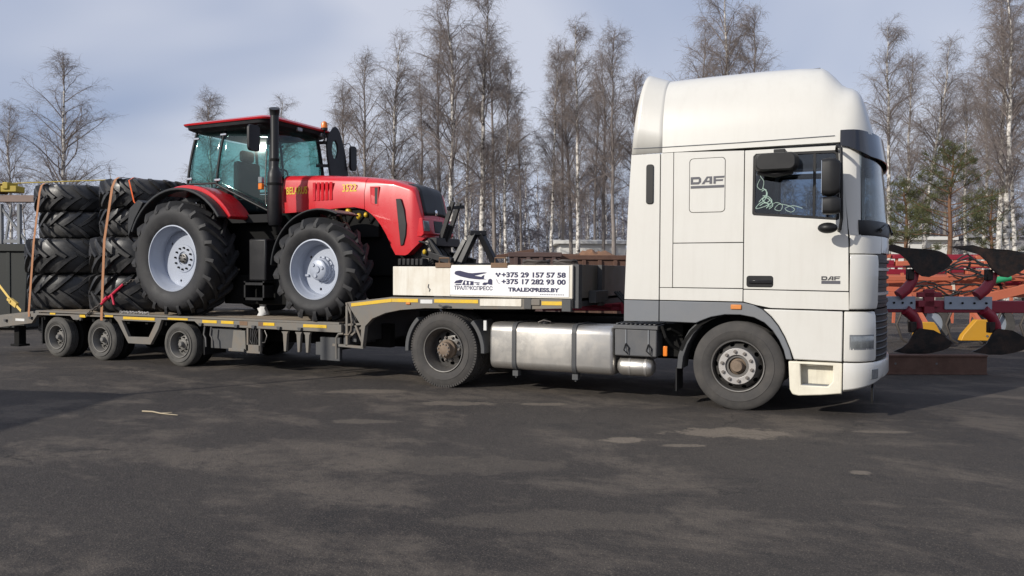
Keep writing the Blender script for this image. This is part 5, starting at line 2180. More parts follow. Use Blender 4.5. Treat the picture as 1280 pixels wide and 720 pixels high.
# mudguards
def arc_shell(cx, cz, r0, r1, a0, a1, y0, y1, n=18, flat=None):
    o1 = [(cx + r1 * math.cos(RAD(a0 + (a1 - a0) * i / n)), cz + r1 * math.sin(RAD(a0 + (a1 - a0) * i / n))) for i in range(n + 1)]
    i1 = [(cx + r0 * math.cos(RAD(a0 + (a1 - a0) * i / n)), cz + r0 * math.sin(RAD(a0 + (a1 - a0) * i / n))) for i in range(n + 1)]
    q = MB()
    q.prism(o1 + i1[::-1], 'y', y0, y1)
    return q


for sd_ in SIDES:
    CX, CZ = -8.84, DK + 0.935
    for nm_, mat, r0, r1, a0, a1, y0, y1 in (('rear_mudguard', 'fender_black', 1.10, 1.145, 35, 157, -0.02, 0.16), ('wing', 'belarus_red', 1.115, 1.20, 34, 112, 0.165, 0.62)):
        q = arc_shell(CX, CZ, r0, r1, a0, a1, y0, y1)
        if sd_:
            q.mirror_y()
        q.build(nm_, mat, tractor, bevel=0.014)
    q = MB()
    q.prism([(-9.96, 2.12), (-9.80, 2.42), (-9.60, 2.69), (-9.72, 2.74), (-9.92, 2.60), (-9.96, 2.40)], 'y', -0.015, 0.30)
    if sd_:
        q.mirror_y()
    q.build('mudguard_flap', 'fender_black', tractor, bevel=0.01)
    # side face of the wing down to the cab
    q = arc_shell(CX, CZ, 0.98, 1.118, 36, 150, 0.56, 0.60)
    if sd_:
        q.mirror_y()
    q.build('wing_inner', 'fender_black', tractor)
    q = arc_shell(-5.98, DK + 0.765, 0.865, 0.895, 66, 176, -0.02, 0.50)
    if sd_:
        q.mirror_y()
    q.build('front_mudguard', 'fender_black', tractor, bevel=0.012)
    q = MB()
    q.bar((-6.2, 0.30, 2.42), (-6.1, 0.78, 2.2), 0.06, 0.05)
    q.bar((-6.0, 0.50, 2.42), (-6.0, 0.80, 2.0), 0.06, 0.05)
    if sd_:
        q.mirror_y()
    q.build('mudguard_stay', 'tractor_black', tractor)

# front linkage with lifted arm and coupling triangle
m = MB()
m.box(-4.95, -4.62, 0.95, 1.55, 1.55, 1.98)
for yy in (0.86, 1.56):
    m.bar((-4.72, yy, 1.85), (-4.20, yy - 0.02, 1.72), 0.08, 0.10)
    m.bar((-4.62, yy, 2.05), (-4.36, yy, 1.74), 0.06, 0.06)
m.box(-4.72, -4.50, 0.90, 1.60, 1.95, 2.08)
m.build('front_linkage', 'tractor_black', tractor, bevel=0.01)
m = MB()
for yy in (1.02, 1.22):
    m.bar((-4.58, yy + 0.08, 1.98), (-4.34, yy + 0.08, 2.62), 0.05, 0.06, (1, 0, 0))
m.bar((-4.40, 1.05, 2.52), (-4.31, 1.36, 2.56), 0.05, 0.05)
m.tube([(-4.56, 1.2, 2.02), (-4.45, 1.2, 2.28)], 0.06, 10)
m.build('lifted_link_arm', 'tractor_black', tractor)
m = MB()
m.bar((-4.20, 1.00, 1.60), (-4.02, 1.20, 2.15), 0.10, 0.09, (1, 0, 0))
m.bar((-3.74, 1.42, 1.60), (-3.95, 1.24, 2.15), 0.10, 0.09, (1, 0, 0))
m.bar((-4.08, 1.15, 2.15), (-3.88, 1.29, 2.15), 0.11, 0.07)
m.bar((-4.24, 0.98, 1.62), (-3.70, 1.44, 1.62), 0.10, 0.16)
m.bar((-4.36, 1.10, 1.62), (-4.18, 1.22, 2.04), 0.12, 0.08, (1, 0, 0))
m.build('coupling_triangle', 'tractor_black', tractor, bevel=0.008)
m = MB()
for k in range(7):
    r_ = random.Random(70 + k)
    y = 0.80 + 0.07 * k
    m.tube([(-4.75, y, 2.02), (-4.6, y + 0.02, 1.90 + 0.1 * r_.random()), (-4.5, y + 0.1 * r_.random(), 1.80), (-4.62, y, 1.66)], 0.016, 6)
m.build('hydraulic_hoses', 'hose', tractor)
m = MB()
for k, (y, z) in enumerate(((0.84, 2.0), (0.92, 1.90), (0.88, 1.78))):
    m.cyl((-4.62, y, z), 0.03, -0.03, 0.03, 'y', 10)
m.build('couplers', 'nut_steel', tractor)
m = MB()
m.ball((-4.64, 0.78, 1.86), 0.03, 0.03, 0.04, 8, 6)
m.build('yellow_cap', 'brass_yellow', tractor)
# front weights between wheel and nose
for k in range(6):
    m = MB()
    m.box(-5.02 + 0.075 * k, -4.96 + 0.075 * k, 0.64, 0.80, 1.66, 1.76)
    m.build('ballast_weight', 'tractor_black', tractor, bevel=0.01)
m = MB()
m.box(-10.0, -9.2, 0.95, 1.55, 1.35, 1.75)
m.bar((-9.3, 0.85, 1.7), (-9.75, 0.8, 1.35), 0.07, 0.1)
m.bar((-9.3, 1.65, 1.7), (-9.75, 1.7, 1.35), 0.07, 0.1)
m.build('rear_linkage', 'tractor_black', tractor, bevel=0.01)

# ------------------------------------------------------------------ spare farm tyres lying in two stacks
big = agri_tyre(0.945, 0.655, 0.52, 17, 0.065)
big.v = [(x, z, y) for x, y, z in big.v]
big_me = big.mesh('big_tyre', 'new_rubber', 40)
sml = agri_tyre(0.775, 0.510, 0.42, 16, 0.055)
sml.v = [(x, z, y) for x, y, z in sml.v]
sml_me = sml.mesh('small_tyre', 'new_rubber', 40)
z = DK + 0.004
names = (('wide farm tyre at the bottom of the rear stack', 'wide farm tyre second from the bottom of the rear stack', 'narrower farm tyre third from the bottom of the rear stack', 'narrower farm tyre on top of the rear stack'),
         ('wide farm tyre at the bottom of the stack by the tractor wheel', 'wide farm tyre second from the bottom of the stack by the tractor', 'narrower farm tyre third from the bottom beside the tractor mudguard', 'narrower farm tyre on top of the stack under the orange strap'))
for s_, (bx, by, tx, ty) in enumerate(((-12.65, 1.10, -12.68, 1.10), (-10.75, 1.00, -10.70, 0.98))):
    z = DK + 0.006
    for k in range(4):
        o = bpy.data.objects.new('farm_tyre', big_me if k < 2 else sml_me)
        COL.objects.link(o)
        jx, jy = random.Random(s_ * 9 + k).uniform(-0.02, 0.02), random.Random(s_ * 5 + k).uniform(-0.02, 0.02)
        if k == 2 and s_ == 0:
            jx += 0.07
        o.location = ((bx if k < 2 else tx) + jx, (by if k < 2 else ty) + jy, z)
        o.rotation_euler = (0, 0, 0.4 + 1.3 * k + s_)
        if k % 2:
            o.rotation_euler = (math.pi, 0, 0.4 + 1.3 * k + s_)
            o.location.z = z + (0.655 if k < 2 else 0.510)
        z += (0.657 if k < 2 else 0.512)
        tag(o, names[s_][k], 'tyre', 'spare farm tyres stacked on the trailer')
ZT = z


# straps: flat ribbons
def ribbon(path, w, th, side):
    """flat webbing; 'side' is the direction of its width"""
    q = MB()
    S = Vector(side).normalized()
    rings = []
    P = [Vector(p) for p in path]
    for i, p in enumerate(P):
        d = (P[min(i + 1, len(P) - 1)] - P[max(i - 1, 0)]).normalized()
        nn = d.cross(S).normalized()
        rings.append([p + S * (w / 2) + nn * (th / 2), p - S * (w / 2) + nn * (th / 2), p - S * (w / 2) - nn * (th / 2), p + S * (w / 2) - nn * (th / 2)])
    q.loft(rings)
    return q


o = ribbon([(-12.575, -0.012, 0.70), (-12.58, -0.010, 0.80), (-12.62, 0.115, 2.05), (-12.64, 0.25, 3.0), (-12.66, 0.30, 3.13), (-12.66, 0.36, ZT + 0.008), (-12.66, 1.1, ZT + 0.010), (-12.66, 1.85, ZT + 0.008), (-12.66, 1.92, 3.0), (-12.64, 2.10, 2.0), (-12.6, 2.51, 0.75)], 0.055, 0.004, (1, 0, 0)).build('lashing_strap', 'strap_brown')
tag(o, 'brown lashing strap over the rear tyre stack', 'strap')
o = ribbon([(-10.63, -0.012, 0.70), (-10.63, -0.010, 0.80), (-10.60, 0.030, 2.08), (-10.55, 0.150, 3.0), (-10.53, 0.195, 3.13), (-10.52, 0.26, ZT + 0.010), (-10.50, 1.0, ZT + 0.010), (-10.50, 1.72, ZT + 0.008), (-10.52, 1.80, 3.0), (-10.6, 2.00, 2.0), (-10.6, 2.51, 0.75)], 0.06, 0.004, (1, 0, 0)).build('lashing_strap', 'strap_brown')
tag(o, 'brown lashing strap over the tyre stack beside the tractor wheel', 'strap')
o = ribbon([(-10.9, 1.9, 2.6), (-10.72, 1.74, ZT - 0.06), (-10.70, 1.62, ZT + 0.014), (-10.50, 1.0, ZT + 0.016), (-10.36, 0.42, ZT + 0.014), (-10.31, 0.29, ZT - 0.05), (-10.20, 0.30, 2.75), (-9.90, 0.62, 2.2), (-9.7, 0.80, 1.7)], 0.055, 0.004, (0.94, -0.33, 0)).build('lashing_strap', 'strap_orange')
tag(o, 'orange lashing strap across the top tyre next to the red wing', 'strap')
o = ribbon([(-14.6, 0.55, 1.45), (-13.55, 0.25, 1.01), (-12.98, 0.10, 0.80)], 0.05, 0.005, (0.2, 0.1, 1)).build('lashing_strap', 'strap_yellow')
tag(o, 'yellow lashing strap with ratchet at the trailer tail', 'strap')
m = MB()
m.box(-0.11, 0.11, -0.03, 0.03, -0.05, 0.05)
m.box(-0.16, -0.05, -0.045, 0.045, -0.02, 0.03)
o2 = m.build('ratchet', 'strap_yellow', o, bevel=0.008, local=True)
o2.location = (-13.30, 0.17, 0.935)
o2.rotation_euler = (0, RAD(26), 0)
# red load binder with its chain
bnd = thing('load_binder', 'red load binder and chain tying the tractor axle to the deck', 'load binder', (-10.95, 0.0, 0.8))
m = MB()
m.tube([(-10.62, -0.02, 0.98), (-10.12, 0.02, 1.33)], 0.022, 8)
m.tube([(-10.55, -0.03, 1.03), (-10.45, -0.03, 1.10)], 0.034, 8)
m.tube([(-10.36, -0.02, 1.16), (-10.25, -0.06, 0.98)], 0.018, 8)
m.build('binder_handle', 'binder_red', bnd)


def chain_mb(path, link_l=0.07, r=0.010, wd=0.020):
    q = MB()
    P = [Vector(p) for p in path]
    pts = []
    for a, b in zip(P, P[1:]):
        n_ = max(1, int((b - a).length / (link_l * 0.75)))
        for i in range(n_):
            pts.append((a + (b - a) * (i + 0.5) / n_, (b - a).normalized()))
    for i, (c, d) in enumerate(pts):
        s = d.cross(Vector((0, 0, 1)) if i % 2 else Vector((0, 1, 0.3)))
        if s.length < 1e-4:
            s = d.orthogonal()
        s.normalize()
        ring = []
        for k in range(8):
            a = 2 * math.pi * k / 8
            ring.append(c + d * (link_l / 2 * math.cos(a)) + s * (wd * math.sin(a)))
        q.tube(ring, r, 5, closed=True)
    return q


chain_mb([(-11.02, -0.02, 0.76), (-10.90, -0.03, 0.84), (-10.62, -0.02, 0.98)]).build('chain', 'chain_steel', bnd)
chain_mb([(-10.12, 0.02, 1.33), (-9.85, 0.3, 1.5), (-9.4, 0.7, 1.7)]).build('chain', 'chain_steel', bnd)
# slack chain lying along the deck edge
pth = []
rr = random.Random(3)
for i in range(40):
    pth.append((-10.25 + 0.018 * i, 0.05 + 0.03 * rr.random(), DK + 0.018 + 0.012 * rr.random()))
o = chain_mb(pth[::2], 0.06, 0.009, 0.018).build('slack_chain', 'rim_bright')
tag(o, 'slack pale chain lying on the deck edge under the big tractor wheel', 'chain')
# crumpled cloth and small tracked mat between the tractor wheels
m = MB()
rr = random.Random(11)
rings = []
for j in range(6):
    rings.append([(-7.72 + 0.10 * math.cos(2 * math.pi * k / 10) * (1.1 - j * 0.14) + rr.uniform(-.03, .03), 0.75 + 0.08 * math.sin(2 * math.pi * k / 10) * (1.1 - j * 0.14) + rr.uniform(-.03, .03), DK + 0.01 + 0.05 * j + rr.uniform(-.015, .015)) for k in range(10)])
m.loft(rings)
o = m.build('crumpled_rag', 'light_cloth', smooth=60)
tag(o, 'crumpled pale rag on the deck in the dark between the tractor wheels', 'rag')

# twig on the asphalt
a_, b_ = Vector((-5.916, -3.067, 0.010)), Vector((-5.38, -3.063, 0.010))
m = MB()
m.tube([a_, a_ + Vector((0.14, 0.015, 0.004)), a_ + Vector((0.30, -0.012, 0.002)), b_], [0.009, 0.008, 0.007, 0.004], 6)
m.tube([a_ + Vector((0.30, -0.012, 0.004)), a_ + Vector((0.40, 0.05, 0.012))], [0.005, 0.003], 5)
o = m.build('dry_stick', 'twig_wood')
tag(o, 'pale dry stick lying alone on the asphalt', 'stick')


# ------------------------------------------------------------------ implements on the right
def yard_root(name, label, cat, u, depth, group=None):
    p = at(u, depth)
    o = thing(name, label, cat, (p[0], p[1], 0.0), group)
    o.rotation_euler = (0, 0, YAW)
    return o


def lb(mb_, name, mat, parent, bevel=0.0, smooth=35):
    return mb_.build(name, mat, parent, bevel=bevel, local=True, smooth=smooth)


PX = 13.0 / FPX


def Lp(u, v):
    return ((u - 1195) * PX, 1.58 + (342.5 - v) * PX)


plough = yard_root('reversible_plough', 'dark red reversible plough with black mouldboards standing right of the lorry', 'plough', 1195, 13.0)
m = MB()
m.box(-6.9, 2.9, -0.08, 0.10, 0.93, 1.13)
lb(m, 'main_beam', 'plough_red', plough, 0.012)
m = MB()
m.tube([(-6.2, -0.05, 1.10), (-5.75, -0.05, 1.05)], 0.10, 14)
m.tube([(-5.75, -0.05, 1.05), (-5.55, -0.05, 1.04)], 0.05, 10)
m.box(-5.60, -5.48, -0.15, 0.1, 0.72, 1.22)
m.box(-5.42, -5.36, -0.15, 0.1, 0.80, 1.12)
lb(m, 'turnover_head', 'plough_red', plough, 0.01)
for u0, u1 in ((1098, 1141), (1177, 1236)):
    m = MB()
    x0, z0 = Lp(u0, 387)
    x1, z1 = Lp(u1, 371)
    m.box(x0, x1, -0.11, -0.082, z0, z1)
    pl = lb(m, 'clamp_plate', 'plough_plate', plough, 0.006)
    for k in range(4):
        m = MB()
        m.cyl((x0 + (x1 - x0) * (0.12 + 0.25 * k), -0.112, (z0 + z1) / 2), 0.018, 0, -0.015, 'y', 8)
        lb(m, 'bolt', 'chassis_black', pl)
m = MB()
for u0, u1, v0, v1 in ((1142, 1172, 366, 372), (1143, 1170, 376, 384), (1150, 1163, 362, 392)):
    x0, z0 = Lp(u0, v1)
    x1, z1 = Lp(u1, v0)
    m.box(x0, x1, -0.15, -0.09, z0, z1)
lb(m, 'pivot_block', 'plough_red', plough, 0.008)
UPB = [(1185, 309), (1197, 308), (1209, 307), (1220, 311), (1234, 312), (1249, 313), (1261, 315), (1271, 319), (1281, 328), (1273, 336), (1264, 341), (1249, 347), (1240, 346), (1233, 341), (1228, 336), (1223, 327), (1215, 319), (1201, 314)]
LOB = [(1111, 439), (1121, 434), (1128, 428), (1134, 417), (1138, 412), (1142, 410), (1150, 411), (1158, 412), (1166, 416), (1173, 420), (1185, 428), (1180, 434), (1172, 437), (1159, 440), (1145, 442), (1130, 442)]


def body(k):
    du = 97.0 * k
    for nm_, pts, base, cen in (('upper_mouldboard', UPB, -97.0, 1240), ('lower_mouldboard', LOB, 0.0, 1150)):
        q = MB()
        out = [Lp(u + base + du, v) for u, v in pts]
        q.prism(out, 'y', 0.0, 0.022)
        xc = Lp(cen + base + du, 0)[0]
        # twist the sheet like a real mouldboard
        q.v = [(x, y - 0.25 + 0.30 * (x - xc) ** 2 - 0.35 * (x - xc) * (z - (1.75 if base else 0.45)), z) for x, y, z in q.v]
        lb(q, nm_, 'plough_black', plough)
    q = MB()
    P1 = [Lp(1236 - 97 + du, 341), Lp(1233 - 97 + du, 352), Lp(1226 - 97 + du, 362), Lp(1216 - 97 + du, 370)]
    q.tube([(x, -0.12, z) for x, z in P1], [0.07, 0.08, 0.09, 0.09], 16)
    P2 = [Lp(1128 + du, 388), Lp(1138 + du, 396), Lp(1143 + du, 405), Lp(1145 + du, 415)]
    q.tube([(x, -0.12, z) for x, z in P2], [0.09, 0.085, 0.08, 0.07], 16)
    lb(q, 'plough_leg', 'plough_red', plough)
    for (u, v) in ((1228 - 97 + du, 343), (1135 + du, 408)):
        q = MB()
        x, z = Lp(u, v)
        q.box(x - 0.04, x + 0.06, -0.20, -0.10, z - 0.10, z + 0.08)
        lb(q, 'leg_bracket', 'plough_black', plough, 0.01)


for k in (-2, -1, 0, 1, 2):
    body(k)
for x in (-3.6, 2.55):
    m = MB()
    m.bar((x, 0.0, 0.03), (x, 0.0, 0.95), 0.09, 0.09, (1, 0, 0))
    m.box(x - 0.16, x + 0.16, -0.16, 0.16, 0.0, 0.03)
    lb(m, 'parking_stand', 'plough_red', plough, 0.006)

# rusty girder on the ground, under the plough
gp = at(1237, 12.15)
gird = thing('steel_girder', 'rust brown steel girder lying on the asphalt below the plough', 'girder', (gp[0], gp[1], 0))
gird.rotation_euler = (0, 0, YAW + 0.02)
m = MB()
m.box(-4.0, 0.0, 0.0, 0.20, 0.28, 0.305)
m.box(-4.0, 0.0, 0.0, 0.20, 0.0, 0.025)
lb(m, 'flange', 'rust', gird, 0.004)
m = MB()
m.box(-3.998, -0.002, 0.02, 0.045, 0.025, 0.28)
wb = lb(m, 'web', 'rust', gird)
for x in (-0.80, -1.45, -2.2):
    m = MB()
    m.cyl((x, 0.021, 0.17), 0.018, 0, -0.003, 'y', 12)
    lb(m, 'bolt_hole', 'seam_dark', wb)

# orange machine behind the plough
PO = 18.0 / FPX


def Lo(u, v):
    return ((u - 1200) * PO, 1.58 + (342.5 - v) * PO)


drill = yard_root('seed_drill', 'orange seed drill with black hoses behind the plough', 'seed drill', 1200, 18.0)
rr = random.Random(21)
for j, (z0, h_, y0) in enumerate(((1.16, 0.13, -0.52), (1.34, 0.15, -0.30), (1.56, 0.12, -0.05), (1.74, 0.13, 0.20), (1.92, 0.09, 0.45))):
    x = -2.7
    while x < 1.9:
        ln_ = rr.uniform(0.55, 1.3)
        m = MB()
        tl = rr.uniform(-0.05, 0.05)
        m.bar((x, y0, z0 + h_ / 2), (x + ln_ - 0.05, y0 + rr.uniform(-0.06, 0.06), z0 + h_ / 2 + tl), 0.16, h_ * rr.uniform(0.8, 1.15))
        lb(m, 'frame_section', 'machine_orange' if rr.random() < 0.85 else 'plough_red', drill, 0.01)
        if rr.random() < 0.8:
            m = MB()
            xb = x + ln_ * 0.5
            m.bar((xb, y0 - 0.09, z0 - 0.05), (xb + rr.uniform(-0.1, 0.1), y0 - 0.05, z0 + h_ + 0.10), 0.06, 0.05, (1, 0, 0))
            lb(m, 'clamp', rr.choice(('chassis_black', 'machine_orange', 'board_cream', 'plough_plate')), drill)
        x += ln_
m = MB()
m.prism([(-0.30, 1.05), (0.55, 1.05), (0.60, 1.62), (-0.10, 1.40)], 'x', -2.6, 1.9)
lb(m, 'hopper', 'machine_orange', drill, 0.02)
for z0, y0 in ((1.06, -0.75), (1.42, -0.70)):
    m = MB()
    m.box(-2.7, 2.0, y0, y0 + 0.10, z0, z0 + 0.10)
    lb(m, 'frame_bar', 'machine_orange', drill, 0.01)
m = MB()
m.bar((-0.20, -0.85, 0.98), (2.0, -0.95, 1.52), 0.12, 0.20)
lb(m, 'drawbar', 'machine_orange', drill, 0.01)
for (u0, v0, u1, v1) in ((1206, 351, 1226, 347), (1252, 348, 1280, 338)):
    m = MB()
    a, b = Lo(u0, v0), Lo(u1, v1)
    m.tube([(a[0], -1.05, a[1]), (b[0], -1.05, b[1])], 0.075, 12)
    lb(m, 'hydraulic_ram', 'machine_green', drill)
m = MB()
x, zz = Lo(1248, 350)
m.prism([(x - 0.04, zz - 0.06), (x + 0.12, zz), (x - 0.04, zz + 0.06)], 'y', -1.12, -1.05)
lb(m, 'warning_flag', 'stripe_yellow', drill)
for k in range(16):
    r_ = random.Random(200 + k)
    m = MB()
    pts = []
    x0 = -1.75 + r_.random() * 2.2
    x1 = x0 + 0.8 + r_.random() * 0.9
    zb = 1.20 + 0.7 * r_.random()
    for i in range(9):
        t_ = i / 8
        pts.append((x0 + (x1 - x0) * t_, -0.78 - 0.06 * r_.random(), zb + 0.12 * math.sin(t_ * math.pi * (1 + k % 2)) + (r_.random() - 0.5) * 0.05))
    m.tube(pts, 0.018, 6)
    lb(m, 'hose', 'hose', drill)
for (u0, u1, v0, v1) in ((1100, 1131, 398, 414), (1153, 1201, 395, 419)):
    m = MB()
    x0, z0 = Lo(u0, v1)
    x1, z1 = Lo(u1, v0)
    xc = (x0 + x1) / 2
    m.prism([(x0, z0), (x1, z0), (x1 - 0.05, z0 + 0.12), (xc + 0.17, z1 - 0.06), (xc + 0.12, z1), (xc - 0.12, z1), (xc - 0.17, z1 - 0.06), (x0 + 0.05, z0 + 0.12)], 'y', -1.6, -1.45)
    sup = lb(m, 'yellow_stand', 'machine_yellow', drill, 0.012)
    m = MB()
    m.cyl((xc + 0.1, -1.6, z0 + 0.10), 0.025, 0, -0.012, 'y', 10)
    lb(m, 'stand_bolt', 'seam_dark', sup)
    m = MB()
    m.bar((xc, -1.5, z1 - 0.05), (xc, -0.75, 1.1), 0.08, 0.08)
    lb(m, 'stand_strut', 'machine_orange', sup)
for u in (1145, 1222):
    m = MB()
    x, zz = Lo(u, 400)
    m.lathe([(0.28, -0.10), (0.42, -0.12), (0.46, -0.06), (0.46, 0.06), (0.42, 0.12), (0.28, 0.10)], c=(x, -0.6, 0.46), n=28)
    dwh = lb(m, 'tyre', 'truck_rubber', drill)
    m = MB()
    m.cyl((x, -0.6, 0.46), 0.285, -0.04, 0.04, 'y', 24)
    lb(m, 'disc', 'plough_plate', dwh)
for k in range(8):
    m = MB()
    x = -2.3 + 0.55 * k
    m.tube([(x, -0.7, 1.05), (x + 0.05, -0.75, 0.75), (x - 0.05, -0.72, 0.45), (x + 0.08, -0.70, 0.12), (x + 0.22, -0.70, 0.03)], 0.028, 6)
    lb(m, 'coulter', 'chain_steel', drill)

# a second, paler red implement further back
bk = yard_root('harrow', 'faded red harrow standing far back behind the seed drill', 'harrow', 1215, 24.0)
for zz in (0.6, 1.2, 1.75, 2.05):
    m = MB()
    m.box(-3.2, 3.4, -0.06, 0.06, zz, zz + 0.12)
    lb(m, 'frame_bar', 'plough_red' if zz > 1.5 else 'machine_orange', bk, 0.01)
for k in range(11):
    m = MB()
    x = -3.0 + 0.6 * k
    m.bar((x, 0, 0.05), (x + 0.1, 0.05, 2.05), 0.07, 0.07, (1, 0, 0))
    lb(m, 'upright', 'machine_orange' if k % 3 else 'board_cream', bk)

# ------------------------------------------------------------------ rusty skips seen over the headboard
PR = 20.0 / FPX


def Lr(u, v):
    return ((u - 700) * PR, 1.58 + (340.0 - v) * PR)


def skip(name, label, u0, u1, vtop, depth_off, mat, ribs):
    o = yard_root(name, label, 'skip', 700, 20.0 + depth_off, 'rusty skips behind the trailer')
    x0, z1 = Lr(u0, vtop)
    x1, _ = Lr(u1, vtop)
    q = MB()
    q.box(x0, x1, 0, 0.05, 0.10, z1)
    q.box(x0, x1, 1.75, 1.8, 0.10, z1)
    q.box(x0, x0 + 0.05, 0.05, 1.75, 0.10, z1)
    q.box(x1 - 0.05, x1, 0.05, 1.75, 0.10, z1)
    q.box(x0 + 0.05, x1 - 0.05, 0.05, 1.75, 0.10, 0.16)
    lb(q, 'shell', mat, o)
    q = MB()
    q.box(x0 - 0.04, x1 + 0.04, -0.05, 0.0, z1 - 0.10, z1 + 0.02)
    lb(q, 'rim', mat, o, 0.01)
    for i in range(ribs):
        q = MB()
        x = x0 + (x1 - x0) * (i + 0.5) / ribs
        q.box(x - 0.05, x + 0.05, -0.06, -0.001, 0.10, z1 - 0.11)
        lb(q, 'rib', mat, o, 0.008)
    q = MB()
    q.box(x0 + 0.1, x0 + 0.35, 0.2, 1.6, 0.0, 0.10)
    q.box(x1 - 0.35, x1 - 0.1, 0.2, 1.6, 0.0, 0.10)
    lb(q, 'skid', mat, o)
    return o


s1 = skip('rusty_skip', 'mauve brown rusty skip with ribs behind the trailer headboard', 637, 700, 317, 0.0, 'rust_mauve', 4)
s2 = skip('rusty_skip', 'dark rusty skip filled with brown soil behind the trailer headboard', 700.5, 800, 320, 0.3, 'rust', 5)
m = MB()
rr = random.Random(5)
x0, z0 = Lr(722, 321)
rows = []
for j in range(9):
    row = []
    for i in range(17):
        u, v = i / 16, j / 8
        bump = (math.sin(math.pi * u) ** 0.8) * (math.sin(math.pi * v) ** 0.6)
        row.append((x0 + 1.15 * u, 0.10 + 1.6 * v, z0 - 0.10 + 0.30 * bump * (0.8 + 0.4 * rr.random()) * (1.0 + 0.25 * math.sin(7 * u + 2 * v)) + 0.05 * rr.random()))
    rows.append(row)
m.loft(rows, closed=False, cap=False)
p = at(700, 20.3)
o = m.build('soil_heap', 'soil', smooth=60, local=True)
o.location = (p[0], p[1], 0)
o.rotation_euler = (0, 0, YAW)
tag(o, 'heap of brown soil in the rusty skip by the lorry cab', 'soil heap')
p = at(700, 20.0)
for k, (a, b, y, lab) in enumerate(((Lr(612, 323), Lr(668, 313), 0.5, 'long rusty plank beam sloping up over the mauve skip'), (Lr(690, 318.5), Lr(790, 321), 0.9, 'dark steel channel laid along the soil skip'))):
    m = MB()
    m.bar((a[0], y, a[1]), (b[0], y, b[1]), 0.22, 0.09)
    o = m.build('steel_channel', 'rust', local=True, bevel=0.01)
    o.location = (p[0], p[1], 0)
    o.rotation_euler = (0, 0, YAW)
    tag(o, lab, 'steel beam')
st = yard_root('steel_stack', 'pile of rusty beams left of the mauve skip behind the tractor nose', 'steel stack', 610, 20.5)
rr = random.Random(8)
for k in range(9):
    m = MB()
    z_ = 0.08 + 0.2 * k
    m.bar((-0.9 + 0.2 * rr.random(), 0.2 + 0.3 * (k % 2), z_), (0.62 + 0.1 * rr.random(), 0.3 + 0.3 * (k % 2), z_ + 0.03 * rr.random()), 0.25, 0.17)
    lb(m, 'beam', 'rust' if k % 2 else 'brown_steel', st, 0.008)

# ------------------------------------------------------------------ left: dark bin, gantry with yellow hoist, overhead pipe
PL = 20.0 / FPX


def Ll(u, v):
    return ((u - 0.0) * PL, 1.58 + (336.5 - v) * PL)


bn_ = yard_root('steel_bin', 'dark green steel bin at the left edge behind the trailer tail', 'bin', 0, 20.0)
m = MB()
m.prism([(-2.6, 0.05), (0.62, 0.05), (0.73, 2.02), (-2.6, 2.02)], 'y', 0.0, 2.2)
lb(m, 'shell', 'bin_dark', bn_, 0.02)
m = MB()
m.box(-2.65, 0.78, -0.06, 2.26, 2.02, 2.22)
lb(m, 'rim', 'bin_dark', bn_, 0.02)
for k in range(5):
    m = MB()
    x = -2.3 + 0.62 * k
    m.box(x, x + 0.09, -0.02, -0.001, 0.08, 2.0)
    lb(m, 'rib', 'bin_dark', bn_, 0.01)
m = MB()
m.box(-2.4, 0.5, 0.2, 2.0, 0.0, 0.05)
lb(m, 'base', 'bin_dark', bn_)

ga = yard_root('gantry_hoist', 'grey lattice gantry with yellow hoist rising behind the dark bin', 'gantry', 0, 22.5)
for x0, x1 in ((-0.10, 0.05), (-2.4, -2.25), (0.50, 0.58)):
    m = MB()
    m.box(x0, x1, 0.0, 0.12, 0.0, 3.45)
    lb(m, 'leg', 'gantry_grey', ga, 0.006)
m = MB()
m.bar((0.02, 0.05, 3.35), (0.86, 0.05, 2.20), 0.06, 0.06)
m.bar((0.30, 0.06, 3.35), (0.10, 0.06, 2.20), 0.05, 0.05)
m.bar((-0.10, 0.06, 2.38), (0.58, 0.06, 2.38), 0.06, 0.10)
m.bar((-2.3, 0.05, 3.3), (-0.1, 0.05, 2.2), 0.06, 0.06)
lb(m, 'brace', 'gantry_grey', ga)
m = MB()
m.box(-2.8, 1.08, -0.06, 0.18, 3.50, 3.70)
lb(m, 'cross_beam', 'gantry_beam', ga, 0.01)
m = MB()
m.box(0.12, 0.58, -0.14, 0.26, 3.78, 3.96)
m.box(0.20, 0.36, -0.18, 0.30, 3.86, 4.06)
lb(m, 'hoist', 'crane_yellow', ga, 0.02)
m = MB()
m.box(-0.9, 0.10, -0.14, 0.26, 3.74, 4.02)
lb(m, 'hoist_motor', 'brown_steel', ga, 0.02)
pp = yard_root('overhead_pipe', 'thin yellow overhead pipe on posts behind the tyre stacks', 'pipe', 80, 32.0)
m = MB()
m.tube([(-3.5, 0, 5.02), (1.8, 0, 5.24)], 0.022, 8)
lb(m, 'pipe', 'crane_yellow', pp)
for x in (-3.2, 1.7):
    m = MB()
    m.tube([(x, 0, 0), (x, 0, 5.0 + 0.03 * (x + 3.2))], 0.05, 8)
    lb(m, 'post', 'gantry_grey', pp)

# ------------------------------------------------------------------ far buildings


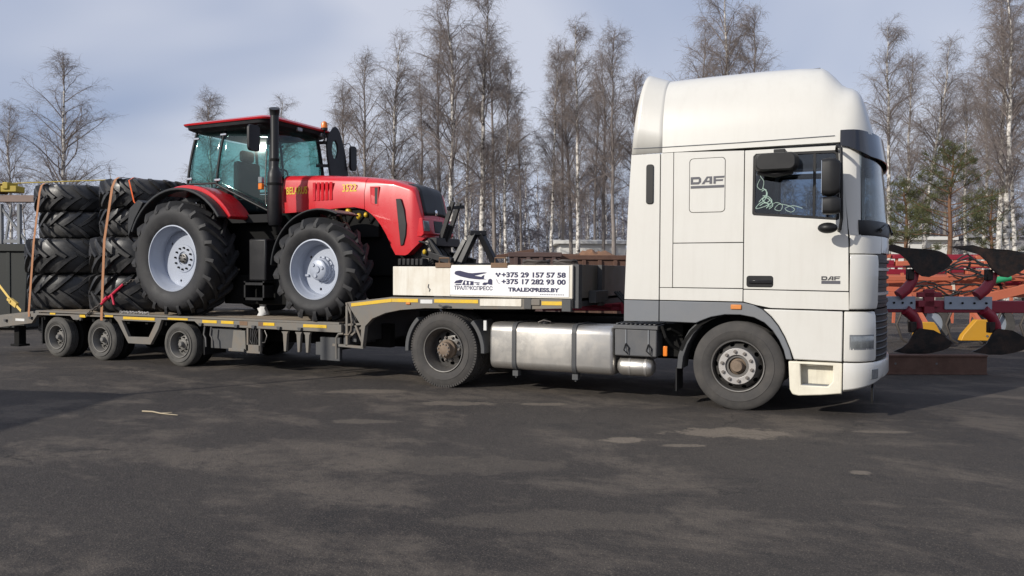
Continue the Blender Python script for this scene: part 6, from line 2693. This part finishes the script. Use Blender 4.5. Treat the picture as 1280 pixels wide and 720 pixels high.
def shed(name, label, u0, u1, vtop, depth, wall, roof, nwin, base_h=None):
    p = at((u0 + u1) / 2, depth)
    o = thing(name, label, 'building', (p[0], p[1], -0.05))
    o.rotation_euler = (0, 0, YAW)
    k = depth / FPX
    w_ = (u1 - u0) * k
    h_ = 1.58 + (339.0 + 0.005 * ((u0 + u1) / 2 - 640) - vtop) * k
    q = MB()
    q.box(-w_ / 2, w_ / 2, 0, 9, 0, h_)
    lb(q, 'wall', wall, o)
    q = MB()
    q.prism([(-0.4, h_ + 0.003), (9.4, h_ + 0.003), (9.4, h_ + 0.25), (4.5, h_ + 0.5), (-0.4, h_ + 0.25)], 'x', -w_ / 2 - 0.4, w_ / 2 + 0.4)
    lb(q, 'roof', roof, o)
    for i in range(nwin):
        x = -w_ / 2 + w_ * (i + 0.5) / nwin
        q = MB()
        q.box(x - 0.7, x + 0.7, -0.05, 0.02, h_ * 0.45, h_ * 0.75)
        wn_ = lb(q, 'window', 'wall_white', o)
        q = MB()
        q.box(x - 0.6, x + 0.6, -0.07, -0.05, h_ * 0.45 + 0.1, h_ * 0.75 - 0.1)
        lb(q, 'pane', 'window_dark', wn_)
    return o


shed('white_shed', 'long low white building far behind the birches left of the lorry cab', 700, 782, 304, 60, 'wall_white', 'wall_white', 0)
shed('white_shed', 'low white wall-like shed far away right of the lorry windscreen', 1098, 1187, 299, 58, 'wall_white', 'wall_white', 0)
shed('grey_building', 'grey building rising behind the white shed right of the windscreen', 1120, 1172, 291, 95, 'wall_grey', 'roof_grey', 4)
shed('grey_building', 'grey brick building far behind the birches at the right edge', 1225, 1330, 296, 76, 'wall_grey', 'roof_grey', 5)

# ------------------------------------------------------------------ unseen cabin-like box with mast, added left of the camera to cast the yard's shadow
HC = 3.6
ex1 = Vector((-0.955, -0.296, 0))
ex2 = Vector((0.352, -0.936, 0))
sl = HC / math.tan(SUN_EL)
cor = Vector((-7.083 - sl * math.cos(SUN_AZ), -2.203 - sl * math.sin(SUN_AZ), 0))
cabn = thing('shadow_cabin', 'unseen grey cabin shape with a mast, added left of the viewpoint to cast a shadow', 'cabin', cor)


def obox(name, mat, a0, a1, b0, b1, z0, z1, parent=cabn):
    q = MB()
    vs = []
    for a in (a0, a1):
        for b in (b0, b1):
            for zz in (z0, z1):
                vs.append(ex1 * a + ex2 * b + Vector((0, 0, zz)))
    q.add(vs, [(0, 1, 3, 2), (4, 6, 7, 5), (0, 4, 5, 1), (2, 3, 7, 6), (0, 2, 6, 4), (1, 5, 7, 3)])
    return q.build(name, mat, parent, local=True)


obox('wall', 'gantry_grey', 0.08, 7.0, 0.08, 2.9, 0.1, HC - 0.14)
obox('roof', 'roof_grey', 0, 7.1, 0, 3.0, HC - 0.138, HC)
obox('base', 'chassis_black', 0.3, 6.8, 0.3, 2.7, 0, 0.1)
dd = obox('door', 'wall_white', 2.0, 2.9, 0.04, 0.078, 0.12, 2.15)
for a in (0.6, 4.2):
    ww = obox('window', 'wall_white', a, a + 1.1, 0.03, 0.078, 1.1, 2.1)
    obox('pane', 'window_dark', a + 0.08, a + 1.02, 0.015, 0.029, 1.18, 2.02, ww)
q = MB()
q.tube([(0, 0, HC - 0.02), (0, 0, HC + 1.95)], 0.04, 8)
mst = q.build('mast', 'gantry_grey', cabn, local=True)
mst.location = ex1 * 0.10 + ex2 * 0.10

# ------------------------------------------------------------------ trees
def tubes(P, Rr, sides=3):
    """many thin tubes at once: P (n,k,3), Rr (n,k) -> verts, faces"""
    n, k, _ = P.shape
    d = np.empty_like(P)
    d[:, 1:-1] = P[:, 2:] - P[:, :-2]
    d[:, 0] = P[:, 1] - P[:, 0]
    d[:, -1] = P[:, -1] - P[:, -2]
    d /= np.linalg.norm(d, axis=2, keepdims=True) + 1e-9
    ref = np.where(np.abs(d[..., 2:3]) < 0.9, np.array([0, 0, 1.0]), np.array([1.0, 0, 0]))
    s = np.cross(d, ref)
    s /= np.linalg.norm(s, axis=2, keepdims=True) + 1e-9
    t = np.cross(d, s)
    a = np.arange(sides) * 2 * np.pi / sides
    V = P[:, :, None, :] + Rr[:, :, None, None] * (s[:, :, None, :] * np.cos(a)[None, None, :, None] + t[:, :, None, :] * np.sin(a)[None, None, :, None])
    V = V.reshape(-1, 3)
    base = (np.arange(n) * k * sides)[:, None, None]
    i = (np.arange(k - 1) * sides)[None, :, None]
    j = np.arange(sides)[None, None, :]
    j2 = (j + 1) % sides
    F = np.stack([base + i + j, base + i + j2, base + i + sides + j2, base + i + sides + j], axis=-1).reshape(-1, 4)
    return V, F


def np_mesh(name, parts, mat):
    vs, fs, off = [], [], 0
    for V, F in parts:
        vs.append(V)
        fs.append(F + off)
        off += len(V)
    V = np.concatenate(vs).astype(np.float32)
    F = np.concatenate(fs).astype(np.int32)
    me = bpy.data.meshes.new(name)
    me.vertices.add(len(V))
    me.vertices.foreach_set('co', V.ravel())
    k = F.shape[1]
    me.loops.add(F.size)
    me.loops.foreach_set('vertex_index', F.ravel())
    me.polygons.add(len(F))
    me.polygons.foreach_set('loop_start', np.arange(0, F.size, k, dtype=np.int32))
    me.update(calc_edges=True)
    me.validate()
    me.materials.append(MAT[mat])
    me.shade_smooth()
    return me


def unit(a):
    return a / (np.linalg.norm(a, axis=-1, keepdims=True) + 1e-9)


def birch_parts(seed, H=20.0, nprim=60, spread=1.0, dens=1.0, start=0.24, twr=0.0051, droop=1.0, lean=(0, 0), r0=0.20):
    rg = np.random.default_rng(seed)
    K = 16
    t = np.linspace(0, 1, K)
    wob = np.cumsum(rg.normal(0, 0.10, (K, 2)), axis=0) * t[:, None]
    trunk = np.stack([wob[:, 0] + lean[0] * t ** 1.3, wob[:, 1] + lean[1] * t ** 1.3, H * t], axis=1)
    tr = r0 * (1 - t) ** 0.85 + 0.012
    TV = tubes(trunk[None], tr[None], 8)

    def on_trunk(q):
        return np.stack([np.interp(q, t, trunk[:, i]) for i in range(3)], axis=-1)
    # limbs
    tp = start + (0.985 - start) * rg.random(nprim) ** 0.85
    az = np.arange(nprim) * 2.399 + rg.normal(0, 0.5, nprim)
    env = np.clip((1 - tp) / (1 - start), 0, 1)
    shape = np.minimum(1.0, 0.55 + 1.6 * (tp - start) / (1 - start))     # lower limbs a little shorter
    L = (0.55 + 3.5 * env ** 0.7 * shape) * rg.uniform(0.65, 1.15, nprim) * spread
    el = np.radians(rg.uniform(38, 62, nprim)) + 0.25 * (tp - 0.5)
    d0 = np.stack([np.cos(az) * np.cos(el), np.sin(az) * np.cos(el), np.sin(el)], axis=1)
    k = 6
    P = np.zeros((nprim, k, 3))
    P[:, 0] = on_trunk(tp)
    d = d0.copy()
    for i in range(1, k):
        d = unit(d + rg.normal(0, 0.13, (nprim, 3)) + np.array([0, 0, 0.06 if i < 3 else -0.10 * droop]))
        P[:, i] = P[:, i - 1] + d * (L / (k - 1))[:, None]
    pr = np.linspace(1, 0.25, k)[None] * (0.012 + 0.010 * L)[:, None]
    parts = [tubes(P, pr, 4)]
    # branchlets
    SP, SD, SL = [], [], []
    for i in range(nprim):
        ns = max(3, int((3.5 + 3.8 * L[i]) * dens))
        q = rg.uniform(0.18, 1.0, ns) * (k - 1)
        i0 = np.minimum(q.astype(int), k - 2)
        f = (q - i0)[:, None]
        p = P[i, i0] * (1 - f) + P[i, i0 + 1] * f
        dd = unit(P[i, i0 + 1] - P[i, i0])
        SP.append(p)
        SD.append(unit(dd + rg.normal(0, 0.75, (ns, 3)) + np.array([0, 0, 0.15])))
        SL.append(rg.uniform(0.45, 1.15, ns) * (0.6 + 0.25 * L[i]))
    SP, SD, SL = np.concatenate(SP), np.concatenate(SD), np.concatenate(SL)
    n2 = len(SP)
    S = np.zeros((n2, 4, 3))
    S[:, 0] = SP
    d = SD
    for i in range(1, 4):
        d = unit(d + rg.normal(0, 0.18, (n2, 3)) + np.array([0, 0, -0.12 * droop]))
        S[:, i] = S[:, i - 1] + d * (SL / 3)[:, None]
    parts.append(tubes(S, np.linspace(1.7, 0.9, 4)[None] * twr * np.ones((n2, 1)), 3))
    # twigs
    nt = max(2, int(7.5 * dens))
    idx = np.repeat(np.arange(n2), nt)
    q = rg.uniform(0.2, 1.0, len(idx)) * 3
    i0 = np.minimum(q.astype(int), 2)
    f = (q - i0)[:, None]
    p = S[idx, i0] * (1 - f) + S[idx, i0 + 1] * f
    dd = unit(unit(S[idx, i0 + 1] - S[idx, i0]) * 0.7 + rg.normal(0, 0.6, (len(idx), 3)) + np.array([0, 0, -0.25 * droop]))
    Lt = rg.uniform(0.25, 0.75, len(idx))
    T = np.zeros((len(idx), 3, 3))
    T[:, 0] = p
    T[:, 1] = p + dd * (Lt * 0.5)[:, None]
    d2 = unit(dd + np.array([0, 0, -0.55 * droop]) + rg.normal(0, 0.15, dd.shape))
    T[:, 2] = T[:, 1] + d2 * (Lt * 0.5)[:, None]
    parts.append(tubes(T, np.array([[1.0, 0.85, 0.55]]) * twr * 0.8 * np.ones((len(idx), 1)), 3))
    return TV, parts


VAR = []
for i, kw in enumerate((dict(spread=1.15, dens=1.25), dict(spread=1.0, nprim=66, dens=1.3), dict(spread=1.25, start=0.30, droop=1.4, dens=1.1), dict(spread=0.95, nprim=58, start=0.36, dens=1.3), dict(spread=1.05, lean=(1.2, 0.3), dens=1.1), dict(spread=1.15, start=0.42, dens=1.3, droop=1.3), dict(spread=1.0, lean=(-1.6, 0.2), start=0.34, dens=1.1), dict(spread=1.3, dens=1.1, start=0.2))):
    TV, parts = birch_parts(100 + i, **kw)
    VAR.append((np_mesh('trunk', [TV], 'birch_bark'), np_mesh('crown', parts, 'twig'), np_mesh('trunk', [TV], 'birch_bark_dark')))


def birch(u, vtop, depth, var, rot, label, dark=False, wide=1.0):
    p = at(u, depth)
    k = depth / FPX
    H = 1.58 + (339.2 + 0.0052 * (u - 640) - vtop) * k + 0.05
    o = thing('birch_tree', label, 'tree', (p[0], p[1], -0.05), 'bare birches behind the yard')
    o.rotation_euler = (0, 0, rot)
    s = H / 20.0
    o.scale = (s * wide, s * wide, s)
    tr, cr, trd = VAR[var % len(VAR)]
    a = link('trunk', trd if dark else tr, o)
    b = link('crown', cr, o)
    return o


TREES = [
    (82, 74, 60, 7, 0.4, 'lone tall bare birch rising above the rear tyre stack', False, 1.3),
    (16, 134, 72, 2, 1.9, 'pale bare birch at the far left edge above the dark bin', False, 1.0),
    (268, 120, 80, 3, 0.2, 'bare birch whose tip shows above the tractor cab roof, left end', False, 1.2),
    (352, 127, 78, 0, 2.2, 'bare birch whose tip shows above the exhaust stack', False, 1.2),
    (428, 112, 64, 5, 0.9, 'short bare birch just right of the open tractor door', True, 1.0),
    (455, 70, 55, 7, 3.0, 'dark-trunked bare birch above the middle of the red bonnet', True, 1.0),
    (494, 50, 58, 0, 1.2, 'white-trunked bare birch above the bonnet seam', False, 1.0),
    (525, 95, 66, 3, 2.0, 'thin bare birch above the front of the red bonnet', True, 1.0),
    (548, 35, 60, 1, 0.0, 'tall thin bare birch just left of the tallest birch by the tractor nose', True, 0.9),
    (564, -12, 50, 0, 4.1, 'tallest white-trunked birch directly behind the tractor nose', False, 1.1),
    (582, 62, 66, 4, 1.7, 'faint bare birch behind the lifted link arm', False, 0.9),
    (602, -10, 53, 1, 5.0, 'tall white-trunked birch above the black coupling triangle', False, 1.05),
    (617, 45, 58, 3, 0.7, 'dark slim birch right of the coupling triangle', True, 0.9),
    (633, 78, 51, 5, 2.9, 'white birch right of the coupling triangle with orange-brown twigs', False, 0.85),
    (652, 128, 68, 6, 1.4, 'low thin birch at the gap above the phone number panel', True, 0.8),
    (689, 72, 52, 3, 3.3, 'slim white birch left in the group beside the lorry cab', False, 0.85),
    (703, 62, 62, 1, 0.1, 'dark birch second in the group beside the lorry cab', True, 0.8),
    (715, 50, 57, 4, 2.4, 'dark leaning birch in the middle of the group beside the cab', True, 0.85),
    (722, 30, 50, 1, 1.1, 'tallest white birch of the group beside the lorry cab', False, 0.9),
    (742, 98, 66, 2, 4.4, 'faint birch far back in the group beside the lorry cab', True, 0.8),
    (754, 62, 56, 0, 3.8, 'dark birch second from the cab in the group beside it', True, 0.8),
    (768, 40, 47, 3, 5.5, 'reddish-twigged dark birch closest to the lorry roof fin', True, 0.95),
    (792, 96, 60, 5, 0.3, 'bare birch half hidden behind the lorry roof fin', True, 1.0),
    (880, 32, 60, 2, 0.8, 'bare birch left of the white trunk above the lorry roof', True, 0.9),
    (907, -22, 50, 0, 2.6, 'tall birch with white trunk rising over the lorry roof', False, 1.05),
    (936, 18, 58, 1, 3.6, 'bare birch right of the white trunk above the lorry roof', True, 0.95),
    (1110, 32, 45, 1, 0.5, 'white-trunked birch just right of the lorry windscreen', False, 0.95),
    (1136, 72, 56, 3, 4.6, 'slim birch between windscreen birch and the pines', False, 0.95),
    (1152, 52, 50, 4, 0.35, 'birch leaning right behind the small pine', False, 1.0),
    (1182, 112, 64, 2, 1.0, 'faint birch behind the larger pine', True, 1.0),
    (1206, 100, 56, 5, 3.9, 'bare birch just right of the larger pine', False, 0.9),
    (1228, 70, 50, 0, 5.3, 'many-branched birch left of the two bright trunks at right edge', False, 0.9),
    (1246, 0, 43, 3, 1.5, 'bright white birch trunk, left of the pair at the right edge', False, 1.0),
    (1258, -25, 39, 1, 2.2, 'bright white birch trunk, right of the pair at the right edge', False, 1.0),
    (1270, 40, 42, 6, 0.2, 'leaning white birch right of the bright pair at the right edge', False, 0.9),
    (1292, 5, 46, 0, 4.0, 'birch cut by the right edge of the view', False, 1.0),
]
for a in TREES:
    birch(*a)


def pine_meshes(seed, H=9.0, bare=0.30, wid=2.6):
    rg = np.random.default_rng(seed)
    K = 12
    t = np.linspace(0, 1, K)
    trunk = np.stack([np.cumsum(rg.normal(0, 0.05, K)), np.cumsum(rg.normal(0, 0.05, K)), H * t], axis=1)
    tr = 0.13 * (1 - t) ** 0.8 + 0.015
    parts_w = [tubes(trunk[None], tr[None], 8)]
    tuftP, tuftD = [], []
    limbs = []
    n = 34
    for i in range(n):
        q = bare + (0.97 - bare) * (i + rg.random()) / n
        az = i * 2.4 + rg.normal(0, 0.3)
        L = (0.35 + wid * (1 - (q - bare) / (1 - bare)) ** 0.8) * rg.uniform(0.6, 1.15)
        p = np.array([np.interp(q, t, trunk[:, j]) for j in range(3)])
        pts = [p]
        d = np.array([math.cos(az), math.sin(az), 0.15 + 0.3 * q])
        d /= np.linalg.norm(d)
        for j in range(5):
            d = unit(d + rg.normal(0, 0.12, 3) + np.array([0, 0, 0.05]))
            pts.append(pts[-1] + d * L / 5)
        pts = np.array(pts)
        limbs.append(pts)
        nt = int(3 + 4.5 * L)
        for j in range(nt):
            a = rg.uniform(0.3, 1.0) * 5
            i0 = min(int(a), 4)
            c = pts[i0] + (pts[i0 + 1] - pts[i0]) * (a - i0) + rg.normal(0, 0.16, 3) * np.array([1, 1, 0.45])
            tuftP.append(c)
            tuftD.append(unit(d + rg.normal(0, 0.6, 3) + np.array([0, 0, 0.3])))
    limbs = np.array(limbs)
    parts_w.append(tubes(limbs, np.linspace(0.03, 0.010, 6)[None] * np.ones((len(limbs), 1)), 4))
    wood = [parts_w[0]]
    tuftP, tuftD = np.array(tuftP), np.array(tuftD)
    nn_ = 34
    idx = np.repeat(np.arange(len(tuftP)), nn_)
    base = tuftP[idx] + rg.normal(0, 0.07, (len(idx), 3))
    dd = unit(tuftD[idx] + rg.normal(0, 0.75, (len(idx), 3)))
    Ln = rg.uniform(0.10, 0.22, len(idx))
    side = unit(np.cross(dd, rg.normal(0, 1, (len(idx), 3))))
    w = 0.010
    V = np.stack([base - side * w, base + side * w, base + dd * Ln[:, None]], axis=1).reshape(-1, 3)
    F = np.arange(len(V)).reshape(-1, 3)
    me_t = np_mesh('trunk', parts_w, 'pine_bark')
    me_c = np_mesh('crown', [(V, F)], 'needles')
    return me_t, me_c


for (u, vtop, depth, seed, wid, label) in ((1188, 180, 36, 5, 3.1, 'green pine with wide dark crown right of the lorry'), (1133, 225, 40, 9, 1.7, 'small green pine close to the lorry windscreen'), (1236, 235, 46, 12, 2.0, 'dark pine half hidden behind the bright birch pair')):
    p = at(u, depth)
    H = 1.58 + (341.8 - vtop) * depth / FPX
    me_t, me_c = pine_meshes(seed, H, 0.42, wid)
    o = thing('pine_tree', label, 'tree', (p[0], p[1], -0.05), 'pines right of the lorry')
    link('trunk', me_t, o)
    link('crown', me_c, o)

# far wood: reads as one mass
parts_t, parts_c = [], []
rg = np.random.default_rng(77)
simple = [birch_parts(300 + i, H=15.0, nprim=26, spread=0.9, dens=0.62, start=0.2, twr=0.017, r0=0.15) for i in range(3)]
spots = [(u + rg.uniform(-6, 6), rg.uniform(72, 112)) for u in np.linspace(415, 840, 105)] + [(u + rg.uniform(-6, 6), rg.uniform(76, 105)) for u in np.linspace(1090, 1310, 44)] + [(u + rg.uniform(-6, 6), rg.uniform(76, 110)) for u in np.linspace(845, 1085, 60)] + [(u + rg.uniform(-8, 8), rg.uniform(95, 125)) for u in np.linspace(-40, 130, 8)]
for i, (u, dep) in enumerate(spots):
    p = at(u, dep)
    (tv, tf), pr = simple[i % 3]
    s = rg.uniform(0.6, 1.0) * (dep / 90.0) ** 0.5
    a = rg.uniform(0, 6.28)
    Rm = np.array([[math.cos(a), -math.sin(a), 0], [math.sin(a), math.cos(a), 0], [0, 0, 1]])
    off = np.array([p[0], p[1], -0.1])
    parts_t.append(((tv * s) @ Rm.T + off, tf))
    for V, F in pr:
        parts_c.append(((V * s) @ Rm.T + off, F))
o = bpy.data.objects.new('far_wood', None)
COL.objects.link(o)
tag(o, 'grey-mauve leafless wood far behind the yard', 'wood', kind='stuff')
for nm_, pr, mt in (('trunks', parts_t, 'birch_bark'), ('twigs', parts_c, 'twig_far')):
    c = link(nm_, np_mesh(nm_, pr, mt), o)
    c['kind'] = 'stuff'
# undergrowth along the edge of the wood
rg = np.random.default_rng(5)
n = 11000
us = rg.uniform(400, 1340, n)
ds = rg.uniform(68, 98, len(us))
base = np.array([at(u, d) for u, d in zip(us, ds)])
base[:, 2] = -0.05
P = np.zeros((len(us), 4, 3))
P[:, 0] = base
d = unit(np.stack([rg.normal(0, 0.35, len(us)), rg.normal(0, 0.35, len(us)), np.ones(len(us))], axis=1))
Lh = rg.uniform(1.2, 4.2, len(us))
for i in range(1, 4):
    d = unit(d + rg.normal(0, 0.15, d.shape))
    P[:, i] = P[:, i - 1] + d * (Lh / 3)[:, None]
Q = np.repeat(P[:, 1:3].reshape(-1, 3), 3, axis=0)
dq = unit(rg.normal(0, 0.6, Q.shape) + np.array([0, 0, 0.8]))
T = np.stack([Q, Q + dq * 0.4, Q + dq * 0.8 + np.array([0, 0, 0.05])], axis=1)
me = np_mesh('undergrowth', [tubes(P, np.array([[0.018, 0.014, 0.010, 0.006]]) * np.ones((len(us), 1)), 3), tubes(T, np.array([[0.009, 0.007, 0.004]]) * np.ones((len(Q), 1)), 3)], 'twig_far')
o = link('undergrowth', me)
tag(o, 'brown leafless undergrowth along the edge of the wood', 'undergrowth', kind='stuff')
